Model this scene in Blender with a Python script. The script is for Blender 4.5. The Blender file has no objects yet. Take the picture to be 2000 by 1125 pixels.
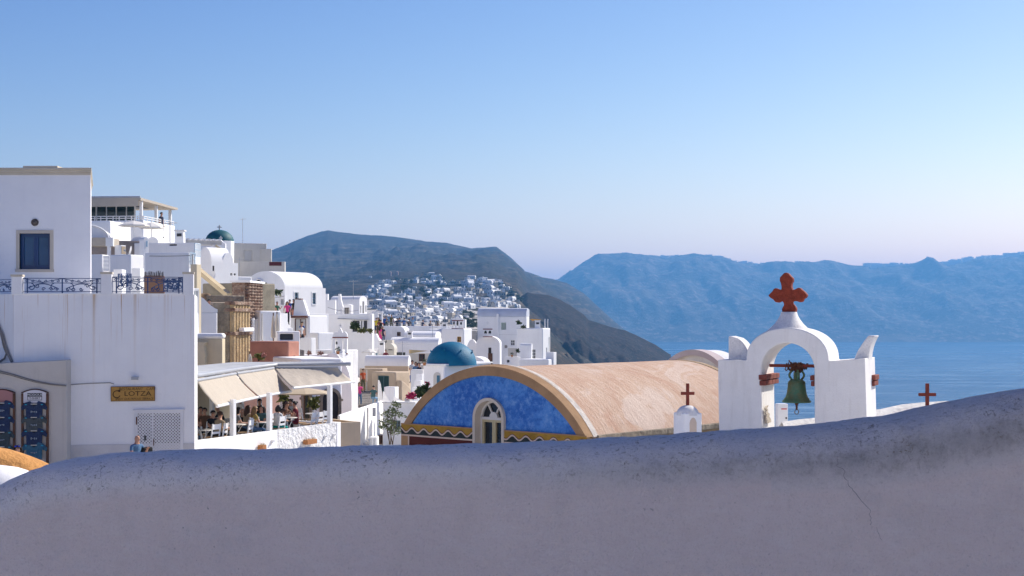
import bpy, bmesh, math, random
import numpy as np
from mathutils import Vector, Matrix
R = random.Random(11)
S = bpy.context.scene
C = S.collection

# ------------------------------------------------------------------ camera, sky, sun, exposure
F, HY, CX = 2800.0, 620.0, 1000.0          # focal length in photo pixels, eye-level row, middle column
SEA = -120.0                               # the eye is 120 m above the caldera water
cam_d = bpy.data.cameras.new('camera'); cam = bpy.data.objects.new('camera', cam_d); C.objects.link(cam)
cam.location = (0, 0, 0); cam.rotation_euler = (math.radians(90), 0, 0)
cam_d.sensor_width = 36.0; cam_d.lens = F / 2000.0 * 36.0; cam_d.shift_y = (HY - 562.5) / 2000.0
cam_d.clip_start = 0.1; cam_d.clip_end = 60000.0
S.camera = cam
SUN_AZ, SUN_EL = 52.0, 38.0                # azimuth from straight ahead towards the right, elevation
SKY_GRADE = ((1.22, 1.95), (0.705, 1.70), (0.60, 1.12))
W = bpy.data.worlds.new('World'); S.world = W; W.use_nodes = True
wn = W.node_tree.nodes; wl = W.node_tree.links; wn.clear()
sky = wn.new('ShaderNodeTexSky'); sky.sky_type = 'NISHITA'; sky.sun_disc = False
sky.sun_elevation = math.radians(SUN_EL); sky.sun_rotation = math.radians(SUN_AZ)
sky.altitude = 100.0; sky.air_density = 1.0; sky.dust_density = 0.3; sky.ozone_density = 3.0
bg = wn.new('ShaderNodeBackground'); bg.inputs['Strength'].default_value = 0.1
wo = wn.new('ShaderNodeOutputWorld')
sp_ = wn.new('ShaderNodeSeparateXYZ'); cb_ = wn.new('ShaderNodeCombineXYZ'); wl.new(sky.outputs[0], sp_.inputs[0])
for i_, (k_, g_) in enumerate(SKY_GRADE):                            # contrast of the photograph's sky, the same all round
    a_ = wn.new('ShaderNodeMath'); a_.operation = 'MULTIPLY'; a_.inputs[1].default_value = 0.15; wl.new(sp_.outputs[i_], a_.inputs[0])
    b_ = wn.new('ShaderNodeMath'); b_.operation = 'POWER'; b_.inputs[1].default_value = g_; wl.new(a_.outputs[0], b_.inputs[0])
    c_ = wn.new('ShaderNodeMath'); c_.operation = 'MULTIPLY'; c_.inputs[1].default_value = k_ * 10.0; wl.new(b_.outputs[0], c_.inputs[0]); wl.new(c_.outputs[0], cb_.inputs[i_])
wl.new(cb_.outputs[0], bg.inputs[0]); wl.new(bg.outputs[0], wo.inputs[0])
sun_d = bpy.data.lights.new('sun', 'SUN'); sun_d.energy = 4.7; sun_d.angle = math.radians(0.53); sun_d.color = (1.0, 0.93, 0.83)
sun = bpy.data.objects.new('sun', sun_d); C.objects.link(sun)
_a, _e = math.radians(SUN_AZ), math.radians(SUN_EL)
SUNV = Vector((math.sin(_a) * math.cos(_e), math.cos(_a) * math.cos(_e), math.sin(_e)))
sun.rotation_euler = (-SUNV).to_track_quat('-Z', 'Y').to_euler(); sun.location = SUNV * 200
vs = S.view_settings; vs.view_transform = 'Standard'; vs.look = 'None'; vs.gamma = 1.0; vs.exposure = 0.53; vs.use_curve_mapping = False
S.display_settings.display_device = 'sRGB'
S.render.engine = 'CYCLES'; S.cycles.use_denoising = True
S.cycles.max_bounces = 8; S.cycles.diffuse_bounces = 5; S.cycles.volume_bounces = 0
S.cycles.sample_clamp_indirect = 6.0

# ------------------------------------------------------------------ helpers
def P(px, py, D): return Vector(((px - CX) / F * D, D, (HY - py) / F * D))
ORG = {}
def thing(name, label, cat, loc=(0, 0, 0), group=None):
    o = bpy.data.objects.new(name, None); C.objects.link(o); o.empty_display_size = 0.2
    o.location = loc; ORG[o.name] = Vector(loc)
    return tag(o, label, cat, group)
def tag(o, label=None, cat=None, group=None, kind=None):
    if label: o['label'] = label
    if cat: o['category'] = cat
    if group: o['group'] = group
    if kind: o['kind'] = kind
    elif cat: o['kind'] = 'thing'
    return o
def sm(x, a, b):
    t = min(1.0, max(0.0, (x - a) / (b - a))); return t * t * (3 - 2 * t)

class MB:
    """collects shapes; build() links them as one mesh object. Coordinates pass through M into world space."""
    def __init__(s, M=None): s.v = []; s.f = []; s.fm = []; s.M = M or Matrix.Identity(4); s.cm = 0
    def add(s, vs, fs):
        n = len(s.v); s.v += [s.M @ Vector(p) for p in vs]; s.f += [tuple(i + n for i in f) for f in fs]; s.fm += [s.cm] * len(fs); return s
    def box(s, x0, x1, y0, y1, z0, z1, tap=0.0):
        a = tap
        return s.add([(x0,y0,z0),(x1,y0,z0),(x1,y1,z0),(x0,y1,z0),(x0+a,y0+a,z1),(x1-a,y0+a,z1),(x1-a,y1-a,z1),(x0+a,y1-a,z1)],
                     [(0,3,2,1),(4,5,6,7),(0,1,5,4),(1,2,6,5),(2,3,7,6),(3,0,4,7)])
    def quad(s, a, b, c, d): return s.add([a, b, c, d], [(0, 1, 2, 3)])
    def prism(s, pts, d):
        """pts: 3-D polygon, extruded along the vector d"""
        n = len(pts); d = Vector(d); p = [Vector(q) for q in pts]
        return s.add(p + [q + d for q in p], [tuple(range(n - 1, -1, -1)), tuple(range(n, 2 * n))] + [(i, (i + 1) % n, n + (i + 1) % n, n + i) for i in range(n)])
    def tube(s, path, r, n=6, closed=False):
        path = [Vector(p) for p in path]; m = len(path)
        rr = r if isinstance(r, (list, tuple)) else [r] * m
        vs = []; fs = []; ref = None
        for i, p in enumerate(path):
            if closed: t = path[(i + 1) % m] - path[i - 1]
            else: t = path[min(i + 1, m - 1)] - path[max(i - 1, 0)]
            t.normalize()
            if ref is None:
                ref = Vector((0, 0, 1)) if abs(t.z) < .9 else Vector((1, 0, 0))
            a = t.cross(ref); a.normalize(); b = t.cross(a); b.normalize(); ref = -b if False else b.cross(t) * 0 + (a.cross(t))
            for k in range(n):
                q = 2 * math.pi * k / n; vs.append(p + (a * math.cos(q) + b * math.sin(q)) * rr[i])
        mm = m if closed else m - 1
        for i in range(mm):
            j = (i + 1) % m
            for k in range(n): fs.append((i * n + k, i * n + (k + 1) % n, j * n + (k + 1) % n, j * n + k))
        if not closed: fs += [tuple(range(n - 1, -1, -1)), tuple(range((m - 1) * n, m * n))]
        return s.add(vs, fs)
    def bar(s, a, b, w, d=None):
        """square bar from a to b"""
        a = Vector(a); b = Vector(b); d = d or w; t = (b - a).normalized()
        ref = Vector((0, 0, 1)) if abs(t.z) < .95 else Vector((0, 1, 0))
        x = t.cross(ref).normalized() * w / 2; y = t.cross(x).normalized() * d / 2
        return s.add([a-x-y, a+x-y, a+x+y, a-x+y, b-x-y, b+x-y, b+x+y, b-x+y], [(3,2,1,0),(4,5,6,7),(0,1,5,4),(1,2,6,5),(2,3,7,6),(3,0,4,7)])
    def lathe(s, prof, c=(0, 0, 0), n=20, sy=1.0):
        c = Vector(c); vs = []; fs = []
        for r, z in prof:
            for k in range(n):
                q = 2 * math.pi * k / n; vs.append(c + Vector((r * math.cos(q), sy * r * math.sin(q), z)))
        m = len(prof)
        for i in range(m - 1):
            for k in range(n): fs.append((i*n+k, i*n+(k+1)%n, (i+1)*n+(k+1)%n, (i+1)*n+k))
        fs += [tuple(range(n - 1, -1, -1)), tuple(range((m - 1) * n, m * n))]
        return s.add(vs, fs)
    def build(s, name, mat, parent=None, origin=None, smooth=None, bevel=None, weld=False, extra=None):
        if parent is not None: og = ORG[parent.name]
        elif origin is not None: og = Vector(origin)
        else:
            xs = [p.x for p in s.v]; ys = [p.y for p in s.v]; zs = [p.z for p in s.v]
            og = Vector(((min(xs)+max(xs))/2, (min(ys)+max(ys))/2, min(zs)))
        me = bpy.data.meshes.new(name); me.from_pydata([tuple(p - og) for p in s.v], [], s.f)
        for m in (mat if isinstance(mat, (list, tuple)) else [mat]): me.materials.append(m)
        if any(s.fm): me.polygons.foreach_set('material_index', s.fm)
        bm = bmesh.new(); bm.from_mesh(me)
        if weld: bmesh.ops.remove_doubles(bm, verts=bm.verts, dist=1e-4)
        bmesh.ops.recalc_face_normals(bm, faces=bm.faces); bm.to_mesh(me); bm.free()
        if smooth is not None:
            me.polygons.foreach_set('use_smooth', [True] * len(me.polygons)); me.set_sharp_from_angle(angle=math.radians(smooth))
        o = bpy.data.objects.new(name, me); C.objects.link(o); ORG[o.name] = og
        if parent is not None: o.parent = parent
        else: o.location = og
        if bevel:
            b = o.modifiers.new('bevel', 'BEVEL'); b.width = bevel; b.segments = 3; b.limit_method = 'ANGLE'; b.angle_limit = math.radians(38)
            b.harden_normals = False
            me.polygons.foreach_set('use_smooth', [True] * len(me.polygons)); me.set_sharp_from_angle(angle=math.radians(50))
        return o

class Fr:
    """a wall plane: from photo column x0 at distance D0 to column x1 at distance D1; u runs along it, v away from the eye, z up"""
    def __init__(s, x0, D0, x1, D1=None):
        D1 = D0 if D1 is None else D1
        a = Vector(((x0 - CX) / F * D0, D0)); b = Vector(((x1 - CX) / F * D1, D1))
        s.o = a; s.W = (b - a).length; s.u = (b - a) / s.W; s.v = Vector((-s.u.y, s.u.x))
        s.M = Matrix(((s.u.x, s.v.x, 0, a.x), (s.u.y, s.v.y, 0, a.y), (0, 0, 1, 0), (0, 0, 0, 1)))
    def U(s, px, v=0.0):
        k = (px - CX) / F; ox = s.o.x + v * s.v.x; oy = s.o.y + v * s.v.y
        return (k * oy - ox) / (s.u.x - k * s.u.y)
    def V(s, px, u):
        k = (px - CX) / F; ox = s.o.x + u * s.u.x; oy = s.o.y + u * s.u.y
        return (k * oy - ox) / (s.v.x - k * s.v.y)
    def D(s, u, v=0.0): return s.o.y + u * s.u.y + v * s.v.y
    def Z(s, py, u, v=0.0): return (HY - py) / F * s.D(u, v)
    def z(s, py, px, v=0.0): return s.Z(py, s.U(px, v), v)
    def pt(s, u, v, z): return s.M @ Vector((u, v, z))

# ------------------------------------------------------------------ materials
def nodes(name):
    m = bpy.data.materials.new(name); m.use_nodes = True; nt = m.node_tree
    return m, nt.nodes, nt.links, nt.nodes['Principled BSDF']
def NX(ns, t, **k):
    n = ns.new(t)
    for a, b in k.items():
        if a.startswith('i_'): n.inputs[a[2:].replace('_', ' ')].default_value = b
        else: setattr(n, a, b)
    return n
def mixc(ns, ls, fac, a, b, mode='MIX'):
    n = ns.new('ShaderNodeMix'); n.data_type = 'RGBA'; n.blend_type = mode
    for k, v in ((0, fac), (6, a), (7, b)):
        if hasattr(v, 'links'): ls.new(v, n.inputs[k])
        elif k == 0: n.inputs[0].default_value = v
        else: n.inputs[k].default_value = (*v, 1) if len(v) == 3 else v
    return n.outputs[2]
def ramp(ns, ls, src, stops, interp='LINEAR'):
    n = ns.new('ShaderNodeValToRGB'); r = n.color_ramp; r.interpolation = interp
    while len(r.elements) < len(stops): r.elements.new(0.5)
    for e, (p, c) in zip(r.elements, stops):
        e.position = p; e.color = (c, c, c, 1) if isinstance(c, (int, float)) else (*c, 1)
    ls.new(src, n.inputs[0]); return n.outputs[0]
MATS = {}
def mat(name, col, rough=0.85, var=0.14, vs=1.3, bump=0.12, bs=14.0, col2=None, metal=0.0, spec=0.3, streak=0.0, rand=0.0, coat=0.0):
    """plain painted / plastered / metal surface: two-tone blotches, fine relief, optional rain streaks"""
    if name in MATS: return MATS[name]
    m, ns, ls, b = nodes(name)
    tc = NX(ns, 'ShaderNodeTexCoord'); co = tc.outputs['Object']
    n1 = NX(ns, 'ShaderNodeTexNoise', i_Scale=vs, i_Detail=7.0, i_Roughness=0.62); ls.new(co, n1.inputs['Vector'])
    f = ramp(ns, ls, n1.outputs[0], [(0.36, 0), (0.68, 1)])
    c2 = col2 or tuple(c * (1 - var) for c in col)
    c = mixc(ns, ls, f, col, c2)
    if streak:
        mp = NX(ns, 'ShaderNodeMapping'); mp.inputs['Scale'].default_value = (3.1, 3.1, 0.16); ls.new(co, mp.inputs[0])
        n3 = NX(ns, 'ShaderNodeTexNoise', i_Scale=1.6, i_Detail=6.0, i_Roughness=0.7); ls.new(mp.outputs[0], n3.inputs['Vector'])
        f3 = ramp(ns, ls, n3.outputs[0], [(0.52, 0), (0.75, streak)])
        c = mixc(ns, ls, f3, c, (0.30, 0.27, 0.23))
    if rand:
        oi = NX(ns, 'ShaderNodeObjectInfo'); h = NX(ns, 'ShaderNodeHueSaturation'); ls.new(c, h.inputs['Color'])
        mr = NX(ns, 'ShaderNodeMapRange'); mr.inputs[3].default_value = 1 - rand; mr.inputs[4].default_value = 1 + rand * .4
        ls.new(oi.outputs['Random'], mr.inputs[0]); ls.new(mr.outputs[0], h.inputs['Value']); c = h.outputs[0]
    ls.new(c, b.inputs['Base Color'])
    if bump:
        n2 = NX(ns, 'ShaderNodeTexNoise', i_Scale=bs, i_Detail=5.0, i_Roughness=0.6); ls.new(co, n2.inputs['Vector'])
        bp = NX(ns, 'ShaderNodeBump', i_Strength=bump, i_Distance=0.25 / bs * 4); ls.new(n2.outputs[0], bp.inputs['Height']); ls.new(bp.outputs[0], b.inputs['Normal'])
    b.inputs['Roughness'].default_value = rough; b.inputs['Metallic'].default_value = metal; b.inputs['Specular IOR Level'].default_value = spec
    if coat: b.inputs['Coat Weight'].default_value = coat
    MATS[name] = m; return m
WHITE = mat('white lime wash', (0.89, 0.885, 0.875), var=0.07, vs=0.7, streak=0.09)
WHITE2 = mat('weathered lime wash', (0.80, 0.79, 0.78), var=0.18, vs=1.1, bump=0.22, streak=0.35)
WHITEB = mat('rough white plaster', (0.80, 0.80, 0.80), var=0.08, bump=0.9, bs=5.0)
GREYP = mat('grey cement plaster', (0.42, 0.40, 0.37), var=0.25, vs=0.9, streak=0.3)
CREAM = mat('cream wall paint', (0.70, 0.60, 0.42), var=0.15, vs=0.8, streak=0.2)
BEIGE = mat('beige wall paint', (0.58, 0.46, 0.33), var=0.16, vs=0.8, streak=0.25)
SALMON = mat('salmon wall paint', (0.52, 0.24, 0.17), var=0.22, vs=1.2, streak=0.2)
STONE = mat('bare stone and mortar', (0.36, 0.30, 0.22), var=0.5, vs=2.2, bump=0.8, bs=6.0)
BLUEW = mat('blue painted wood', (0.006, 0.045, 0.15), rough=0.4, var=0.25, spec=0.5)
BLUEI = mat('blue painted iron', (0.012, 0.05, 0.16), rough=0.45, var=0.2, spec=0.5)
PALEB = mat('pale blue painted wood', (0.28, 0.42, 0.52), rough=0.5)
WOOD = mat('brown varnished wood', (0.13, 0.055, 0.028), rough=0.55, var=0.35, vs=6)
DARKW = mat('dark wood', (0.035, 0.028, 0.026), rough=0.6, var=0.3)
WPAINT = mat('white painted metal', (0.80, 0.80, 0.80), rough=0.4, var=0.06, spec=0.5, bump=0)
GREYM = mat('grey painted metal', (0.42, 0.43, 0.45), rough=0.4, var=0.12, spec=0.5, bump=0.03)
DARKM = mat('dark metal', (0.03, 0.03, 0.032), rough=0.45, var=0.2, spec=0.5, bump=0)
GLASS = mat('dark window glass', (0.015, 0.022, 0.03), rough=0.08, var=0.4, vs=2.0, spec=0.6, bump=0)
BGLASS = mat('blue tinted window glass', (0.012, 0.085, 0.20), rough=0.25, var=0.4, vs=0.9, spec=0.35, bump=0)
TERRA = mat('red oxide paint', (0.23, 0.045, 0.03), rough=0.75, var=0.35, vs=9, bump=0.3, bs=60)
# ------------------------------------------------------------------ land, sea, air
def vnoise(x, y, seed=0):
    xi = np.floor(x).astype(np.int64); yi = np.floor(y).astype(np.int64); fx = x - xi; fy = y - yi
    fx = fx * fx * (3 - 2 * fx); fy = fy * fy * (3 - 2 * fy)
    def h(a, b):
        n = (a * 374761393 + b * 668265263 + seed * 974711) & 0x7fffffff
        n = ((n ^ (n >> 13)) * 1274126177) & 0x7fffffff
        return ((n ^ (n >> 16)) & 0xffff) / 65535.0
    return (h(xi, yi) * (1 - fx) + h(xi + 1, yi) * fx) * (1 - fy) + (h(xi, yi + 1) * (1 - fx) + h(xi + 1, yi + 1) * fx) * fy
def fbm(x, y, o=5, seed=0, ridged=False):
    s = 0; a = 0.5; t = 0
    for i in range(o):
        n = vnoise(x, y, seed + i * 17)
        s = s + a * (1 - np.abs(2 * n - 1) if ridged else n); t += a; a *= 0.5; x = x * 2.03; y = y * 2.03
    return s / t
def gnd(x, y):
    """height of the near village slope"""
    z = -6.0 + 0.62 * min(14, max(0, -x - 12.5)) * sm(y, 55, 85)
    if x > -12: z -= 0.16 * (x + 12)
    if x > 1: z -= 0.42 * (x - 1)
    z = -1.62 + (z + 1.62) * sm(y, 5.2, 13)
    return max(z, SEA - 6)
def interp2(px, keys, ys):
    return np.interp(px, keys, ys)
def polar_land(name, cols, dists, yfun, material, amp, label=None, freq=1 / 160.0, seed=3, near=None, gully=None):
    nx, ny = len(cols), len(dists)
    PXg, Dg = np.meshgrid(np.array(cols), np.array(dists))
    X = (PXg - CX) / F * Dg; Yv = yfun(PXg, Dg); Z = (HY - Yv) / F * Dg
    if near is not None: Z = near(X, Dg, Z)
    n = fbm(X * freq, Dg * freq, 6, seed, True) - 0.62; n2 = fbm(X * freq * 5, Dg * freq * 5, 4, seed + 5) - 0.5
    Z = Z + amp(PXg, Dg) * (n + 0.35 * n2)
    if gully: Z = Z + gully[2] * np.clip(amp(PXg, Dg) / np.max(amp(PXg, Dg)), 0, 1) ** 2 * (fbm(X / gully[0] + 0.15 * Dg / gully[0], Dg / gully[1], 5, seed + 40, True) - 0.62)
    v = np.stack([X, Dg, Z], -1).reshape(-1, 3)
    i = (np.arange(ny - 1)[:, None] * nx + np.arange(nx - 1)[None, :]).reshape(-1)
    f = np.stack([i, i + 1, i + 1 + nx, i + nx], -1)
    me = bpy.data.meshes.new(name); me.from_pydata(v.tolist(), [], f.tolist()); me.materials.append(material)
    me.polygons.foreach_set('use_smooth', [True] * len(me.polygons))
    o = bpy.data.objects.new(name, me); C.objects.link(o); o['kind'] = 'structure'
    ORG[o.name] = Vector((0, 0, 0))
    return o, v.reshape(ny, nx, 3)
def land_mat(name, a, b, c, terr=0.0, sc=1.0, tz=0.09, paved=None):
    m, ns, ls, p = nodes(name); tc = NX(ns, 'ShaderNodeTexCoord'); co = tc.outputs['Object']
    n1 = NX(ns, 'ShaderNodeTexNoise', i_Scale=0.012 * sc, i_Detail=9.0, i_Roughness=0.66); ls.new(co, n1.inputs['Vector'])
    n2 = NX(ns, 'ShaderNodeTexNoise', i_Scale=0.10 * sc, i_Detail=6.0, i_Roughness=0.7); ls.new(co, n2.inputs['Vector'])
    c1 = mixc(ns, ls, ramp(ns, ls, n1.outputs[0], [(0.38, 0), (0.62, 1)]), a, b)
    c2 = mixc(ns, ls, ramp(ns, ls, n2.outputs[0], [(0.50, 0), (0.66, 1)]), c1, c)
    hgt = n2.outputs[0]
    if terr:
        mp = NX(ns, 'ShaderNodeMapping'); mp.inputs['Scale'].default_value = (0.006, 0.0025, tz); ls.new(co, mp.inputs[0])
        n4 = NX(ns, 'ShaderNodeTexNoise', i_Scale=1.0, i_Detail=3.0, i_Roughness=0.75, i_Distortion=0.2); ls.new(mp.outputs[0], n4.inputs['Vector'])
        c2 = mixc(ns, ls, ramp(ns, ls, n4.outputs[0], [(0.55, 0), (0.62, terr)]), c2, (0.17, 0.135, 0.10))
        c2 = mixc(ns, ls, ramp(ns, ls, n4.outputs[0], [(0.36, terr), (0.44, 0)]), c2, (0.025, 0.03, 0.02))
    if paved: c2 = mixc(ns, ls, NX(ns, 'ShaderNodeAttribute', attribute_name='paved').outputs['Fac'], c2, paved)   # lanes and cemented yards of the near village
    ls.new(c2, p.inputs['Base Color']); p.inputs['Roughness'].default_value = 0.95; p.inputs['Specular IOR Level'].default_value = 0.1
    bp = NX(ns, 'ShaderNodeBump', i_Strength=0.9, i_Distance=4.0 / sc); ls.new(hgt, bp.inputs['Height']); ls.new(bp.outputs[0], p.inputs['Normal'])
    return m
PAVE = (0.68, 0.64, 0.59)
LANDM = land_mat('dry scrub hillside', (0.042, 0.034, 0.026), (0.022, 0.026, 0.018), (0.10, 0.073, 0.053), terr=0.5, paved=PAVE)
CLIFFM = land_mat('dark volcanic slope', (0.030, 0.022, 0.018), (0.013, 0.014, 0.011), (0.070, 0.046, 0.034), terr=0.0, sc=2.0)
FARM = land_mat('distant caldera cliff', (0.09, 0.075, 0.065), (0.05, 0.045, 0.04), (0.26, 0.2, 0.18), terr=0.5, sc=0.25, tz=0.012)

RK = [-1500, 0, 300, 430, 530, 560, 600, 640, 690, 740, 790, 830, 870, 920, 970, 1000, 1025, 1060, 1085, 1107, 1140, 1182, 1222, 1262, 1320]
RY = [640, 600, 560, 520, 489, 478, 461, 450, 457, 460, 465, 471, 474, 485, 482, 505, 530, 541, 546, 552, 572, 611, 646, 676, 720]
HK = [-1500, 0, 400, 600, 700, 800, 900, 960, 1010, 1030, 1060, 1120, 1220, 1320]
HD = [150, 260, 420, 650, 1000, 1400, 1900, 2700, 4500, 5200, 6300]
HT = {  # picture row of the ground at each column (HK) and distance
 150: [520, 520, 560, 620, 650, 668, 690, 715, 760, 800, 900, 1200, 1700, 2200],
 260: [540, 540, 570, 610, 640, 655, 672, 690, 715, 735, 800, 1000, 1400, 1800],
 420: [550, 550, 575, 605, 632, 646, 655, 662, 680, 700, 750, 880, 1100, 1400],
 650: [560, 560, 580, 604, 622, 632, 638, 642, 655, 670, 700, 780, 900, 1050],
 1000: [565, 565, 580, 600, 606, 606, 610, 614, 622, 636, 665, 720, 800, 880],
 1400: [570, 570, 580, 592, 589, 583, 586, 585, 592, 612, 640, 690, 750, 800],
 1900: [580, 580, 582, 580, 568, 558, 552, 548, 562, 590, 615, 660, 720, 750],
 2700: [600, 590, 570, 555, 540, 528, 520, 518, 534, 560, 580, 625, 690, 730],
}
def land_rows(PXg, Dg):
    rid = np.interp(PXg, RK, RY)
    tabs = {d: np.interp(PXg, HK, HT[d]) for d in HT}
    tabs[4500] = rid; tabs[5200] = rid + 45; tabs[6300] = rid + 120
    L = np.log(Dg); out = np.zeros_like(PXg); ds = HD; lo = np.log(np.array(ds, float))
    k = np.clip(np.searchsorted(lo, L) - 1, 0, len(ds) - 2)
    for j in range(len(ds) - 1):
        m = k == j
        if not m.any(): continue
        t = np.clip((L - lo[j]) / (lo[j + 1] - lo[j]), 0, 1)
        out = np.where(m, tabs[ds[j]] * (1 - t) + tabs[ds[j + 1]] * t, out)
    return out
def near_mix(X, D, Z):
    g = np.vectorize(gnd)(X, D); t = np.clip((D - 120) / 40.0, 0, 1); t = t * t * (3 - 2 * t)
    px = X / D * F + CX; drop = np.clip((px - 1290) / 60.0, 0, 1) * np.clip((D - 150) / 60, 0, 1)
    return np.maximum(g * (1 - t) + Z * t, SEA - 8) * (1 - drop) + (SEA - 25) * drop
cols = sorted(set([int(c) for c in np.linspace(-1500, 500, 60)] + [int(c) for c in np.linspace(500, 1340, 300)] + [int(c) for c in np.linspace(1340, 3400, 60)]))
RK += [1500, 3400]; RY += [900, 1500]
for d in HT: HT[d] = HT[d] + [HT[d][-1] * 1.6]
HK = HK + [3400]
dists = list(np.concatenate([np.linspace(-6, 12, 10)[6:], np.geomspace(13, 150, 40), np.geomspace(156, 4500, 220), np.geomspace(4540, 6300, 20)]))
hill, HILLV = polar_land('hillside', cols, dists, land_rows, LANDM, lambda p, D: np.clip((D - 900) / 2500, 0, 1) * np.clip((4500 - D) / 900, 0.15, 1) * 60.0 * np.clip((p - 500) / 100, 0.2, 1), near=near_mix, gully=(90.0, 700.0, 20.0))
hill.data.attributes.new('paved', 'FLOAT', 'POINT').data.foreach_set('value', np.maximum(np.clip((330 - HILLV[:, :, 1].reshape(-1)) / 120, 0, 1) * np.clip((6.0 - HILLV[:, :, 0].reshape(-1)) / 8, 0, 1), 0.75 * np.clip((1500 - HILLV[:, :, 1].reshape(-1)) / 250, 0, 1) * (fbm(HILLV[:, :, 0].reshape(-1) / 22, HILLV[:, :, 1].reshape(-1) / 40, 3, 71) > .47) * np.clip((4.0 - HILLV[:, :, 0].reshape(-1)) / 8, 0, 1)))
def land_z(px, D):
    """height of the hillside at a column and a distance"""
    i = int(np.clip(np.searchsorted(dists, D), 1, len(dists) - 1)); j = int(np.clip(np.searchsorted(cols, px), 1, len(cols) - 1))
    t = (D - dists[i-1]) / (dists[i] - dists[i-1]); q = (px - cols[j-1]) / (cols[j] - cols[j-1])
    z = HILLV[:, :, 2]
    return (z[i-1, j-1]*(1-t) + z[i, j-1]*t)*(1-q) + (z[i-1, j]*(1-t) + z[i, j]*t)*q
# ground behind the eye to stand on; its unseen pale slope is added for bounce
mb = MB(); vs_ = []; xs_ = np.linspace(-90, 50, 29); ys_ = np.linspace(-110, -7.0, 22)
for y in ys_:
    for x in xs_: vs_.append((x, y, -1.75 + 0.10 * max(0, -7 - y) + 0.12 * max(0, -8 - x) - 0.35 * max(0, x - 12)))
mb.add(vs_, [(j * 29 + i, j * 29 + i + 1, (j + 1) * 29 + i + 1, (j + 1) * 29 + i) for j in range(21) for i in range(28)])
tag(mb.build('village_slope', mat('cemented lanes', PAVE, var=0.2, vs=0.4), smooth=60), kind='structure')
mb = MB(); mb.box(-24, 14, -12, 5.2, -2.2, -1.62)
tag(mb.build('path', mat('pale cement paving', (0.82, 0.77, 0.70), var=0.12, vs=0.7)), kind='structure')

# darker headland falling to the water
K2 = [940, 1000, 1030, 1070, 1090, 1112, 1140, 1150, 1187, 1222, 1250, 1280, 1310, 1335, 1400]
Y2 = [640, 590, 573, 578, 585, 596, 615, 627, 637, 645, 658, 674, 692, 860, 1400]
def head_rows(PXg, Dg):
    r = np.interp(PXg, K2, Y2)
    t = np.clip((1700 - Dg) / 850, 0, 1); b = np.clip((Dg - 1700) / 600, 0, 1)
    return r + 210 * t ** 0.9 + 160 * b
hc = list(np.linspace(940, 1400, 190)); hd = list(np.linspace(800, 1700, 120)) + list(np.linspace(1712, 2350, 30))
polar_land('headland', hc, hd, head_rows, CLIFFM, lambda p, D: 52.0 * np.clip(np.abs(1700 - D) / 350, 0.12, 1), freq=1 / 130.0, seed=9, gully=(38.0, 260.0, 40.0))

# far side of the caldera
K3 = [-1200, 500, 900, 1060, 1095, 1117, 1140, 1172, 1225, 1235, 1275, 1302, 1355, 1400, 1440, 1500, 1545, 1640, 1665, 1700, 1790, 1850, 1900, 1950, 2000, 2200, 2600, 3400, 4600]
Y3 = [560, 570, 575, 560, 545, 532, 515, 499, 493, 497, 498, 502, 494, 502, 512, 517, 514, 515, 519, 521, 521, 515, 508, 503, 498, 485, 488, 505, 540]
def far_rows(PXg, Dg):
    r = np.interp(PXg, K3, Y3); base = HY - (SEA - 15) * F / Dg
    t = np.clip((Dg - 7000) / 1800, 0, 1); s = np.where(t < 0.55, 0.62 * t / 0.55, 0.62 + 0.38 * (1 - (1 - np.clip((t - 0.55) / 0.45, 0, 1)) ** 1.6))
    b = np.clip((Dg - 8800) / 2200, 0, 1)
    zr = (HY - r) / F * 8800; z = (SEA - 15) + (zr - (SEA - 15)) * s - b * 250
    return HY - z * F / Dg
fc = list(np.linspace(-1200, 900, 40)) + list(np.linspace(920, 2100, 320)) + list(np.linspace(2110, 4600, 90))
fd = list(np.linspace(7000, 8800, 60)) + list(np.linspace(8850, 11000, 10))
polar_land('far_caldera_cliffs', fc, fd, far_rows, FARM, lambda p, D: np.clip((D - 7000) / 500, 0, 1) * np.clip((8800 - D) / 300, 0.06, 1) * 170.0, freq=1 / 700.0, seed=21, gully=(300.0, 2200.0, 120.0))

# sea
m, ns, ls, b = nodes('caldera water'); tc = NX(ns, 'ShaderNodeTexCoord')
b.inputs['Roughness'].default_value = 0.22; b.inputs['IOR'].default_value = 1.33
mp = NX(ns, 'ShaderNodeMapping'); mp.inputs['Scale'].default_value = (0.035, 0.10, 1); ls.new(tc.outputs['Object'], mp.inputs[0])
n1 = NX(ns, 'ShaderNodeTexNoise', i_Scale=1.0, i_Detail=8.0, i_Roughness=0.62); ls.new(mp.outputs[0], n1.inputs['Vector'])
mp2 = NX(ns, 'ShaderNodeMapping'); mp2.inputs['Scale'].default_value = (0.0006, 0.0045, 1); ls.new(tc.outputs['Object'], mp2.inputs[0])
n2 = NX(ns, 'ShaderNodeTexNoise', i_Scale=1.0, i_Detail=5.0, i_Roughness=0.6); ls.new(mp2.outputs[0], n2.inputs['Vector'])
rg = NX(ns, 'ShaderNodeMapRange'); rg.inputs[1].default_value = 0.3; rg.inputs[2].default_value = 0.7; rg.inputs[3].default_value = 0.12; rg.inputs[4].default_value = 0.34
ls.new(n2.outputs[0], rg.inputs[0]); ls.new(rg.outputs[0], b.inputs['Roughness'])
mp3 = NX(ns, 'ShaderNodeMapping'); mp3.inputs['Scale'].default_value = (0.0035, 0.016, 1); mp3.inputs['Rotation'].default_value = (0, 0, 0.12); ls.new(tc.outputs['Object'], mp3.inputs[0])
n3 = NX(ns, 'ShaderNodeTexNoise', i_Scale=1.0, i_Detail=7.0, i_Roughness=0.75); ls.new(mp3.outputs[0], n3.inputs['Vector'])
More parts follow.
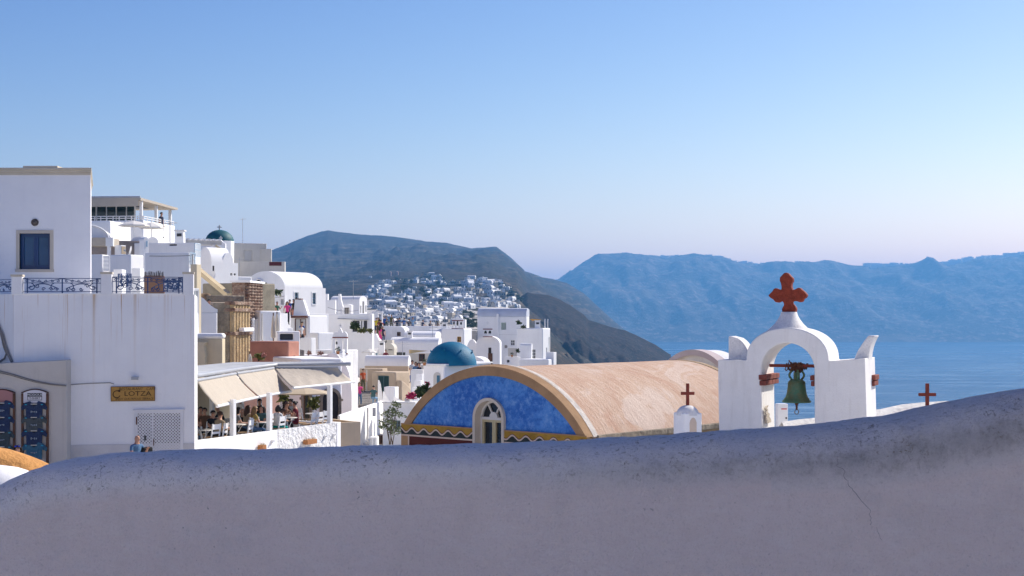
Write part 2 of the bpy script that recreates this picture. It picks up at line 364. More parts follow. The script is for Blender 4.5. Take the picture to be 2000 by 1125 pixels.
cw = mixc(ns, ls, ramp(ns, ls, n2.outputs[0], [(0.40, 0), (0.62, 1)]), (0.005, 0.036, 0.09), (0.025, 0.085, 0.16))
ls.new(mixc(ns, ls, ramp(ns, ls, n3.outputs[0], [(0.50, 0), (0.62, 0.8)]), cw, (0.20, 0.30, 0.40)), b.inputs['Base Color'])  # pale streaks mixed into the water colour imitate highlights on the waves
bp0 = NX(ns, 'ShaderNodeBump', i_Strength=0.5, i_Distance=14.0); ls.new(n3.outputs[0], bp0.inputs['Height'])
bp = NX(ns, 'ShaderNodeBump', i_Strength=0.8, i_Distance=3.0); ls.new(n1.outputs[0], bp.inputs['Height']); ls.new(bp0.outputs[0], bp.inputs['Normal']); ls.new(bp.outputs[0], b.inputs['Normal'])
mb = MB(); E = 15800
mb.quad((-E, -E, SEA), (E, -E, SEA), (E, E, SEA), (-E, E, SEA))
tag(mb.build('sea', m), kind='structure')

# the air over the caldera
m, ns, ls, b = nodes('haze'); ns.remove(b)
pv = NX(ns, 'ShaderNodeVolumePrincipled'); pv.inputs['Color'].default_value = (0.17, 0.50, 1.0, 1); pv.inputs['Density'].default_value = 1.3e-4
pv.inputs['Anisotropy'].default_value = 0.25; pv.inputs['Density Attribute'].default_value = ''
ls.new(pv.outputs[0], ns['Material Output'].inputs['Volume'])
mb = MB(); mb.box(-16000, 16000, -16000, 16000, SEA - 22, 470)
hz = mb.build('haze', m); tag(hz, 'pale blue sea haze filling the air over the caldera', 'haze', kind='stuff')
# ------------------------------------------------------------------ foreground wall
WX = [-900, -400, -150, 0, 50, 95, 150, 200, 250, 380, 500, 660, 800, 1000, 1140, 1300, 1500, 1640, 1750, 1850, 1900, 2000, 2150, 2500, 3000]
WY = [1330, 1150, 1010, 946, 921, 902, 889, 882, 878, 878, 876, 869, 868, 865, 858, 847, 832, 822, 805, 787, 778, 758, 730, 680, 640]
WY = [y_ + 4 for y_ in WY]
WB = [90, 90, 72, 62, 58, 56, 56, 56, 52, 48, 48, 48, 48, 52, 56, 60, 64, 66, 70, 70, 68, 66, 66, 66, 66]
def wall_D(px): return 4.35 - 0.45 * (px / 2000.0)
m, ns, ls, b = nodes('foreground wall plaster'); tc = NX(ns, 'ShaderNodeTexCoord'); co = tc.outputs['Object']
at = NX(ns, 'ShaderNodeAttribute', attribute_name='cap'); rt = NX(ns, 'ShaderNodeAttribute', attribute_name='dirt')
def nz(scale, det=5.0, ro=.6, dist=0.0, mapping=None):
    n = NX(ns, 'ShaderNodeTexNoise', i_Scale=scale, i_Detail=det, i_Roughness=ro, i_Distortion=dist)
    if mapping: mp_ = NX(ns, 'ShaderNodeMapping'); mp_.inputs['Scale'].default_value = mapping; ls.new(co, mp_.inputs[0]); ls.new(mp_.outputs[0], n.inputs['Vector'])
    else: ls.new(co, n.inputs['Vector'])
    return n.outputs[0]
def mul(a_, b_):
    n = NX(ns, 'ShaderNodeMath', operation='MULTIPLY'); ls.new(a_, n.inputs[0]); ls.new(b_, n.inputs[1]); return n.outputs[0]
grain = nz(150, 4, .75); grain2 = nz(330, 3, .7); lump = nz(38, 5, .65); blot = nz(2.0, 8, .62); patch = nz(6.0, 7, .68)
c = mixc(ns, ls, ramp(ns, ls, blot, [(0.3, 0), (0.7, 1)]), (0.94, 0.81, 0.74), (0.86, 0.74, 0.68))
c = mixc(ns, ls, ramp(ns, ls, patch, [(0.55, 0), (0.75, 0.6)]), c, (0.70, 0.65, 0.63))
c = mixc(ns, ls, ramp(ns, ls, nz(4.5, 6, .7, 0, (1.0, 1.0, .35)), [(0.52, 0), (0.74, 0.45)]), c, (0.76, 0.65, 0.56))
c = mixc(ns, ls, at.outputs['Fac'], c, (0.93, 0.88, 0.84))  # cap coloured paler to make up for weak skylight on its top
# limewash brushed on in short strokes
c = mixc(ns, ls, ramp(ns, ls, nz(11, 6, .7, .5, (1.0, 1.0, 2.6)), [(0.45, 0), (0.7, 0.35)]), c, (0.95, 0.88, 0.83))
# grit: dark and pale grains
c = mixc(ns, ls, ramp(ns, ls, grain, [(0.52, 0), (0.74, 0.5)]), c, (0.56, 0.49, 0.44))
c = mixc(ns, ls, ramp(ns, ls, grain2, [(0.54, 0), (0.70, 0.5)]), c, (0.96, 0.92, 0.88))
# soot and lichen: a grey crust on the right of the cap, brown crumbs along all of it
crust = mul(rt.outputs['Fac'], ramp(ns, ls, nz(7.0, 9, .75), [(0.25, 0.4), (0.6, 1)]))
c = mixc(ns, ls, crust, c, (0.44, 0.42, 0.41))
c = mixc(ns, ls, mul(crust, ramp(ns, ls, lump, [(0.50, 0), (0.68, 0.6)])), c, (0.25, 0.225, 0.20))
crumb = mul(mul(ramp(ns, ls, nz(58, 6, .8, .8), [(0.54, 0), (0.62, 0.85)]), ramp(ns, ls, nz(5.5, 6, .65), [(0.40, 0), (0.62, 1)])), at.outputs['Fac'])
c = mixc(ns, ls, crumb, c, (0.19, 0.145, 0.095))
# pits and chips, gathered in patches
pit = mul(ramp(ns, ls, nz(75, 2, .5), [(0.715, 0), (0.75, 0.8)]), ramp(ns, ls, nz(3.2, 4, .6), [(0.5, 0), (0.66, 1)]))
c = mixc(ns, ls, pit, c, (0.22, 0.19, 0.165))
ls.new(c, b.inputs['Base Color']); b.inputs['Roughness'].default_value = 0.93; b.inputs['Specular IOR Level'].default_value = 0.2
hs = NX(ns, 'ShaderNodeMath', operation='ADD'); ls.new(lump, hs.inputs[0]); ls.new(grain, hs.inputs[1])
h2 = NX(ns, 'ShaderNodeMath', operation='SUBTRACT'); ls.new(hs.outputs[0], h2.inputs[0]); ls.new(pit, h2.inputs[1])
bp = NX(ns, 'ShaderNodeBump', i_Strength=1.0, i_Distance=0.012); ls.new(h2.outputs[0], bp.inputs['Height']); ls.new(bp.outputs[0], b.inputs['Normal'])
FGM = m
cx = np.concatenate([np.linspace(-900, -20, 60), np.linspace(-12, 2012, 640), np.linspace(2030, 3000, 50)])
TH = 0.36
verts = []; capv = []; dirt = []; prof_n = 0
for px in cx:
    D = wall_D(px); top = (HY - np.interp(px, WX, WY)) / F * (D + TH / 2); bh = np.interp(px, WX, WB) / F * D
    X = (px - CX) / F * (D + TH / 2); rowp = []
    # profile from the foot at the front, up and over the rounded cap, down the back
    ft = list(np.linspace(-2.0, -bh * 1.25, 60))
    for z in ft: rowp.append((0.0, z, 0.0 if z < -bh * 1.6 else 0.5))
    for a in np.linspace(0, math.pi, 22)[1:-1]:
        s_ = abs(math.sin(a)) ** 0.8; c_ = math.copysign(abs(math.cos(a)) ** 0.75, math.cos(a))
        rowp.append((TH / 2 - TH / 2 * c_, -bh * 1.2 * (1 - s_), 1.0))
    for z in (-bh * 1.3, -0.6, -3.5): rowp.append((TH, z, 0.0))
    prof_n = len(rowp)
    for k, (dy, dz, cp) in enumerate(rowp):
        verts.append((X, D + dy, top + dz)); capv.append(cp)
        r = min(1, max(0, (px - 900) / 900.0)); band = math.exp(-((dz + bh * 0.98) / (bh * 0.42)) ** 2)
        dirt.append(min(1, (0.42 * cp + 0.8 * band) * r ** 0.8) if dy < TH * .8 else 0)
v = np.array(verts); n = (fbm(v[:, 0] * 3.1, v[:, 2] * 3.1 + v[:, 1] * 2, 4, 31) - 0.5) * 0.024 + (fbm(v[:, 0] * 19, v[:, 2] * 19 + v[:, 1] * 13, 3, 37) - 0.5) * 0.009
v[:, 1] -= n * (np.array(capv) * 0.4 + 0.6); v[:, 2] += n * np.array(capv) * 1.0
fs = [(i * prof_n + k, (i + 1) * prof_n + k, (i + 1) * prof_n + k + 1, i * prof_n + k + 1) for i in range(len(cx) - 1) for k in range(prof_n - 1)]
og = Vector((0.0, 4.1, -1.9))
me = bpy.data.meshes.new('parapet_wall'); me.from_pydata((v - np.array(og)).tolist(), [], fs); me.materials.append(FGM)
me.attributes.new('cap', 'FLOAT', 'POINT').data.foreach_set('value', capv); me.attributes.new('dirt', 'FLOAT', 'POINT').data.foreach_set('value', dirt)
me.polygons.foreach_set('use_smooth', [True] * len(me.polygons))
fw = bpy.data.objects.new('parapet_wall', me); fw.location = og; C.objects.link(fw); ORG[fw.name] = og
tag(fw, 'long shaded plaster parapet wall with rounded grey cap across the foreground', 'wall')
# hairline cracks lying in the face
def wall_pt(x, y):
    D = wall_D(x); top = (HY - np.interp(x, WX, WY)) / F * (D + TH / 2); bh = np.interp(x, WX, WB) / F * D
    x = CX + (x - CX) * 1.0; p = P(x, y, D); dz = p.z - top; dy = 0.0; cp = 0.0
    if dz > -bh * 1.2:
        cp = 1.0; s_ = max(0.0, 1 + dz / (bh * 1.2)); a = math.asin(min(1, s_ ** 1.25)); dy = TH / 2 - TH / 2 * math.cos(a) ** 0.75
        p = P(x, y, D + dy); p = P(x, y, D + dy)
    n = (fbm(np.array([p.x * 3.1]), np.array([p.z * 3.1 + p.y * 2]), 4, 31)[0] - 0.5) * 0.024 + (fbm(np.array([p.x * 19]), np.array([p.z * 19 + p.y * 13]), 3, 37)[0] - 0.5) * 0.009
    p.y -= n * (cp * .4 + .6); p.z += n * cp
    return p
CRK = mat('crack shadow', (0.26, 0.215, 0.195), var=0.3)
for pts, r_ in (([(1636, 892), (1636, 905), (1648, 915), (1650, 930), (1660, 950), (1672, 967), (1688, 982), (1698, 996), (1701, 1012), (1700, 1030)], .0007), ([(1710, 1030), (1716, 1045), (1722, 1058)], .0005)):
    q = []; r4 = random.Random(int(pts[0][0]))
    for i in range(len(pts) - 1):
        for t in (0, .25, .5, .75):
            q.append(wall_pt(pts[i][0] * (1 - t) + pts[i+1][0] * t + r4.uniform(-2.4, 2.4), pts[i][1] * (1 - t) + pts[i+1][1] * t))
    mb = MB(); mb.tube(q, [r_ * r4.uniform(.5, 1.2) for _ in q], n=5); mb.build('crack', CRK, parent=fw)

# unseen house right of the view, added so its shade lies over the wall
mb = MB(); mb.box(3.3, 9.5, 4.5, 9.0, -1.7, 6.2)
t = thing('house', 'unseen tall white house added past the right end of the foreground wall to shade it', 'house', (6.4, 6.5, -1.7))
mb.build('wall', WHITE2, t, bevel=0.05)
mb = MB(); mb.box(3.25, 9.55, 4.45, 9.05, 6.2, 6.32); mb.build('roof', WHITE, t)

# unseen white terrace by chapel and tower, added and raised to bounce sunlight
mb = MB(); mb.box(-8.6, 8.0, 5.6, 31.0, -6.5, -4.3); mb.box(-1.5, 7.6, 9.6, 21.6, -4.29, -2.35); tag(mb.build('bounce_terrace', mat('white bounce paving', (0.78, 0.75, 0.71), var=0.15, vs=0.8)), kind='structure')
# ochre and white humps past the wall on the left
OCHRE = mat('ochre plaster', (0.62, 0.30, 0.09), var=0.3, vs=2.0, bump=0.4, bs=9)
def hump(name, label, D, pts, dep, material, back=0.4):
    """a rounded wall whose top follows the given picture points"""
    mb = MB(); xs = np.linspace(pts[0][0], pts[-1][0], 30); n = 9; vs = []; fs = []
    for x in xs:
        y = np.interp(x, [p[0] for p in pts], [p[1] for p in pts]); z = (HY - y) / F * (D + dep / 2); X = (x - CX) / F * (D + dep / 2)
        prof = [(0, -2.6)] + [(dep / 2 - dep / 2 * math.cos(a), -dep * .55 * (1 - math.sin(a) ** .7)) for a in np.linspace(0, math.pi, n)] + [(dep, -2.6)]
        vs += [(X, D + a, z + c_) for a, c_ in prof]
    k = n + 2
    fs = [(i * k + j, (i + 1) * k + j, (i + 1) * k + j + 1, i * k + j + 1) for i in range(len(xs) - 1) for j in range(k - 1)]
    fs += [tuple(range(k - 1, -1, -1)), tuple(range((len(xs) - 1) * k, len(xs) * k))]
    mb.add(vs, fs); o = mb.build(name, material, smooth=60); return tag(o, label, 'wall')
hump('plaster_wall', 'ochre plaster wall sloping down behind the left end of the parapet', 11.5, [(-420, 820), (-200, 845), (0, 873), (40, 885), (70, 897), (95, 909), (130, 935), (200, 985)], 0.7, OCHRE)
hump('plaster_wall', 'low white plaster wall at the bottom left in front of the ochre wall', 8.6, [(-420, 880), (-150, 895), (0, 908), (25, 911), (50, 919), (80, 940), (140, 990)], 0.5, WHITE)

# ------------------------------------------------------------------ painted chapel with the barrel roof
A_ = P(790, 830, 33.8); B_ = P(1148, 855, 30.2)
FV = Fr(790, 33.8, 1148, 30.2); WV = FV.W; LV = 7.3; ZS = -2.53; RISE = 1.44
m, ns, ls, b = nodes('mottled cobalt plaster'); co = NX(ns, 'ShaderNodeTexCoord').outputs['Object']
n1 = NX(ns, 'ShaderNodeTexNoise', i_Scale=1.1, i_Detail=12.0, i_Roughness=0.76); ls.new(co, n1.inputs['Vector'])
n2 = NX(ns, 'ShaderNodeTexNoise', i_Scale=6.5, i_Detail=10.0, i_Roughness=0.8); ls.new(co, n2.inputs['Vector'])
c = mixc(ns, ls, ramp(ns, ls, n1.outputs[0], [(0.38, 0), (0.60, 1)]), (0.010, 0.105, 0.42), (0.07, 0.24, 0.60))
c = mixc(ns, ls, ramp(ns, ls, n2.outputs[0], [(0.50, 0), (0.66, 0.85)]), c, (0.20, 0.38, 0.66))
c = mixc(ns, ls, ramp(ns, ls, n2.outputs[0], [(0.36, 0.8), (0.47, 0)]), c, (0.012, 0.07, 0.33))
n3 = NX(ns, 'ShaderNodeTexNoise', i_Scale=22.0, i_Detail=4.0); ls.new(co, n3.inputs['Vector'])
c = mixc(ns, ls, ramp(ns, ls, n3.outputs[0], [(0.74, 0), (0.80, 0.7)]), c, (0.5, 0.5, 0.52))
ls.new(c, b.inputs['Base Color']); b.inputs['Roughness'].default_value = 0.85
COBALT = m
TAN = mat('tan plaster band', (0.42, 0.25, 0.125), var=0.25, vs=2.5, bump=0.25, bs=30)
m, ns, ls, b = nodes('weathered pink vault plaster'); co = NX(ns, 'ShaderNodeTexCoord').outputs['Generated']
mp = NX(ns, 'ShaderNodeMapping'); ls.new(NX(ns, 'ShaderNodeAttribute', attribute_name='uvw').outputs['Vector'], mp.inputs[0]); mp.inputs['Scale'].default_value = (3.0, 1.0, 1)
mp.inputs['Rotation'].default_value = (0, 0, -0.30)
n1 = NX(ns, 'ShaderNodeTexNoise', i_Scale=0.8, i_Detail=9.0, i_Roughness=0.70); ls.new(mp.outputs[0], n1.inputs['Vector'])
n2 = NX(ns, 'ShaderNodeTexNoise', i_Scale=3.4, i_Detail=9.0, i_Roughness=0.78); ls.new(mp.outputs[0], n2.inputs['Vector'])
c = mixc(ns, ls, ramp(ns, ls, n1.outputs[0], [(0.34, 0), (0.66, 1)]), (0.51, 0.33, 0.23), (0.61, 0.46, 0.35))
c = mixc(ns, ls, ramp(ns, ls, n2.outputs[0], [(0.53, 0), (0.70, 0.55)]), c, (0.70, 0.62, 0.55))
c = mixc(ns, ls, ramp(ns, ls, n2.outputs[0], [(0.34, 0.6), (0.43, 0)]), c, (0.26, 0.15, 0.10))
ls.new(c, b.inputs['Base Color']); b.inputs['Roughness'].default_value = 0.93; b.inputs['Specular IOR Level'].default_value = 0.15
bp = NX(ns, 'ShaderNodeBump', i_Strength=0.8, i_Distance=0.05); ls.new(n2.outputs[0], bp.inputs['Height']); ls.new(bp.outputs[0], b.inputs['Normal'])
VAULTM = m
n5 = NX(ns, 'ShaderNodeTexNoise', i_Scale=0.55, i_Detail=6.0, i_Roughness=0.6, i_Distortion=0.8); ls.new(NX(ns, 'ShaderNodeAttribute', attribute_name='uvw').outputs['Vector'], n5.inputs['Vector'])
c = mixc(ns, ls, ramp(ns, ls, n5.outputs[0], [(0.56, 0), (0.60, 0.45)]), c, (0.68, 0.58, 0.50))
c = mixc(ns, ls, ramp(ns, ls, n5.outputs[0], [(0.38, 0.4), (0.44, 0)]), c, (0.46, 0.25, 0.16))
n6 = NX(ns, 'ShaderNodeTexNoise', i_Scale=14.0, i_Detail=6.0, i_Roughness=0.8); ls.new(mp.outputs[0], n6.inputs['Vector'])
c = mixc(ns, ls, ramp(ns, ls, n6.outputs[0], [(0.30, 0.85), (0.39, 0)]), c, (0.26, 0.15, 0.10))
c = mixc(ns, ls, ramp(ns, ls, n6.outputs[0], [(0.60, 0), (0.70, 0.7)]), c, (0.80, 0.74, 0.68))
ls.new(c, b.inputs['Base Color'])
def arc(w0, w1, zs, rise, n=40):
    h = (w1 - w0) / 2; Rr = (h * h + rise * rise) / (2 * rise); a0 = math.asin(min(1, h / Rr)) if rise <= h else math.pi - math.asin(h / Rr)
    return [((w0 + w1) / 2 + Rr * math.sin(a), zs + rise - Rr + Rr * math.cos(a)) for a in np.linspace(-a0, a0, n)]
chapel = thing('chapel', 'painted chapel with blue arched front and long pinkish barrel roof', 'chapel', FV.pt(WV / 2, LV / 2, -5.5))
# roof shell
o_arc = arc(0.0, WV, ZS, RISE, 49); vs = []; fs = []; uv = []
nL = 60
for j in range(nL + 1):
    y = 0.16 + (LV - 0.16) * j / nL
    for k, (x, z) in enumerate(o_arc):
        wob = 0.03 * (float(fbm(np.array([x * 1.3]), np.array([y * .9]), 3, 5)[0]) - .5)
        vs.append((x, y, z + wob - 0.03)); uv.append((y, k * 0.13, 0))
for j in range(nL):
    for k in range(48): fs.append((j*49+k, (j+1)*49+k, (j+1)*49+k+1, j*49+k+1))
mb = MB(FV.M); mb.add(vs, fs); ro = mb.build('roof', VAULTM, chapel, smooth=60)
ro.data.attributes.new('uvw', 'FLOAT_VECTOR', 'POINT').data.foreach_set('vector', [c_ for u_ in uv for c_ in u_])
# walls under the roof, with their cornice
SOILW = mat('stained ochre wall', (0.50, 0.36, 0.21), var=0.4, vs=1.6, streak=0.8, bump=0.4, bs=8)
mb = MB(FV.M); w0_, w1_ = FV.U(928), FV.U(988); mb.box(0.12, w0_ - .01, 0.02, LV - 0.02, -5.6, ZS - 0.02); mb.box(w1_ + .01, WV - .12, 0.02, LV - .02, -5.6, ZS - .02); mb.box(w0_ - .01, w1_ + .01, .5, LV - .02, -5.6, ZS - .02); mb.build('wall', SOILW, chapel)
mb = MB(FV.M); mb.box(WV - 0.16, WV + 0.06, 0.3, LV + 0.1, ZS - 0.10, ZS + 0.03); mb.box(-0.06, 0.16, 0.3, LV, ZS - 0.10, ZS + 0.03); mb.build('cornice', STONE, chapel, bevel=0.02)
mb = MB(FV.M); ea = arc(0.02, WV - 0.02, ZS, RISE - .02, 30); mb.prism([(x, LV, z) for x, z in ea] + [(WV - .02, LV, -5), (0.02, LV, -5)], (0, 0.2, 0)); mb.build('end_wall', SOILW, chapel)
# front: tan arch band standing proud, cobalt field behind it
i_arc = arc(0.235, WV - 0.235, ZS + 0.005, RISE - 0.215, 49)
UW0, UW1 = FV.U(928), FV.U(988)          # arched window, outer surround
ZW0 = FV.z(880, 955); ZWT = FV.z(777, 955)
wc = (UW0 + UW1) / 2; wr = (UW1 - UW0) / 2
def arch_outline(c0, r, z0, zt, n=17):
    zs_ = zt - r
    return [(c0 - r, z0), (c0 - r, zs_)] + [(c0 - r * math.cos(a), zs_ + r * math.sin(a)) for a in np.linspace(0, math.pi, n)[1:-1]] + [(c0 + r, zs_), (c0 + r, z0)]
mb = MB(FV.M); vs = [(x, -0.05, z) for x, z in o_arc] + [(x, -0.05, z) for x, z in i_arc] + [(x, 0.22, z + .012) for x, z in arc(-.01, WV + .01, ZS, RISE + .03, 49)] + [(x, 0.03, z) for x, z in i_arc]
n = 49; fs = []
for k in range(n - 1):
    fs += [(k, k + 1, n + k + 1, n + k), (k, 2*n + k, 2*n + k + 1, k + 1), (n + k, n + k + 1, 3*n + k + 1, 3*n + k)]
mb.add(vs, fs); mb.build('arch_band', TAN, chapel, smooth=30)
# pale coping along the roof edge
EDGE = mat('pale roof edging', (0.66, 0.60, 0.53), var=0.3, vs=6, bump=0.5, bs=20)
mb = MB(FV.M); vs = []; fs = []
for k, (x, z) in enumerate(arc(-.02, WV + .02, ZS, RISE + .035, 49)):
    vs += [(x, 0.18, z + .004), (x, 0.36, z + .0), (x, 0.36, z - .08)]
for k in range(48): fs += [(k*3, k*3+1, k*3+4, k*3+3), (k*3+1, k*3+2, k*3+5, k*3+4)]
mb.add(vs, fs); mb.build('edge_coping', EDGE, chapel, smooth=40)
# cobalt field with the window opening left open
ZB1 = ZS; ol = arch_outline(wc, wr, ZS - 0.9, ZWT)
import bmesh as _b
def plate_with_hole(outer, hole, y, material, name, parent, M):
    bm = _b.new(); e = []
    for loop in (outer, hole):
        vv = [bm.verts.new(M @ Vector((x, y, z)) - ORG[parent.name]) for x, z in loop]
        e += [bm.edges.new((vv[i], vv[(i + 1) % len(vv)])) for i in range(len(vv))]
    _b.ops.triangle_fill(bm, use_beauty=True, use_dissolve=False, edges=e, normal=(M.to_3x3() @ Vector((0, -1, 0))))
    _b.ops.recalc_face_normals(bm, faces=bm.faces)
    me = bpy.data.meshes.new(name); bm.to_mesh(me); bm.free(); me.materials.append(material)
    o = bpy.data.objects.new(name, me); C.objects.link(o); o.parent = parent; ORG[o.name] = ORG[parent.name]; return o
fld = [(x, z) for x, z in i_arc]
# the field's foot is broken by the window: outer loop runs round the opening
zl = ZS + 0.005
outer = fld + [(wc + wr, zl)] + [p for p in reversed(arch_outline(wc, wr, zl, ZWT, 25))][1:-1] + [(wc - wr, zl)]
bm = bmesh.new(); vv = [bm.verts.new(FV.M @ Vector((x, -0.005, z)) - ORG[chapel.name]) for x, z in outer]
e = [bm.edges.new((vv[i], vv[(i + 1) % len(vv)])) for i in range(len(vv))]
bmesh.ops.triangle_fill(bm, use_beauty=True, edges=e); bmesh.ops.recalc_face_normals(bm, faces=bm.faces)
me = bpy.data.meshes.new('blue_front'); bm.to_mesh(me); bm.free(); me.materials.append(COBALT)
o = bpy.data.objects.new('blue_front', me); C.objects.link(o); o.parent = chapel; ORG[o.name] = ORG[chapel.name]
# painted frieze: ochre above, wavy cream and brown lines, dark green below, then a maroon dado
ZF1, ZF0 = ZS + 0.0, ZS - 0.215
def wavez(x, amp=0.05, mid=-0.105): return ZS + mid + amp * math.cos(2 * math.pi * (x / 0.39 + 0.2))
OCH2 = mat('ochre frieze paint', (0.42, 0.24, 0.035), var=0.35, vs=4); DGRN = mat('dark green frieze paint', (0.03, 0.04, 0.038), var=0.3, vs=5)
CRM = mat('cream line paint', (0.62, 0.48, 0.38), var=0.12); BRN = mat('brown line paint', (0.14, 0.05, 0.03), var=0.2); MAROON = mat('maroon dado paint', (0.095, 0.018, 0.014), var=0.3, vs=2)
def ribbon(fa, fb, x0, x1, y, material, name, step=0.02):
    mb = MB(FV.M); n_ = max(2, int((x1 - x0) / step)); xs = np.linspace(x0, x1, n_ + 1)
    vs = []
    for x in xs: vs += [(x, y, fa(x)), (x, y, fb(x)), (x, y + .02, fa(x)), (x, y + .02, fb(x))]
    fs = []
    for i in range(n_): a = i*4; fs += [(a, a+4, a+5, a+1), (a, a+2, a+6, a+4), (a+1, a+5, a+7, a+3)]
    mb.add(vs, fs); return mb.build(name, material, chapel)
for x0, x1 in ((-0.05, wc - wr - .0), (wc + wr + .0, WV + 0.02)):
    ribbon(lambda x: ZF1 + .02, lambda x: wavez(x) + .025, x0, x1, -0.062, OCH2, 'ochre_frieze')
    ribbon(lambda x: wavez(x) + .027, lambda x: wavez(x) + .008, x0, x1, -0.066, BRN, 'brown_line')
    ribbon(lambda x: wavez(x) + .010, lambda x: wavez(x) - .026, x0, x1, -0.070, CRM, 'cream_line')
    ribbon(lambda x: wavez(x) - .025, lambda x: ZF0, x0, x1, -0.062, DGRN, 'green_frieze')
    ribbon(lambda x: ZF0 + .002, lambda x: ZF0 - .035, x0, x1, -0.066, CRM, 'dado_line', 0.5)
    ribbon(lambda x: ZF1 + .045, lambda x: ZF1 + .018, x0, x1, -0.067, TAN, 'top_line', 0.5)
    xa = x0 + (0.27 if x0 < 0 else 0)
    ribbon(lambda x: ZF0 - .034, lambda x: -5.0, xa, x1, -0.060, MAROON, 'maroon_dado', 0.5)
    if x0 < 0:
        ribbon(lambda x: ZF0 - .034, lambda x: -5.0, x0, x0 + .23, -0.062, TAN, 'corner_strip', 0.5)
        ribbon(lambda x: ZF0 - .034, lambda x: -5.0, x0 + .23, x0 + .27, -0.066, CRM, 'strip_line', 0.5)
# arched window
wn_ = thing_part = None
SUR = mat('pale stone surround', (0.66, 0.57, 0.46), var=0.15, bump=0.15)
def arch_ring(mb, c0, r0, r1, z0, zs_, y0, y1, n=25):
    """surround between radii r0 (inner) and r1, straight below zs_"""
    a = [(c0 - r1, z0)] + [(c0 - r1 * math.cos(t), zs_ + r1 * math.sin(t)) for t in np.linspace(0, math.pi, n)] + [(c0 + r1, z0)]
    i = [(c0 - r0, z0)] + [(c0 - r0 * math.cos(t), zs_ + r0 * math.sin(t)) for t in np.linspace(0, math.pi, n)] + [(c0 + r0, z0)]
    k = len(a); vs = [(x, y0, z) for x, z in a] + [(x, y0, z) for x, z in i] + [(x, y1, z) for x, z in a] + [(x, y1, z) for x, z in i]; fs = []
    for j in range(k - 1): fs += [(j, j+1, k+j+1, k+j), (k+j, k+j+1, 3*k+j+1, 3*k+j), (j, 2*k+j, 2*k+j+1, j+1), (2*k+j, 3*k+j, 3*k+j+1, 2*k+j+1)]
    mb.add(vs, fs)
ZSP = ZWT - wr
mb = MB(FV.M); arch_ring(mb, wc, wr - .065, wr + .005, -5, ZSP, -0.085, 0.26); win = mb.build('arched_window', SUR, chapel, smooth=40)
mb = MB(FV.M); r2 = wr - .065; arch_ring(mb, wc, r2 - .045, r2, -5, ZSP, 0.11, 0.17)
zb = FV.z(818, 955); mb.box(wc - r2, wc + r2, 0.10, 0.18, zb - .03, zb + .03)
for a in (60, 120): mb.bar((wc, 0.14, zb), (wc + r2 * math.cos(math.radians(a)), 0.14, zb + (r2 + ZSP - zb) * math.sin(math.radians(a))), 0.035)
mb.prism([(wc + .12 * math.cos(t), 0.10, zb + .03 + .12 * math.sin(t)) for t in np.linspace(0, math.pi, 13)], (0, .07, 0))
mb.build('fanlight_frame', mat('white window paint', (0.70, 0.67, 0.62), rough=0.5), win)
YEL = mat('pale yellow window paint', (0.60, 0.50, 0.28), rough=0.5, var=0.2)
mb = MB(FV.M)
for u0, u1 in ((wc - r2 + .045, wc - .0), (wc + .005, wc + r2 - .045)):
    mb.box(u0, u0 + .05, .115, .17, -5, zb - .03); mb.box(u1 - .05, u1, .115, .17, -5, zb - .03); mb.box(u0, u1, .117, .168, zb - .085, zb - .03); mb.box(u0, u1, .117, .168, -3.45, -3.38)
mb.build('sash', YEL, win)
mb = MB(FV.M); mb.prism([(x, .165, z) for x, z in arch_outline(wc, r2, -5, ZWT - .065)], (0, .01, 0)); mb.build('pane', GLASS, win)
# second vault behind
FV2 = Fr(1306, 41.0, 1425, 38.6)
t = thing('vaulted_house', 'grey white vault edge rising behind the far end of the pink barrel roof', 'house', FV2.pt(FV2.W / 2, 2, -5))
a2 = arc(-.1, FV2.W + .1, FV2.z(720, 1310), FV2.z(684, 1362) - FV2.z(720, 1310), 33)
mb = MB(FV2.M); mb.prism([(x, 0.0, z) for x, z in a2] + [(FV2.W, 0, -6), (0, 0, -6)], (0, 0.6, 0)); mb.build('vault', WHITE2, t, smooth=40)
mb = MB(FV2.M); vs = []; fs = []
for k, (x, z) in enumerate(a2): vs += [(x, -.18, z + .02), (x, .12, z + .02), (x, -.18, z - .14)]
for k in range(32): fs += [(k*3, k*3+1, k*3+4, k*3+3), (k*3, k*3+3, k*3+5, k*3+2)]
mb.add(vs, fs); mb.build('rim', mat('pinkish roof rim', (0.62, 0.52, 0.50), var=0.15), t, smooth=40)
# ------------------------------------------------------------------ bell tower
BT = 21.0
FT = Fr(1402, 21.35, 1690, 20.5)           # front plane, left to right
m, ns, ls, b = nodes('lime washed tower plaster'); co = NX(ns, 'ShaderNodeTexCoord').outputs['Object']
n1 = NX(ns, 'ShaderNodeTexNoise', i_Scale=3.0, i_Detail=9.0, i_Roughness=0.65); ls.new(co, n1.inputs['Vector'])
n2 = NX(ns, 'ShaderNodeTexNoise', i_Scale=40.0, i_Detail=5.0, i_Roughness=0.7); ls.new(co, n2.inputs['Vector'])
c = mixc(ns, ls, ramp(ns, ls, n1.outputs[0], [(0.35, 0), (0.65, 1)]), (0.87, 0.85, 0.82), (0.81, 0.79, 0.76))
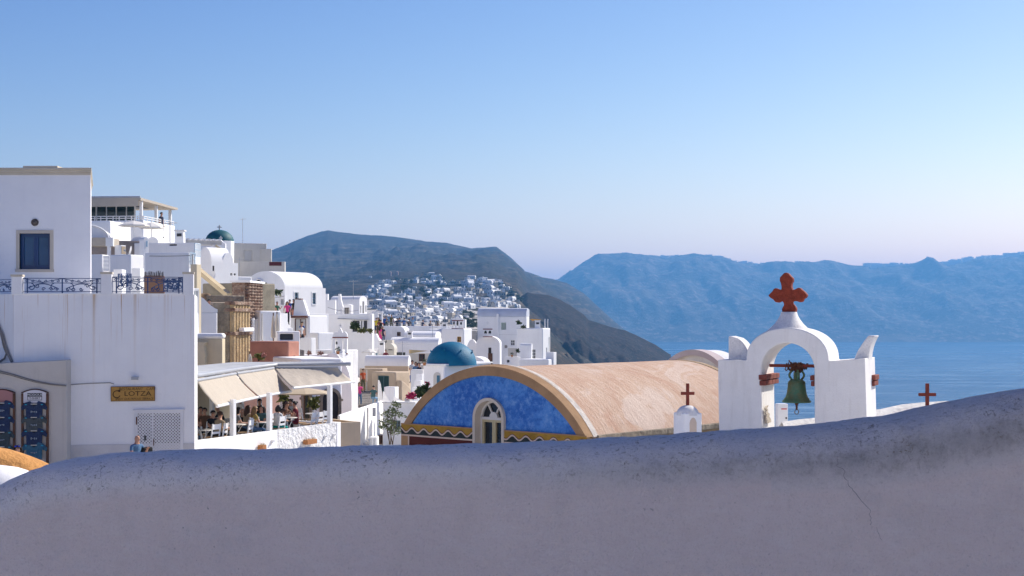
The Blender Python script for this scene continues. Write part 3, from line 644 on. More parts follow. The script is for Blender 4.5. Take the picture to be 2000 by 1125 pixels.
# rain-blackened upward faces
ge = NX(ns, 'ShaderNodeAttribute', attribute_name='soot')
so = NX(ns, 'ShaderNodeMath', operation='MULTIPLY'); ls.new(ge.outputs['Fac'], so.inputs[0]); ls.new(ramp(ns, ls, n2.outputs[0], [(0.45, 0), (0.7, 1)]), so.inputs[1])
c = mixc(ns, ls, so.outputs[0], c, (0.20, 0.20, 0.21))
n3 = NX(ns, 'ShaderNodeTexNoise', i_Scale=90.0, i_Detail=5.0, i_Roughness=0.8); ls.new(co, n3.inputs['Vector'])
gn = NX(ns, 'ShaderNodeSeparateXYZ'); ls.new(NX(ns, 'ShaderNodeNewGeometry').outputs['True Normal'], gn.inputs[0])
lich = NX(ns, 'ShaderNodeMath', operation='MULTIPLY'); ls.new(ramp(ns, ls, gn.outputs[2], [(0.25, 0.12), (0.7, 0.8)]), lich.inputs[0]); ls.new(ramp(ns, ls, n3.outputs[0], [(0.50, 0), (0.66, 1)]), lich.inputs[1])
c = mixc(ns, ls, lich.outputs[0], c, (0.33, 0.32, 0.31))
mps = NX(ns, 'ShaderNodeMapping'); mps.inputs['Scale'].default_value = (6, 6, .7); ls.new(co, mps.inputs[0])
n4 = NX(ns, 'ShaderNodeTexNoise', i_Scale=1.5, i_Detail=6.0, i_Roughness=0.7); ls.new(mps.outputs[0], n4.inputs['Vector'])
c = mixc(ns, ls, ramp(ns, ls, n4.outputs[0], [(0.52, 0), (0.75, 0.4)]), c, (0.58, 0.54, 0.49))
c = mixc(ns, ls, ramp(ns, ls, n2.outputs[0], [(0.62, 0), (0.8, 0.35)]), c, (0.5, 0.48, 0.46))
ls.new(c, b.inputs['Base Color']); b.inputs['Roughness'].default_value = 0.9; b.inputs['Specular IOR Level'].default_value = 0.2
bp = NX(ns, 'ShaderNodeBump', i_Strength=0.35, i_Distance=0.02); ls.new(n2.outputs[0], bp.inputs['Height']); ls.new(bp.outputs[0], b.inputs['Normal'])
TOWM = m
TD = 0.85                                  # depth of the gable
def tz(py, px=1545): return FT.z(py, px)
def tu(px): return FT.U(px)
tower = thing('bell_tower', 'white arched bell gable with red cross on top and two horned shoulders', 'bell tower', FT.pt(FT.W / 2, TD / 2, -4.2))
ub0, ub1 = tu(1493), tu(1592)              # opening at the front face
uc = (ub0 + ub1) / 2 ; ur = (ub1 - ub0) / 2
uc = tu(1538); ur = (tu(1590) - tu(1486)) / 2
zt_in = tz(670); zsp = zt_in - ur
uL0, uR1 = 0.0, FT.W
zsh = tz(703, 1405); R_out = (tu(1618) - tu(1457)) / 2; ucen = (tu(1618) + tu(1457)) / 2; zt_out = tz(640)
body = []                                  # outer outline, clockwise from bottom left; walls lean in a little towards the top
body += [(uL0 + .06, -4.2), (uL0, zsh)]
h_arc = zt_out - zsh
for a in np.linspace(0, math.pi, 41):
    x = ucen - R_out * math.cos(a); z = zsh + h_arc * (math.sin(a) ** 0.86)
    body.append((x, z))
body += [(uR1, tz(700, 1688)), (uR1 + .10, -4.2)]
hole = [(uc + ur + .02, -4.2), (uc + ur, zsp)] + [(uc + ur * math.cos(a), zsp + ur * math.sin(a)) for a in np.linspace(0, math.pi, 31)[1:-1]] + [(uc - ur, zsp), (uc - ur + .05, -4.2)]
outer = body + hole
bm = bmesh.new(); og = ORG[tower.name]
vv = [bm.verts.new(FT.M @ Vector((x, 0, z)) - og) for x, z in outer]
e = [bm.edges.new((vv[i], vv[(i + 1) % len(vv)])) for i in range(len(vv))]
g = bmesh.ops.triangle_fill(bm, use_beauty=True, edges=e)
fa = [f for f in bm.faces]
ex = bmesh.ops.extrude_face_region(bm, geom=fa)
vv2 = [x for x in ex['geom'] if isinstance(x, bmesh.types.BMVert)]
bmesh.ops.translate(bm, verts=vv2, vec=FT.M.to_3x3() @ Vector((0, TD, 0)))
bmesh.ops.recalc_face_normals(bm, faces=bm.faces)
me = bpy.data.meshes.new('gable_wall'); bm.to_mesh(me); bm.free(); me.materials.append(TOWM)
at = me.attributes.new('soot', 'FLOAT', 'POINT'); at.data.foreach_set('value', [0.0 for v_ in me.vertices])
me.polygons.foreach_set('use_smooth', [True] * len(me.polygons)); me.set_sharp_from_angle(angle=math.radians(40))
o = bpy.data.objects.new('gable_wall', me); C.objects.link(o); o.parent = tower; ORG[o.name] = og
bv = o.modifiers.new('bevel', 'BEVEL'); bv.width = 0.02; bv.segments = 3; bv.limit_method = 'ANGLE'; bv.angle_limit = math.radians(50)
# neck that carries the cross
def soot_all(o, val=0.8):
    a = o.data.attributes.new('soot', 'FLOAT', 'POINT'); a.data.foreach_set('value', [val] * len(o.data.vertices))
cu = FT.U(1541, TD / 2); z0 = zt_out - .10; z1 = tz(609)
prof = [(tu(1618) - cu) * .62, 0.36, 0.29, 0.22, 0.17, 0.135, 0.115]
mb = MB(FT.M); vs = []; fs = []; n = 24
zz = [z0 - .12] + [z0 - .03 + (z1 - z0 + .03) * t_ for t_ in (0.12, 0.34, .52, .7, .86, 1)]
wid = [0.46, 0.36, 0.265, 0.20, 0.155, 0.125, 0.112]; dep = [0.385, 0.37, 0.31, 0.25, 0.19, 0.15, 0.12]
for w_, d_, z_ in zip(wid, dep, zz):
    for k in range(n):
        q = 2 * math.pi * k / n; cx_, sx_ = math.cos(q), math.sin(q)
        vs.append((cu + w_ * math.copysign(abs(cx_) ** .8, cx_), TD / 2 + d_ * math.copysign(abs(sx_) ** .8, sx_), z_))
for i in range(6):
    for k in range(n): fs.append((i*n+k, i*n+(k+1)%n, (i+1)*n+(k+1)%n, (i+1)*n+k))
fs.append(tuple(range(6*n, 7*n)))
mb.add(vs, fs); o = mb.build('neck', TOWM, tower, smooth=60); soot_all(o, .25)
# horns
def horn(u0, u1, zb_, zt_, lean, name='horn'):
    """solid fin: quarter-round on the inner side, straight on the outer side"""
    mb = MB(FT.M); pts = []
    for t_ in np.linspace(0, 1, 14): pts.append((lean(t_)[0], zb_ + (zt_ - zb_) * t_, lean(t_)[1]))
    d0, d1 = 0.26, 0.62
    vs = []; fs = []
    for a_, z_, b_ in pts: vs += [(a_, d0, z_), (b_, d0, z_), (b_, d1, z_), (a_, d1, z_)]
    for i in range(len(pts) - 1):
        p = i * 4
        for k in range(4): fs.append((p + k, p + (k + 1) % 4, p + 4 + (k + 1) % 4, p + 4 + k))
    fs += [(0, 3, 2, 1), tuple(4 * (len(pts) - 1) + k for k in range(4))]
    mb.add(vs, fs); o = mb.build(name, TOWM, tower, bevel=0.018); soot_all(o, .3)
uA, uB = tu(1414), tu(1457); zA, zB = zsh - .05, tz(657, 1416)
horn(uA, uB, zA, zB, lambda t_: (uA + .0, uA + .03 + (uB - uA - .03) * math.sqrt(max(0, 1 - t_ ** 1.9))))
uA2, uB2 = tu(1662), tu(1690); zA2, zB2 = tz(700, 1690) - .05, tz(656, 1700)
horn(uA2, uB2, zA2, zB2, lambda t_: (uA2 + (tu(1690) - uA2) * t_ ** 1.5 - .0, uR1 + .0 + 0.10 * t_ ** 2.2 + 0.001))
# tile courses let into the piers
TILE = mat('red tile course', (0.26, 0.075, 0.055), var=0.35, vs=14, bump=0.5, bs=40)
zc0, zc1 = tz(753, 1490), tz(731, 1490)
def tiles(u0, u1, v0, v1, n_):
    for k in range(2):
        for j in range(n_):
            mb = MB(FT.M); a_ = v0 + (v1 - v0) * j / n_; b_ = v0 + (v1 - v0) * (j + 1) / n_ - .006
            zz0 = zc0 + (zc1 - zc0) * k / 2; zz1 = zz0 + (zc1 - zc0) / 2 - .008
            mb.box(u0 - .012 * k, u1 + .012 * k, a_ , b_, zz0, zz1); mb.build('tile', TILE, tower, bevel=.008)
tiles(tu(1486) - .02, tu(1486) + .075, 0.0 - .01, TD + .02, 4)
tiles(uc + ur - .06, uc + ur + .06, 0.05, TD + .02, 4)
tiles(uR1 - .03, uR1 + .05, TD * .6, TD + .03, 2)
# bare patch low on the inner face of the left pier
PEEL = mat('flaked plaster', (0.62, 0.55, 0.45), var=0.5, vs=12, bump=1.0, bs=22, col2=(0.36, 0.29, 0.21))
mb = MB(FT.M); zz = np.linspace(tz(830), tz(795), 9); vs = []; fs = []
for i, z_ in enumerate(zz):
    w_ = (0.32 - .26 * i / 8) + R.uniform(-.05, .05); s_ = 0.06 + R.uniform(0, .1)
    vs += [(uc - ur + .053, s_, z_), (uc - ur + .053, min(TD - .02, s_ + w_), z_), (uc - ur + .03, s_, z_), (uc - ur + .03, min(TD - .02, s_ + w_), z_)]
for i in range(8): p = 4 * i; fs += [(p, p+1, p+5, p+4), (p, p+4, p+6, p+2), (p+1, p+3, p+7, p+5)]
mb.add(vs, fs); mb.build('flaked_patch', PEEL, tower)
# cross: outline traced as a solid slab with lobed ends
def bud(cx_, cz_, r, d0, lobes): pass
def sh(x): return x
CRS = mat('red painted cement cross', (0.30, 0.052, 0.026), rough=0.8, var=0.4, vs=14, bump=0.6, bs=50)
crp = [(1528, 610), (1526.5, 604), (1529, 599), (1531, 596), (1530, 590.5), (1527, 588), (1524, 589), (1520, 591), (1514, 590), (1510, 585), (1505, 582), (1500, 577.5), (1504, 573), (1508, 569), (1511, 564), (1515, 562.5), (1520, 565), (1526, 566), (1526, 560), (1525, 554), (1522.5, 548), (1523, 542), (1527, 537.5), (1531, 533.5), (1535, 532), (1540, 534.5), (1543.5, 539), (1548, 543), (1548, 549), (1545.5, 554), (1545, 560), (1547.5, 566.5), (1553, 565), (1558, 562), (1562, 562), (1566, 566), (1571, 570), (1576, 576), (1574, 581), (1569, 584), (1567, 589), (1562, 590.5), (1557, 588.5), (1552, 588), (1547, 588.5), (1547, 593), (1551, 597), (1554.5, 602), (1554, 607), (1553, 610.5)]
FC = Fr(1402, 21.35 + TD / 2 - .06, 1690, 20.5 + TD / 2 - .06)
mb = MB(FC.M); mb.prism([(FC.U(x), 0, FC.z(y, x)) for x, y in crp], (0, 0.13, 0)); mb.build('cross', CRS, tower, bevel=0.012)
# bell and its hanger
PAT = nodes('verdigris bronze')
m, ns, ls, b = PAT; co = NX(ns, 'ShaderNodeTexCoord').outputs['Object']
n1 = NX(ns, 'ShaderNodeTexNoise', i_Scale=7.0, i_Detail=8.0, i_Roughness=0.7); ls.new(co, n1.inputs['Vector'])
c = mixc(ns, ls, ramp(ns, ls, n1.outputs[0], [(0.38, 0), (0.62, 1)]), (0.05, 0.17, 0.105), (0.14, 0.14, 0.065))
n2 = NX(ns, 'ShaderNodeTexNoise', i_Scale=30.0, i_Detail=5.0); ls.new(co, n2.inputs['Vector'])
c = mixc(ns, ls, ramp(ns, ls, n2.outputs[0], [(0.55, 0), (0.75, 0.6)]), c, (0.14, 0.26, 0.18))
ls.new(c, b.inputs['Base Color']); b.inputs['Roughness'].default_value = 0.6; b.inputs['Metallic'].default_value = 0.25
bpn = NX(ns, 'ShaderNodeBump', i_Strength=0.3, i_Distance=0.01); ls.new(n2.outputs[0], bpn.inputs['Height']); ls.new(bpn.outputs[0], b.inputs['Normal'])
RUST = mat('rusty iron', (0.15, 0.06, 0.035), rough=0.85, var=0.5, vs=20, bump=0.6, bs=50)
vb = TD * .5; Fb = Fr(1402, 21.35 + vb, 1690, 20.5 + vb)
bc = Fb.pt(Fb.U(1556), 0, 0)
def bz(py): return Fb.z(py, 1556)
bell = thing('bell', 'green weathered bronze bell hanging in the white arch', 'bell', (bc.x, bc.y, bz(786)))
k = (bz(740) - bz(786)) / 0.345
pr = [(0.0, .02), (.18, .0), (.205, .0), (.212, .012), (.205, .025), (.185, .045), (.162, .08), (.145, .13), (.135, .19), (.128, .25), (.122, .29), (.112, .315), (.085, .335), (.0, .345)]
mb = MB(); mb.lathe([(r * k, z * k) for r, z in pr], (bc.x, bc.y, bz(786)), 32); bd = mb.build('bell_body', m, bell, smooth=50)
mb = MB(); zt_ = bz(740)
for z_, r_ in ((.298, .121), (.275, .126), (.06, .176)):
    mb.tube([(bc.x + (r_ + .003) * k * math.cos(a), bc.y + (r_ + .003) * k * math.sin(a), bz(786) + z_ * k) for a in np.linspace(0, 2*math.pi, 33)[:-1]], .006, 6, closed=True)
mb.build('moulding', m, bd, smooth=60)
mb = MB()
for a in (0, math.pi / 2, math.pi, 1.5 * math.pi):
    mb.tube([(bc.x + .06 * math.cos(a) + .05 * math.cos(a) * math.sin(t_), bc.y + .06 * math.sin(a) + .05 * math.sin(a) * math.sin(t_), zt_ - .02 + .15 * t_ / math.pi) for t_ in np.linspace(0, math.pi, 8)], .017, 6)
mb.box(bc.x - .04, bc.x + .04, bc.y - .04, bc.y + .04, zt_ - .02, zt_ + .10); mb.build('crown', m, bell, smooth=60)
mb = MB(); mb.tube([(bc.x, bc.y, bz(800)), (bc.x, bc.y, bz(775))], .016, 8); mb.lathe([(0, -.03), (.025, -.02), (.03, 0), (.02, .03), (0, .04)], (bc.x, bc.y, bz(788)), 10)
cl = mb.build('clapper', RUST, bell, smooth=50)
zr = bz(804.5); mb = MB(); mb.tube([(bc.x + .030 * math.cos(a), bc.y, zr + .034 * math.sin(a)) for a in np.linspace(0, 2*math.pi, 21)[:-1]], .006, 6, closed=True); mb.build('ring', mat('brass ring', (0.25, 0.15, 0.05), metal=0.7, rough=0.4, bump=0), cl, smooth=60)
zbar = bz(714.5)
mb = MB(); mb.tube([Fb.pt(Fb.U(1503), 0, zbar), Fb.pt(uc + ur + .05, 0, zbar)], .024, 8); tb = mb.build('hanging_bar', TERRA, tower, smooth=60)
# wire lashing round the bar
R2 = random.Random(5); mb = MB()
for i in range(26):
    u0_ = R2.uniform(-.10, .10); ph = R2.uniform(0, 6.28); pts = []; rr_ = R2.uniform(.03, .065); sl = R2.uniform(-.08, .08)
    for t_ in np.linspace(0, 2 * math.pi * R2.uniform(.8, 1.6), 16):
        pts.append((bc.x + u0_ * .8 + sl * t_ / 6, bc.y + rr_ * math.cos(t_ + ph), zbar + rr_ * math.sin(t_ + ph) * 1.0 - .012))
    mb.tube(pts, .0085, 5)
for i in range(14):
    x0_ = R2.uniform(-.08, .08); x1_ = R2.uniform(-.07, .07); yy = R2.uniform(-.05, .05)
    mb.tube([(bc.x + x0_, bc.y + yy, zbar - .0), (bc.x + (x0_ + x1_) / 2 + R2.uniform(-.02, .02), bc.y + yy * 1.3, zbar - .07), (bc.x + x1_, bc.y + yy * .6, zt_ + .09)], .008, 5)
mb.tube([(bc.x - .05, bc.y, zbar), (bc.x - .10, bc.y - .02, zbar + .05), (bc.x - .12, bc.y - .02, zbar + .085)], .010, 5)
mb.build('wire_lashing', RUST, bell)
# low parapet and white dome roof on the right, meter box behind the arch
FR = Fr(1530, 24.0, 1960, 23.0)
def flat_block(name, label, cat, fr, x0, x1, yt, dep, material, z0=-7.0, v0=0.0, bevel=0.03, group=None, px=None):
    mb = MB(fr.M); u0, u1 = fr.U(x0, v0), fr.U(x1, v0); z1 = fr.Z(yt, fr.U(px or (x0 + x1) / 2, v0), v0); mb.box(u0, u1, v0, v0 + dep, z0, z1)
    o = mb.build(name, material, bevel=bevel); return tag(o, label, cat, group)
mb = MB(); zs_ = [(1527, 824), (1560, 819), (1592, 816), (1640, 808), (1720, 799), (1760, 790), (1800, 786), (1850, 783), (1885, 787), (1930, 800), (2000, 830), (2100, 880)]
vs = []; fs = []; D0 = 22.4
for x, y in zs_:
    z = (HY - y) / F * D0; X = (x - CX) / F * D0
    vs += [(X, D0 - 1.5, z - 0.95), (X, D0 - .8, z - 0.28), (X, D0, z), (X, D0 + .8, z - .28), (X, D0 + 1.6, z - 1.3)]
for i in range(len(zs_) - 1):
    for k in range(4): p = i * 5 + k; fs.append((p, p + 5, p + 6, p + 1))
mb.add(vs, fs); mb.box((1600 - CX) / F * D0, (1900 - CX) / F * D0, D0 - 1.0, D0 + 1.0, -7, -2.0)
o = mb.build('vaulted_house', mat('worn white roof screed', (0.76, 0.74, 0.70), var=0.3, vs=1.5, bump=0.4, bs=10, streak=0.2), smooth=70); tag(o, 'low white vaulted roof right of the bell tower, above the sea', 'house')
def small_cross(px, D, yt, yb, w, name_label, pedestal):
    s_ = D / F; c0 = P(px, yb, D); h = (yb - yt) * s_
    t = thing('cross_finial', name_label, 'cross', (c0.x, c0.y, c0.z - (.6 if pedestal else .2)))
    mb = MB(); b_ = .042; zc = c0.z + h * .55
    mb.box(c0.x - b_/2 - .0, c0.x + b_/2, c0.y - .02, c0.y + .02, c0.z - .03, c0.z + h); mb.box(c0.x - w*s_/2, c0.x - b_/2, c0.y - .02, c0.y + .02, zc - b_/2, zc + b_/2); mb.box(c0.x + b_/2, c0.x + w*s_/2, c0.y - .02, c0.y + .02, zc - b_/2, zc + b_/2)
    mb.build('cross', TERRA, t)
    return t, c0, s_
t, c0, s_ = small_cross(1343, 20.0, 749, 792, 26, 'small red cross on white domed pillar in front of the barrel roof', True)
zp = c0.z - .10; hw = 21 * s_
mb = MB(Matrix.Translation((c0.x, c0.y, 0)) @ Matrix.Rotation(0.42, 4, 'Z'))
mb.lathe([(.16, zp), (.155, zp + .04), (.135, zp + .08), (.10, zp + .115), (.05, zp + .135), (0.0, zp + .14)], (0, 0, -.035), 20); mb.build('dome_cap', WHITE2, t, smooth=60)
mb = MB(Matrix.Translation((c0.x, c0.y, 0)) @ Matrix.Rotation(0.42, 4, 'Z')); mb.box(-.145, .145, -.145, .145, -4.5, zp); mb.build('pillar', WHITE, t, bevel=.015)
NIC = mat('cream niche paint', (0.66, 0.53, 0.42), var=0.08)
for rot in (0, math.pi / 2):
    mb = MB(Matrix.Translation((c0.x, c0.y, 0)) @ Matrix.Rotation(0.42 + rot, 4, 'Z'))
    mb.prism([(x, -.149, z) for x, z in [(-.055, -3), (-.055, zp - .13), (-.04, zp - .09), (-.02, zp - .065), (0, zp - .06), (.02, zp - .065), (.04, zp - .09), (.055, zp - .13), (.055, -3)]], (0, .02, 0)); mb.build('niche', NIC, t)
t, c0, s_ = small_cross(1811, 19.0, 749, 797, 33, 'small red cross standing on the white roof by the sea', False)
mb = MB(); mb.lathe([(.16, -.6), (.16, -.1), (.13, -.04), (.07, .0), (0, .01)], (c0.x, c0.y, c0.z), 18); mb.build('dome_cap', WHITE2, t, smooth=60)
mbx = P(1533, 828, 23.2); mb = MB(); mb.box(mbx.x - .12, mbx.x + .05, mbx.y, mbx.y + .2, mbx.z - 1.0, P(1533, 789, 23.2).z)
t = thing('meter_box', 'narrow white utility cabinet standing behind the left pier of the arch', 'cabinet', (mbx.x, mbx.y, mbx.z - 1)); mb.build('cabinet', WPAINT, t, bevel=.01)
mb = MB(); mb.box(mbx.x + .01, mbx.x + .03, mbx.y - .012, mbx.y - .001, mbx.z + .08, mbx.z + .11); mb.build('latch', DARKM, t)
mb = MB(); mb.box(mbx.x - .06, mbx.x + .03, mbx.y - .008, mbx.y - .001, mbx.z + .235, mbx.z + .25); mb.build('red_label', mat('red sticker', (0.6, 0.03, 0.03), var=0), t)
# ------------------------------------------------------------------ building helpers
def hole_face(mb, fp, a0, a1, b0, b1, holes, t, ca_=(), cb_=()):
    """a wall face with real openings: fp(a, b, depth) gives the point"""
    hs = []
    for h in holes:
        h = (max(a0 + .01, h[0]), min(a1 - .01, h[1]), max(b0 + .01, h[2]), min(b1 - .01, h[3]))
        if h[1] > h[0] and h[3] > h[2]: hs.append(h)
    A = sorted({a0, a1, *[x for h in hs for x in h[:2]], *[x for x in ca_ if a0 < x < a1]}); B = sorted({b0, b1, *[x for h in hs for x in h[2:]], *[x for x in cb_ if b0 < x < b1]})
    for i in range(len(A) - 1):
        for j in range(len(B) - 1):
            ca, cb = (A[i] + A[i+1]) / 2, (B[j] + B[j+1]) / 2
            if any(h[0] < ca < h[1] and h[2] < cb < h[3] for h in hs): continue
            mb.quad(fp(A[i], B[j], 0), fp(A[i+1], B[j], 0), fp(A[i+1], B[j+1], 0), fp(A[i], B[j+1], 0))
    for p, q, r, s in hs:
        mb.quad(fp(p, r, 0), fp(p, s, 0), fp(p, s, t), fp(p, r, t)); mb.quad(fp(q, r, 0), fp(q, r, t), fp(q, s, t), fp(q, s, 0))
        mb.quad(fp(p, s, 0), fp(q, s, 0), fp(q, s, t), fp(p, s, t)); mb.quad(fp(p, r, 0), fp(p, r, t), fp(q, r, t), fp(q, r, 0))
class Hs:
    """a block of a house; openings are given in picture columns and rows and cut into its front or right face"""
    def __init__(s, name, label, cat, x0, x1, yt, D0, D1=None, dep=5.0, m=None, zb=None, group=None, pt=None, parent=None, t=0.16, part='wall'):
        s.fr = Fr(x0, D0, x1, D1); s.W = s.fr.W; s.dep = dep; s.z1 = s.fr.z(yt, pt if pt is not None else (x0 + x1) / 2); s.m = m or WHITE; s.t = t; s.part = part
        c = s.fr.pt(s.W / 2, dep / 2, 0)
        s.z0 = zb if zb is not None else min(gnd(c.x, c.y) - 1.0, s.z1 - 1.0)
        s.root = parent or thing(name, label, cat, (c.x, c.y, s.z0), group)
        s.front = []; s.right = []; s.jobs = []
    def win(s, x0, x1, y0, y1, face='f', kind='window', fm=None, pm=None, mun=(1, 1), sur=None, fw=0.05, d=None, lab=None):
        fr = s.fr
        if face == 'f': a0, a1 = fr.U(x0), fr.U(x1); z1, z0 = fr.Z(y0, a0), fr.Z(y1, a0)
        else:
            a0, a1 = fr.V(x0, s.W), fr.V(x1, s.W); z1, z0 = fr.Z(y0, s.W, a0), fr.Z(y1, s.W, a0)
            a0, a1 = min(a0, a1), max(a0, a1)
        (s.front if face == 'f' else s.right).append((a0, a1, z0, z1))
        s.jobs.append((a0, a1, z0, z1, face, kind, fm or BLUEW, pm or GLASS, mun, sur, fw, d if d is not None else s.t * .7, lab)); return s
    def done(s, top=True, v0=0.0, bevel=None):
        mb = MB(s.fr.M); W_, d, z0, z1 = s.W, s.dep, s.z0, s.z1
        cl = lambda hs, a1: [(max(.01, h[0]), min(a1 - .01, h[1]), max(z0 + .01, h[2]), min(z1 - .01, h[3])) for h in hs]
        hf, hr = cl(s.front, W_), [(max(v0 + .01, h[0]), min(d - .01, h[1]), max(z0 + .01, h[2]), min(z1 - .01, h[3])) for h in s.right]
        cu = [x for h in hf for x in h[:2]]; cv = [x for h in hr for x in h[:2]]; cz = [x for h in hf + hr for x in h[2:]]
        hole_face(mb, lambda a, b, e: (a, v0 + e, b), 0, W_, z0, z1, hf, s.t, cu, cz)
        hole_face(mb, lambda a, b, e: (W_ - e, a, b), v0, d, z0, z1, hr, s.t, cv, cz)
        hole_face(mb, lambda a, b, e: (0, a, b), v0, d, z0, z1, [], 0, cv, cz); hole_face(mb, lambda a, b, e: (a, d, b), 0, W_, z0, z1, [], 0, cu, cz); hole_face(mb, lambda a, b, e: (a, b, z1), 0, W_, v0, d, [], 0, cu, cv)
        bevel = bevel if bevel is not None else min(.09, W_ * .06, d * .06)
        s.obj = mb.build(s.part, s.m, s.root, weld=True, bevel=bevel)
        for j in s.jobs: opening(s.root, s.fr, s.W, *j)
        return s
def opening(root, fr, W_, a0, a1, z0, z1, face, kind, fm, pm, mun, sur, fw, d, lab):
    if face == 'f': B = lambda mb, a, b, e0, e1, c, f: mb.box(a, b, e0, e1, c, f)
    else: B = lambda mb, a, b, e0, e1, c, f: mb.box(W_ - e1, W_ - e0, a, b, c, f)
    if sur is not None:
        mb = MB(fr.M); k = .09
        B(mb, a0 - k, a0, -.03, .02, z0 - k, z1 + k); B(mb, a1, a1 + k, -.03, .02, z0 - k, z1 + k); B(mb, a0, a1, -.03, .02, z1, z1 + k); B(mb, a0 - .03, a1 + .03, -.05, .02, z0 - k, z0)
        mb.build('surround', sur, root)
    if kind == 'hole':
        mb = MB(fr.M); B(mb, a0, a1, d, d + .02, z0, z1); mb.build('opening', pm, root); return
    if kind == 'shutter':
        mb = MB(fr.M); mid = (a0 + a1) / 2
        for p, q in ((a0, mid - .004), (mid + .004, a1)):
            B(mb, p, p + .05, d - .04, d + .01, z0, z1); B(mb, q - .05, q, d - .04, d + .01, z0, z1); B(mb, p, q, d - .03, d + .01, z0, z0 + .06); B(mb, p, q, d - .03, d + .01, z1 - .06, z1)
            k = max(3, int((z1 - z0) / .1))
            for i in range(k): B(mb, p + .04, q - .04, d - .02, d + .012, z0 + (z1 - z0) * i / k, z0 + (z1 - z0) * (i + .6) / k)
        mb.build('shutter', fm, root); return
    mb = MB(fr.M); e0, e1 = d - .05, d + .02
    B(mb, a0, a0 + fw, e0, e1, z0, z1); B(mb, a1 - fw, a1, e0, e1, z0, z1); B(mb, a0 + fw, a1 - fw, e0, e1, z1 - fw, z1); B(mb, a0 + fw, a1 - fw, e0, e1, z0, z0 + fw)
    nx, ny = mun
    for i in range(1, nx + 1): x = a0 + (a1 - a0) * i / (nx + 1); B(mb, x - fw * .45, x + fw * .45, e0 + .008, e1, z0 + fw, z1 - fw)
    for i in range(1, ny + 1): z = z0 + (z1 - z0) * i / (ny + 1); B(mb, a0 + fw, a1 - fw, e0 + .012, e1 - .004, z - fw * .35, z + fw * .35)
    o = mb.build('door' if kind == 'door' else 'window', fm, root)
    if lab: o['label'] = lab
    mb = MB(fr.M); B(mb, a0 + fw * .5, a1 - fw * .5, d, d + .01, z0 + fw * .5, z1 - fw * .5); mb.build('pane' if kind != 'door' else 'panel', pm, o)
def vault(name, part, fr, root, u0, u1, v0, v1, z0, zs, zc, axis, m, n=24, flat=1.0):
    """barrel vault on walls: axis 'v' shows its arch to the eye, axis 'u' runs sideways"""
    mb = MB(fr.M)
    a0, a1 = (u0, u1) if axis == 'v' else (v0, v1)
    c = (a0 + a1) / 2; h = (a1 - a0) / 2
    arcp = [(c - h * math.cos(t), zs + (zc - zs) * math.sin(t) ** flat) for t in np.linspace(0, math.pi, n)]
    pl = [(a0, z0)] + arcp + [(a1, z0)]
    if axis == 'v': mb.prism([(a, v0, z) for a, z in pl], (0, v1 - v0, 0))
    else: mb.prism([(u0, a, z) for a, z in pl], (u1 - u0, 0, 0))
    return mb.build(part, m, root, smooth=35)
def text(name, body, size, fr, u, z, v, m, parent, ext=0.004, align='CENTER', sx=1.0, shear=0.0):
    cu = bpy.data.curves.new(name, 'FONT'); cu.body = body; cu.size = size; cu.extrude = ext; cu.align_x = align; cu.align_y = 'CENTER'; cu.shear = shear; cu.resolution_u = 3
    tmp = bpy.data.objects.new(name + '_t', cu); C.objects.link(tmp); bpy.context.view_layer.update()
    me = bpy.data.meshes.new_from_object(tmp); bpy.data.objects.remove(tmp)
    Mx = fr.M @ Matrix(((sx, 0, 0, u), (0, 0, 1, v), (0, 1, 0, z), (0, 0, 0, 1)))
    # text x -> u, text y -> z, text normal -> towards the eye
    og = ORG[parent.name]
    for vtx in me.vertices: c = vtx.co.copy(); vtx.co = fr.M @ Vector((u + c.x * sx, v - c.z, z + c.y)) - og
    me.materials.clear(); me.materials.append(m)
    o = bpy.data.objects.new(name, me); C.objects.link(o); o.parent = parent; ORG[o.name] = og; o['kind'] = 'stuff'; return o

# ------------------------------------------------------------------ upper house on the left, with the blue window
m, ns, ls, b = nodes('cracked shaded wall paint'); co = NX(ns, 'ShaderNodeTexCoord').outputs['Object']
n1 = NX(ns, 'ShaderNodeTexNoise', i_Scale=0.55, i_Detail=8.0, i_Roughness=0.62); ls.new(co, n1.inputs['Vector'])
c = mixc(ns, ls, ramp(ns, ls, n1.outputs[0], [(0.35, 0), (0.65, 1)]), (0.87, 0.86, 0.85), (0.80, 0.79, 0.79))
mp = NX(ns, 'ShaderNodeMapping'); mp.inputs['Scale'].default_value = (4.2, 4.2, 0.10); ls.new(co, mp.inputs[0])
n3 = NX(ns, 'ShaderNodeTexNoise', i_Scale=1.5, i_Detail=6.0, i_Roughness=0.75); ls.new(mp.outputs[0], n3.inputs['Vector'])
c = mixc(ns, ls, ramp(ns, ls, n3.outputs[0], [(0.54, 0), (0.78, 0.10)]), c, (0.50, 0.44, 0.38))
ra = NX(ns, 'ShaderNodeAttribute', attribute_name='rust'); mp2 = NX(ns, 'ShaderNodeMapping'); mp2.inputs['Scale'].default_value = (7.5, 7.5, 0.16); ls.new(co, mp2.inputs[0])
n4 = NX(ns, 'ShaderNodeTexNoise', i_Scale=1.6, i_Detail=4.0, i_Roughness=0.6); ls.new(mp2.outputs[0], n4.inputs['Vector'])
rm = NX(ns, 'ShaderNodeMath', operation='MULTIPLY'); ls.new(ra.outputs['Fac'], rm.inputs[0]); ls.new(ramp(ns, ls, n4.outputs[0], [(0.60, 0), (0.70, 0.95)]), rm.inputs[1])
c = mixc(ns, ls, rm.outputs[0], c, (0.45, 0.22, 0.05))
dm_ = NX(ns, 'ShaderNodeMath', operation='MULTIPLY'); ls.new(NX(ns, 'ShaderNodeAttribute', attribute_name='drip').outputs['Fac'], dm_.inputs[0]); ls.new(ramp(ns, ls, n4.outputs[0], [(0.3, 0.45), (0.6, 1)]), dm_.inputs[1])
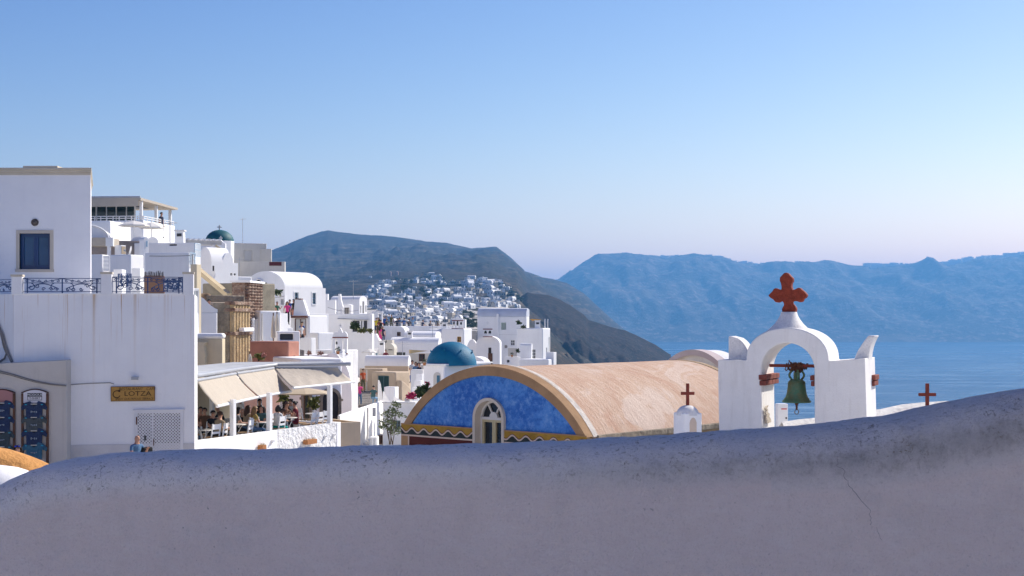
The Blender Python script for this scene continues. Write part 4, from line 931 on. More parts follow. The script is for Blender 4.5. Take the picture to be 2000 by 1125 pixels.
c = mixc(ns, ls, dm_.outputs[0], c, (0.48, 0.27, 0.08))
ls.new(c, b.inputs['Base Color']); b.inputs['Roughness'].default_value = 0.88; b.inputs['Specular IOR Level'].default_value = 0.2
n5 = NX(ns, 'ShaderNodeTexNoise', i_Scale=9.0, i_Detail=6.0); ls.new(co, n5.inputs['Vector'])
bp = NX(ns, 'ShaderNodeBump', i_Strength=0.25, i_Distance=0.05); ls.new(n5.outputs[0], bp.inputs['Height']); ls.new(bp.outputs[0], b.inputs['Normal'])
WALLS = m
def poly_prism(mb, pts, z0, z1): mb.prism([(p.x, p.y, z0) for p in pts], (0, 0, z1 - z0))
FA = Fr(-260, 48.0, 177, 48.0)
zA = FA.z(342, 100)
up = thing('house', 'shaded white house at the far left with beige cornice and one blue window', 'house', FA.pt(FA.W / 2, 3, -1.0))
mb = MB(FA.M); h_ = (FA.U(38.5), FA.U(98), FA.z(526, 60), FA.z(456, 60))
hole_face(mb, lambda a, b_, e: (a, e, b_), 0, FA.W, -1.0, zA, [h_], .22)
dx = -0.221 * 1.0; bx = FA.U(178.5, 6.0)
mb.quad((FA.W, 0, -1), (bx, 6, -1), (bx, 6, zA), (FA.W, 0, zA)); mb.quad((bx, 6, -1), (0, 6, -1), (0, 6, zA), (bx, 6, zA)); mb.quad((0, 0, zA), (FA.W, 0, zA), (bx, 6, zA), (0, 6, zA)); mb.quad((0, 6, -1), (0, 0, -1), (0, 0, zA), (0, 6, zA))
mb.build('wall', WALLS, up)
CORN = mat('beige cornice paint', (0.60, 0.53, 0.42), var=0.12)
mb = MB(FA.M)
for k, (o_, y0, y1) in enumerate(((.03, 342, 337), (.07, 337, 332), (.12, 332, 328))):
    mb.prism([(-.1, -o_, FA.z(y0, 100)), (FA.W + o_ * .55, -o_, FA.z(y0, 100)), (bx + o_ * .55, 6, FA.z(y0, 100)), (-.1, 6, FA.z(y0, 100))], (0, 0, FA.z(y1, 100) - .001 - FA.z(y0, 100)))
mb.build('cornice', CORN, up, bevel=.01)
mb = MB(FA.M); mb.box(FA.U(47), FA.U(114), -.10, 1.2, FA.z(328, 80), FA.z(324.5, 80)); mb.build('chimney_base', CORN, up)
mb = MB(FA.M); k = .11
mb.box(h_[0] - k, h_[0], -.035, .1, h_[2] - .05, h_[3] + k); mb.box(h_[1], h_[1] + k, -.035, .1, h_[2] - .05, h_[3] + k); mb.box(h_[0], h_[1], -.035, .1, h_[3], h_[3] + k); mb.box(h_[0] - k - .02, h_[1] + k + .02, -.07, .1, h_[2] - .09, h_[2] - .0)
mb.build('window_surround', mat('beige window surround', (0.58, 0.51, 0.42), var=0.1), up)
def sash(fr, parent, a0, a1, z0, z1, d, fw=.075):
    mb = MB(fr.M); e0, e1 = d - .04, d + .02
    mb.box(a0, a0 + fw, e0, e1, z0, z1); mb.box(a1 - fw, a1, e0, e1, z0, z1); mb.box(a0 + fw, a1 - fw, e0, e1, z1 - fw, z1); mb.box(a0 + fw, a1 - fw, e0, e1, z0, z0 + fw * 1.3)
    o = mb.build('sash', BLUEW, parent); mb = MB(fr.M); mb.box(a0 + fw * .5, a1 - fw * .5, d, d + .012, z0 + .03, z1 - .03); return o, mb.build('pane', BGLASS, o)
mb = MB(FA.M); a0, a1, z0, z1 = h_; fw = .035
mb.box(a0, a0 + fw, .08, .2, z0, z1); mb.box(a1 - fw, a1, .08, .2, z0, z1); mb.box(a0 + fw, a1 - fw, .08, .2, z1 - fw, z1); mb.box(a0 + fw, a1 - fw, .08, .2, z0, z0 + fw); wf = mb.build('window', BLUEW, up)
mid = (a0 + a1) / 2; sash(FA, wf, a0 + fw, mid - .003, z0 + fw, z1 - fw, .15); sash(FA, wf, mid + .003, a1 - fw, z0 + fw, z1 - fw, .15)
mb = MB(FA.M @ Matrix.Translation((FA.U(68.5), 0, FA.z(434.5, 68))) @ Matrix.Rotation(math.pi / 2, 4, 'X')); mb.lathe([(.12, -.01), (.125, .03), (.11, .05), (.09, .03), (.06, .06), (.0, .065)], (0, 0, 0), 20)
mb.build('wall_lamp', mat('tarnished lamp', (0.16, 0.13, 0.11), var=0.6, vs=25, rough=0.5), up, smooth=50)

# ------------------------------------------------------------------ cafe house below it
FB = Fr(27, 43.0, 380, 43.9)
zB = FB.z(574.5, 120)
cafe = thing('house', 'large shaded cafe house with rust stained terrace wall and blue iron railings', 'house', FB.pt(FB.W / 2, 3, -7))
def fb(px, D): return Vector(((px - CX) / F * D, D))
foot = [fb(-260, 48.0), fb(27, 43.0), fb(380, 43.9), fb(385.5, 49.4), fb(385, 50.5), fb(-260, 52)]
mb = MB(); N_ = 60
# front face subdivided so that the rust mask has somewhere to live
def strip(mb, p, q, zlist, n_):
    vs = []; fs = []
    for i in range(n_ + 1):
        c_ = p.lerp(q, i / n_)
        for z in zlist: vs.append((c_.x, c_.y, z))
    k_ = len(zlist)
    for i in range(n_):
        for j in range(k_ - 1): fs.append((i*k_+j, (i+1)*k_+j, (i+1)*k_+j+1, i*k_+j+1))
    mb.add(vs, fs)
zl = [-7.0] + list(np.linspace(-5.3, zB, 26))
for i in range(len(foot)):
    p, q = foot[i], foot[(i + 1) % len(foot)]; strip(mb, p, q, zl if i < 2 else [-7, zB], 200 if i < 2 else 1)
mb.add([(p.x, p.y, zB) for p in foot], [tuple(range(len(foot)))])
bw = mb.build('wall', WALLS, cafe, weld=True)
rv = []
for v_ in bw.data.vertices:
    w_ = bw.matrix_world @ v_.co; z = v_.co.z + ORG[cafe.name].z; t_ = (zB - z); rv.append(max(0.0, 1 - t_ / 2.4) ** 1.5)
bw.data.attributes.new('rust', 'FLOAT', 'POINT').data.foreach_set('value', rv)
dv = []
for v_ in bw.data.vertices:
    w_ = v_.co + ORG[cafe.name]; px_ = CX + w_.x / w_.y * F; t_ = zB - w_.z; d_ = 0
    for p_, wd_, ln_, st_ in ((128, 1.6, 1.6, .35), (183, 2.2, 1.9, .9), (186, 4.0, .5, .35), (145, 1.3, .8, .2), (160, 1.2, .9, .22), (263, 2.0, 1.7, .65), (266, 1.3, 1.0, .4), (322, 1.5, 1.6, .5), (328, 1.2, 1.3, .35), (287, 1.2, .6, .3), (295, 1.2, .7, .25), (230, 1.0, .9, .15), (95, 1.2, 1.0, .2)): d_ += st_ * math.exp(-((px_ - p_) / wd_) ** 2) * math.exp(-max(0, t_) / ln_ * 1.6)
    dv.append(min(.9, d_))
bw.data.attributes.new('drip', 'FLOAT', 'POINT').data.foreach_set('value', dv)
def pillar(px0, px1, yt):
    mb = MB(FB.M); u0, u1 = FB.U(px0), FB.U(px1); mb.box(u0, u1, -.012, .36, zB - .02, FB.z(yt + 4, px0)); o = mb.build('pillar', WALLS, cafe, bevel=.012)
    mb = MB(FB.M); mb.box(u0 - .02, u1 + .02, -.035, .38, FB.z(yt + 4, px0), FB.z(yt, px0)); mb.build('pillar_cap', CORN, o)
pillar(22, 43, 536); pillar(197, 218, 531); pillar(357.5, 378, 531)
mb = MB(FB.M); mb.box(FB.U(43), FB.U(197), -.03, .3, zB, zB + .028); mb.box(FB.U(218), FB.U(357), -.03, .3, zB, zB + .028); mb.build('coping', WHITE, cafe)
def spiral(mb, fr, uc_, zc_, r, turns, a0, sgn, v, wr=.014):
    pts = []
    for t_ in np.linspace(0, 1, 22): rr_ = r * (1 - .86 * t_); a = a0 + sgn * turns * 2 * math.pi * t_; pts.append((uc_ + rr_ * math.cos(a), v, zc_ + rr_ * math.sin(a)))
    mb.tube(pts, wr, 5)
def railing(fr, u0, u1, z0, z1, v, panels, parent):
    mb = MB(fr.M)
    for z, w_ in ((z0 + .05, .036), (z1, .045), (z1 - .14, .034)): mb.bar((u0, v, z), (u1, v, z), w_, .02)
    rr = mb.build('railing', BLUEI, parent)
    us = [u0, u0 + .13, u1 - .13, u1] + [u0 + (u1 - u0) * i / panels for i in range(1, panels)]
    mb = MB(fr.M)
    for u in us: mb.bar((u, v, z0), (u, v, z1 + .01), .036, .036)
    o = mb.build('bars', BLUEI, rr); o['kind'] = 'stuff'
    mb = MB(fr.M); hh = z1 - .14 - (z0 + .05); zc_ = z0 + .05 + hh / 2
    for i in range(panels):
        a, b_ = u0 + (u1 - u0) * i / panels + .02, u0 + (u1 - u0) * (i + 1) / panels - .02; w_ = b_ - a; s_ = 1 if i % 2 == 0 else -1; mid_ = (a + b_) / 2
        for e in (0, 1):
            A0, B0 = (a, b_) if s_ > 0 else (b_, a); d_ = 1 if s_ > 0 else -1
            if e: continue
            pts = [(A0 + d_ * w_ * t_, v, zc_ + hh * .40 * math.sin(math.pi * (1.5 * t_ - .25)) * (1 if t_ < .95 else .9)) for t_ in np.linspace(.10, .92, 18)]
            mb.tube(pts, .014, 5)
            spiral(mb, fr, A0 + d_ * w_ * .20, zc_ - .0, hh * .45, 1.1, math.pi * .5, -d_, v); spiral(mb, fr, A0 + d_ * w_ * .36, zc_ + hh * .16, hh * .26, 1.2, math.pi, d_, v)
            spiral(mb, fr, A0 + d_ * w_ * .52, zc_ - hh * .22, hh * .22, 1.2, 0, d_, v); spiral(mb, fr, A0 + d_ * w_ * .80, zc_, hh * .46, .8, math.pi * .5, d_, v); spiral(mb, fr, A0 + d_ * w_ * .72, zc_ - hh * .22, hh * .22, 1.2, math.pi, -d_, v)
            spiral(mb, fr, A0 + d_ * w_ * .88, zc_ - hh * .26, hh * .18, 1.2, 0, d_, v)
        for k_ in range(6):
            uu = a + w_ * (k_ + .5) / 6; spiral(mb, fr, uu, z1 - .07, .045, 1.1, math.pi * (k_ % 2), 1 if k_ % 2 else -1, v, .011)
        mb.tube([(a, v, z1 - .01), (mid_, v, z1 - .12), (b_, v, z1 - .01)], .011, 5)
    o = mb.build('scrolls', BLUEI, rr); o['kind'] = 'stuff'
railing(FB, FB.U(43.5), FB.U(197), zB + .03, FB.z(543.5, 120), .12, 2, cafe)
railing(FB, FB.U(218), FB.U(357.5), zB + .03, FB.z(541, 290), .12, 2, cafe)
FBL = Fr(-260, 48.0, 27, 43.0); railing(FBL, FBL.U(-60), FBL.U(22), zB + .03, zB + .44, .12, 2, cafe)
# beige lower front with the shirt boards
FS = Fr(-260, 42.3, 130.5, 42.75)
BGE = mat('grey beige wall paint', (0.60, 0.555, 0.50), var=0.12, vs=0.8, streak=0.25)
mb = MB(FS.M); zs0, zs1 = FS.z(722, -120), FS.z(703, 130)
mb.add([(0, 0, -7), (FS.W, 0, -7), (FS.W, .8, -7), (0, .8, -7), (0, 0, zs0), (FS.W, 0, zs1), (FS.W, .8, zs1), (0, .8, zs0)], [(0, 3, 2, 1), (4, 5, 6, 7), (0, 1, 5, 4), (1, 2, 6, 5), (2, 3, 7, 6), (3, 0, 4, 7)])
mb.build('shop_front', BGE, cafe, bevel=.02)
mb = MB(FB.M); mb.box(FB.U(131), FB.U(380), -.02, .02, -7, FB.z(868, 200)); mb.build('skirting', mat('faded grey skirting', (0.66, 0.64, 0.63), var=0.15), cafe)
# cables and pipe
CAB = mat('grey cable', (0.25, 0.23, 0.21), rough=0.6, var=0.1, bump=0)
def cable(pts, fr, r, name='cable', v=-.03):
    mb = MB(fr.M); mb.tube([(fr.U(x), v, fr.z(y, x)) for x, y in pts], r, 6); mb.build(name, CAB, cafe, smooth=60)
cable([(-60, 712), (0, 724.5), (22, 730), (45, 737), (70, 744), (100, 750), (130, 753)], FS, .016)
cable([(-60, 716), (0, 728), (22, 733), (45, 740), (70, 746.5), (100, 751.5), (130, 754)], FS, .012)
cable([(130, 752), (155, 750), (185, 748.5), (215, 747.5), (223, 750)], FB, .012)
cable([(131, 754), (132, 780), (131.5, 820), (132, 860), (133, 910)], FB, .022, 'drain_pipe', -.05)
for pts in ([(-20, 610), (0, 637), (8, 652), (14, 675), (20, 692), (27, 706)], [(-20, 620), (0, 640), (6, 655), (11, 678), (16, 690), (12, 700), (0, 708)], [(-20, 600), (0, 634), (10, 662), (18, 690), (26, 708)]): cable(pts, FBL, .03, v=-.06)
# wall light over the sign
mb = MB(FB.M); u0 = FB.U(257); u1 = FB.U(271); z0 = FB.z(741.5, 264); mb.box(u0, u1, -.16, .0, z0 + .05, z0 + .09); mb.box(u0, u1, -.16, -.12, z0, z0 + .05); mb.box((u0 + u1) / 2 - .03, (u0 + u1) / 2 + .03, -.06, .0, z0 - .0, z0 + .05)
mb.build('sign_lamp', GREYM, cafe, bevel=.006)
# restaurant sign
us0, us1 = FB.U(217.5), FB.U(302); zsn = FB.z(769, 260); hs_ = .21
sg = thing('sign', 'yellow restaurant sign with dark lettering on the shaded cafe wall', 'sign', FB.pt((us0 + us1) / 2, -.05, zsn - hs_))
GOLD = mat('ochre sign board', (0.50, 0.27, 0.06), var=0.2, vs=5, rough=0.6); INK = mat('dark brown lettering', (0.055, 0.03, 0.015), var=0.1, bump=0)
mb = MB(FB.M); mb.box(us0, us1, -.045, -.005, zsn - hs_, zsn + hs_); mb.build('board', GOLD, sg)
mb = MB(FB.M); k = .014
mb.box(us0 - k, us1 + k, -.055, -.004, zsn + hs_, zsn + hs_ + k); mb.box(us0 - k, us1 + k, -.055, -.004, zsn - hs_ - k, zsn - hs_); mb.box(us0 - k, us0, -.055, -.004, zsn - hs_, zsn + hs_); mb.box(us1, us1 + k, -.055, -.004, zsn - hs_, zsn + hs_); mb.build('frame', WOOD, sg)
uc_ = (us0 + us1) / 2
text('lettering', 'RESTAURANT   CAFE', .115, FB, uc_ + .12, zsn + .145, -.047, INK, sg, shear=.2)
text('lettering', 'LOTZA', .20, FB, uc_ + .14, zsn + .0, -.047, INK, sg, sx=1.25)
text('lettering', 'ENJOY OUR FAMOUS  TERRACE', .088, FB, uc_ + .04, zsn - .155, -.047, INK, sg, shear=.2, sx=.88)
mb = MB(FB.M); pts = [(us0 + .16 + .105 * math.cos(a), -.05, zsn - .01 + .105 * math.sin(a)) for a in np.linspace(.75, 5.9, 24)]; mb.tube(pts, .013, 5); mb.prism([(us0 + .19, -.055, zsn + .11), (us0 + .275, -.055, zsn + .13), (us0 + .26, -.055, zsn + .045)], (0, .01, 0)); mb.build('emblem', INK, sg)
# white lattice gate
g0, g1 = FB.U(264), FB.U(357); gz1 = FB.z(806, 300); gz0 = -5.3
gt = thing('lattice_gate', 'white diagonal lattice gate in the shaded cafe wall', 'gate', FB.pt((g0 + g1) / 2, 0, gz0))
mb = MB(FB.M); mb.box(g0, g1, -.006, .004, gz0, gz1); mb.build('shade_sheet', mat('gate shadow gap', (0.06, 0.06, 0.065), var=0.2), gt)  # flat dark sheet paints the shade behind the lattice
LAT = mat('white lattice paint', (0.74, 0.73, 0.74), rough=0.5, var=0.1)
mb = MB(FB.M); k = .07
mb.box(g0 - .02, g0 + k, -.06, -.006, gz0, gz1 + k); mb.box(g1 - k, g1 + .02, -.06, -.006, gz0, gz1 + k); mb.box(g0 + k, g1 - k, -.06, -.006, gz1 - .02, gz1 + k); mb.box(FB.U(298) - .02, FB.U(298) + .03, -.058, -.006, gz0, gz1 - .02); mb.build('frame', LAT, gt)
mb = MB(FB.M); mb.box(g0 - .06, g1 + .06, -.075, .0, gz1 + k, gz1 + k + .03); mb.build('lintel', LAT, gt)
mb = MB(FB.M); sp = .066; w_ = g1 - g0; h2 = gz1 - gz0
def clipseg(c, s):
    # diagonal z - gz0 = s*(u-g0) + c inside the rectangle
    pts = []
    for u in (0, w_):
        z = s * u + c
        if 0 <= z <= h2: pts.append((u, z))
    for z in (0, h2):
        u = (z - c) / s
        if 0 < u < w_: pts.append((u, z))
    return pts[:2] if len(pts) >= 2 else None
for s, vv_ in ((1, -.022), (-1, -.034)):
    c = -w_ if s > 0 else 0
    while c < h2 + (w_ if s < 0 else 0):
        q = clipseg(c, s)
        if q and abs(q[0][0] - q[1][0]) > .03: mb.bar((g0 + q[0][0], vv_, gz0 + q[0][1]), (g0 + q[1][0], vv_, gz0 + q[1][1]), .012, .034)
        c += sp * 1.414
o = mb.build('lattice', LAT, gt); o['kind'] = 'stuff'
mb = MB(FB.M); mb.box(FB.U(266), FB.U(268.5), -.075, -.06, FB.z(829, 267), FB.z(814, 267)); mb.build('hinge', RUST, gt); mb = MB(FB.M); mb.box(FB.U(299.5), FB.U(301), -.075, -.058, FB.z(870, 300), FB.z(857, 300)); mb.build('hinge', RUST, gt)
# shirt boards and shirts
def shirt_mesh(seed):
    r = random.Random(seed); ol = [(-.30, -.33), (-.31, .05), (-.34, .04), (-.47, -.02), (-.50, .10), (-.36, .27), (-.16, .33), (-.10, .27), (0, .235), (.10, .27), (.16, .33), (.36, .27), (.50, .10), (.47, -.02), (.34, .04), (.31, .05), (.30, -.33), (.1, -.345), (-.1, -.335)]
    return [(x * .62, z * .60 + r.uniform(-.004, .004)) for x, z in ol]
SC = {'navy': (0.035, 0.055, 0.12), 'slate': (0.07, 0.095, 0.10), 'teal': (0.06, 0.17, 0.25), 'grey': (0.10, 0.115, 0.115)}
def shirt(px, y, D, colr, label, i):
    c0 = P(px, y, D); fr = FS; u = FS.U(px); z = FS.z(y, px); w_ = 25.5 / F * 42.5 / .31; pts = shirt_mesh(i)
    t = thing('t_shirt', label, 't-shirt', FS.pt(u, -.12, z), 't-shirts on the display boards'); k_ = w_ * .99
    mb = MB(FS.M); mb.prism([(u + a * k_, -.12 + .02 * math.sin(a * 9 + i), z + b_ * k_ * 1.05) for a, b_ in pts], (0, .035, 0)); mb.build('shirt', mat('cotton ' + colr, SC[colr], var=0.3, vs=7, bump=0.6, bs=6), t, bevel=.01)
    mb = MB(FS.M); mb.prism([(u + .055 * math.cos(a), -.145, z + .17 + .055 * math.sin(a) * 1.1) for a in np.linspace(math.pi, 2 * math.pi, 9)], (0, .01, 0)); mb.build('neckline', mat('neckline shade', (0.02, 0.022, 0.03), var=0), t)
    mb = MB(FS.M); mb.box(u - .09, u + .09, -.15, -.14, z + .16, z + .185); mb.build('hanger_label', mat('pale tag', (0.62, 0.58, 0.5), var=0), t)
    R3 = random.Random(i); mb = MB(FS.M)
    for j in range(4): x_ = u + (j - 1.5) * .05; mb.box(x_ - .016, x_ + .014, -.148, -.143, z - .06 - R3.uniform(0, .03), z - .04 + R3.uniform(0, .02))
    mb.build('chest_print', mat('pale shirt print', (0.28, 0.32, 0.36), var=0), t)
    for sx_ in (-1, 1): mb = MB(FS.M); mb.box(u + sx_ * .235 - .03, u + sx_ * .235 + .03, -.15, -.14, z + .145, z + .168); mb.build('clip', mat('turquoise clip', (0.05, 0.40, 0.55), var=0), t)
def board(px0, px1, head_m, label, hname):
    t = thing('display_board', label, 'board', FS.pt(FS.U((px0 + px1) / 2), -.05, -5.3)); u0, u1 = FS.U(px0), FS.U(px1); zt_ = FS.z(767, px0)
    mb = MB(FS.M); mb.box(u0, u0 + .06, -.10, -.004, -5.3, zt_ - .02); mb.build('post', WOOD, t); mb = MB(FS.M); mb.box(u1 - .06, u1, -.10, -.004, -5.3, zt_ - .02); mb.build('post', WOOD, t)
    mb = MB(FS.M); mb.box(u0 + .06, u1 - .06, -.03, -.004, -5.3, zt_ - .31); mb.build('back_board', BGE, t)
    mb = MB(FS.M); zb_ = FS.z(786.5, px0); pl = [(u0 + .06, zb_), (u1 - .06, zb_)] + [(u1 - .06 - (u1 - u0 - .12) * q, zt_ - .0 + .085 * math.sin(math.pi * q)) for q in np.linspace(0, 1, 14)]
    mb.prism([(a, -.085, b_) for a, b_ in pl], (0, .06, 0)); hd = mb.build('header', head_m, t)
    mb = MB(FS.M); ar = [(u1 + .005 - (u1 - u0 + .01) * q, zt_ - .01 + .10 * math.sin(math.pi * q)) for q in np.linspace(0, 1, 14)]; mb.tube([(a, -.06, b_ + .01) for a, b_ in ar], .018, 6); mb.build('arched_trim', WOOD, t)
    if hname:
        ink = mat('black lettering', (0.02, 0.02, 0.022), var=0, bump=0); cu_ = (u0 + u1) / 2; zc_ = (zt_ + zb_) / 2 + .02
        mb = MB(FS.M); mb.box(cu_ - .215, cu_ + .215, -.091, -.086, zc_ + .015, zc_ + .12); mb.box(cu_ - .2, cu_ + .2, -.091, -.086, zc_ - .095, zc_ - .082); mb.box(cu_ - .21, cu_ - .198, -.091, -.086, zc_ - .09, zc_ + .02); mb.box(cu_ + .198, cu_ + .21, -.091, -.086, zc_ - .09, zc_ + .02); mb.build('logo_block', ink, hd)
        text('lettering', 'MODOUS', .095, FS, cu_, zc_ + .067, -.093, mat('white lettering', (0.8, 0.8, 0.8), var=0, bump=0), hd, ext=.002, sx=1.12)
        text('lettering', 'T-SHIRT', .085, FS, cu_, zc_ - .035, -.088, ink, hd, ext=.002, sx=1.05)
    return t
HW_ = mat('white header board', (0.70, 0.68, 0.70), var=0.05); HP_ = mat('pink header board', (0.45, 0.22, 0.20), var=0.1)
board(43, 95.5, HW_, 'tall wooden t-shirt board with white lettered header on the cafe wall', 'x'); board(-22, 30.5, HP_, 'wooden t-shirt board with pink header at the left edge', None)
for i, (y, c_, l_) in enumerate(((800, 'navy', 'navy t-shirt hanging topmost under the white header'), (826, 'grey', 'grey green t-shirt hanging second under the white header'), (852, 'navy', 'navy t-shirt hanging third under the white header'), (880, 'teal', 'light teal t-shirt hanging lowest under the white header'))): shirt(68.5, y, 42.4, c_, l_, i)
for i, (y, c_, l_) in enumerate(((798, 'navy', 'navy t-shirt hanging topmost under the pink header'), (826, 'navy', 'navy t-shirt hanging second under the pink header'), (855, 'slate', 'dark slate t-shirt hanging third under the pink header'), (883, 'slate', 'slate t-shirt hanging lowest under the pink header'))): shirt(5, y, 42.4, c_, l_, i + 5)
# street in front of the cafe house
mb = MB(); mb.box(-26, -8.65, 8, 51, -6.4, -5.25); tag(mb.build('street', mat('pale flagstones', (0.66, 0.62, 0.56), var=0.25, vs=1.5, bump=0.4, bs=5)), kind='structure')

# the village goes on unseen behind the viewpoint, built for its sunlight bounce
RB = random.Random(77)
for i, (x, y, w_, d_, h) in enumerate(((-27, -9, 9, 7, 5.5), (-17.5, -9.5, 8, 6, 4.6), (-9, -8.5, 7.5, 7, 5.2), (-1, -9.5, 7, 6, 4.2), (6.6, -9, 7, 6, 4.8), (-38, -22, 11, 8, 7), (-25, -24, 10, 8, 6), (-13, -23, 11, 8, 7.5), (-1, -24, 10, 8, 6), (10, -22, 9, 8, 5), (-32, 6, 7, 9, 6.0), (-33, 20, 7, 9, 6.4))):
    z0 = -2.0 + 0.10 * max(0, -7 - y) + 0.12 * max(0, -8 - x) - (3 if y > 0 else 0)
    t = thing('house', 'unseen white village house behind the viewpoint, built for sunlight bounce', 'house', (x, y, z0), 'houses behind the viewpoint'); mb = MB(Matrix.Translation((x, y, 0)))
    hole = [(-w_ / 2 + 1.2, -w_ / 2 + 2.1, z0 + 1.1, z0 + 2.3), (w_ / 2 - 2.4, w_ / 2 - 1.4, z0 + .3, z0 + 2.4)]
    hole_face(mb, lambda a, b_, e: (a, -e, b_), -w_ / 2, w_ / 2, z0, z0 + h, hole, .2)
    mb.quad((-w_/2, 0, z0), (-w_/2, -d_, z0), (-w_/2, -d_, z0 + h), (-w_/2, 0, z0 + h)); mb.quad((w_/2, 0, z0), (w_/2, 0, z0 + h), (w_/2, -d_, z0 + h), (w_/2, -d_, z0)); mb.quad((-w_/2, -d_, z0), (w_/2, -d_, z0), (w_/2, -d_, z0 + h), (-w_/2, -d_, z0 + h)); mb.quad((-w_/2, 0, z0 + h), (-w_/2, -d_, z0 + h), (w_/2, -d_, z0 + h), (w_/2, 0, z0 + h))
    mb.build('wall', WHITE, t)
    for k_, (a, b_, c_, e) in enumerate(hole): mb = MB(Matrix.Translation((x, y, 0))); mb.box(a, b_, -.16, -.12, c_, e); mb.build(('window', 'door')[k_], BLUEW, t)
# ------------------------------------------------------------------ restaurant terrace
RF = Fr(385, 50.0, 665, 59.0); ZP = -4.30; ZFL = -4.78
terr = thing('terrace', 'raised restaurant terrace with white rough plastered parapet', 'terrace', RF.pt(RF.W / 2, 2, -9))
mb = MB(RF.M); mb.box(-.6, RF.W, .18, 7.5, -9, ZFL); mb.build('floor', GREYP, terr)
mb = MB(RF.M); u5 = RF.U(527); n_ = 40
mb.box(-.6, RF.W * .52, 0, .18, -9, ZP); mb.build('parapet', WHITE, terr, bevel=.02)
mb = MB(RF.M); mb.box(RF.W * .52, RF.W - .32, 0.0, .18, -9, ZP); mb.build('parapet', WHITEB, terr)
mb = MB(RF.M); mb.box(RF.W - .32, RF.W, -.02, .20, -9, ZP); mb.build('parapet_end', WHITE, terr, bevel=.02)
mb = MB(RF.M); mb.box(RF.W - .18, RF.W, .2, 7.5, -9, ZP); mb.build('parapet', WHITE, terr, bevel=.02)
def post(px, y0):
    u = RF.U(px, .09); z1 = RF.z(y0, px, .09); mb = MB(RF.M); mb.box(u - .085, u + .085, .01, .17, ZP - .02, z1); return mb.build('post', WPAINT, terr)
for px, y0 in ((455, 780), (526, 767), (644, 752)): post(px, y0)
mb = MB(RF.M)
for px, y0 in ((415, 786), (473, 770), (508, 768)): u = RF.U(px, 4.5); mb2 = MB(RF.M); mb2.box(u - .07, u + .07, 4.45, 4.6, ZFL, -2.2); mb2.build('post', WPAINT, terr)
# roof slab, gutter
gut = [P(380, 735, 49.9), P(460, 722, 56.0), P(537, 713.5, 61.7), P(682, 711.5, 62.6)]
GZ = -2.06
for g_ in gut: g_.z = GZ
roofp = [(gut[0].x, gut[0].y), (gut[1].x, gut[1].y), (gut[2].x, gut[2].y), (gut[3].x, gut[3].y), (gut[3].x - 1.0, gut[3].y + 2.0), (gut[2].x - 2.2, gut[2].y + 2.2), (gut[1].x - 2.6, gut[1].y + .6), (gut[0].x - 2.4, gut[0].y)]
mb = MB(); mb.prism([(x, y, GZ - .03) for x, y in roofp], (0, 0, .10)); mb.build('roof', mat('grey roof sheeting', (0.48, 0.50, 0.52), var=0.25, vs=1.5, streak=0.3), terr)
mb = MB(); mb.tube([g_ + Vector((.06, -.06, .03)) for g_ in gut], .085, 10); mb.build('gutter', GREYM, terr, smooth=60)
CANV = mat('cream awning canvas', (0.50, 0.44, 0.36), rough=0.9, var=0.08, vs=3, bump=0.15, bs=4)
m = CANV.copy(); m.name = 'cream awning canvas copy'  # plain copy of the canvas material, left unused
def canopy(a0, a1, b0, b1, label, seed):
    """fabric between a high edge a0-a1 and a front edge b0-b1, sagging a little"""
    t = thing('awning', label, 'awning', (a0 + a1 + b0 + b1) / 4, 'awnings over the restaurant terrace'); rr_ = random.Random(seed); ph = rr_.uniform(0, 6)
    nu, nv = 28, 14; vs = []; fs = []
    for j in range(nv + 1):
        for i in range(nu + 1):
            p = a0.lerp(a1, i / nu).lerp(b0.lerp(b1, i / nu), j / nv)
            p.z -= .07 * math.sin(math.pi * j / nv) + .018 * math.sin(i * 1.1 + ph + j * .5) * (j / nv) + .012 * math.sin(i * 2.7 + ph * 2)
            vs.append(p)
    for j in range(nv):
        for i in range(nu): q = j * (nu + 1) + i; fs.append((q, q + 1, q + nu + 2, q + nu + 1))
    mb = MB(); mb.add(vs, fs); o = mb.build('canvas', CANV, t, smooth=80); sol = o.modifiers.new('thick', 'SOLIDIFY'); sol.thickness = .012
    mb = MB(); mb.tube([b0 + Vector((0, 0, -.02)), b1 + Vector((0, 0, -.02))], .055, 8); mb.build('front_bar', WPAINT, t, smooth=60)
    mb = MB(); mb.tube([a0 + Vector((0, 0, .02)), a1 + Vector((0, 0, .02))], .06, 8); mb.build('roller', GREYM, t, smooth=60)
    return t
def AP(px, py, D, dz=0): v_ = P(px, py, D); return v_
def zat(px, D, z): return Vector(((px - CX) / F * D, D, z))
canopy(zat(384, 49.6, -2.20), zat(460, 55.6, -2.20), zat(424, 50.6, -3.12), zat(503, 56.0, -3.10), 'cream canvas awning nearest the cafe house', 1)
canopy(zat(462, 55.8, -2.20), zat(534, 61.0, -2.18), zat(505, 56.1, -3.09), zat(568, 60.2, -3.08), 'cream canvas awning in the middle of the terrace', 2)
canopy(zat(536, 61.5, -2.18), zat(660, 62.2, -2.18), zat(573, 58.2, -2.85), zat(692, 62.7, -2.80), 'cream canvas awning at the far end of the terrace', 3)
# back wall and the houses seen through the terrace
Hs('house', 'cream wall behind the near end of the restaurant terrace', 'house', 340, 455, 742, 57.5, 62.0, 2.0, CREAM, zb=-7).done()
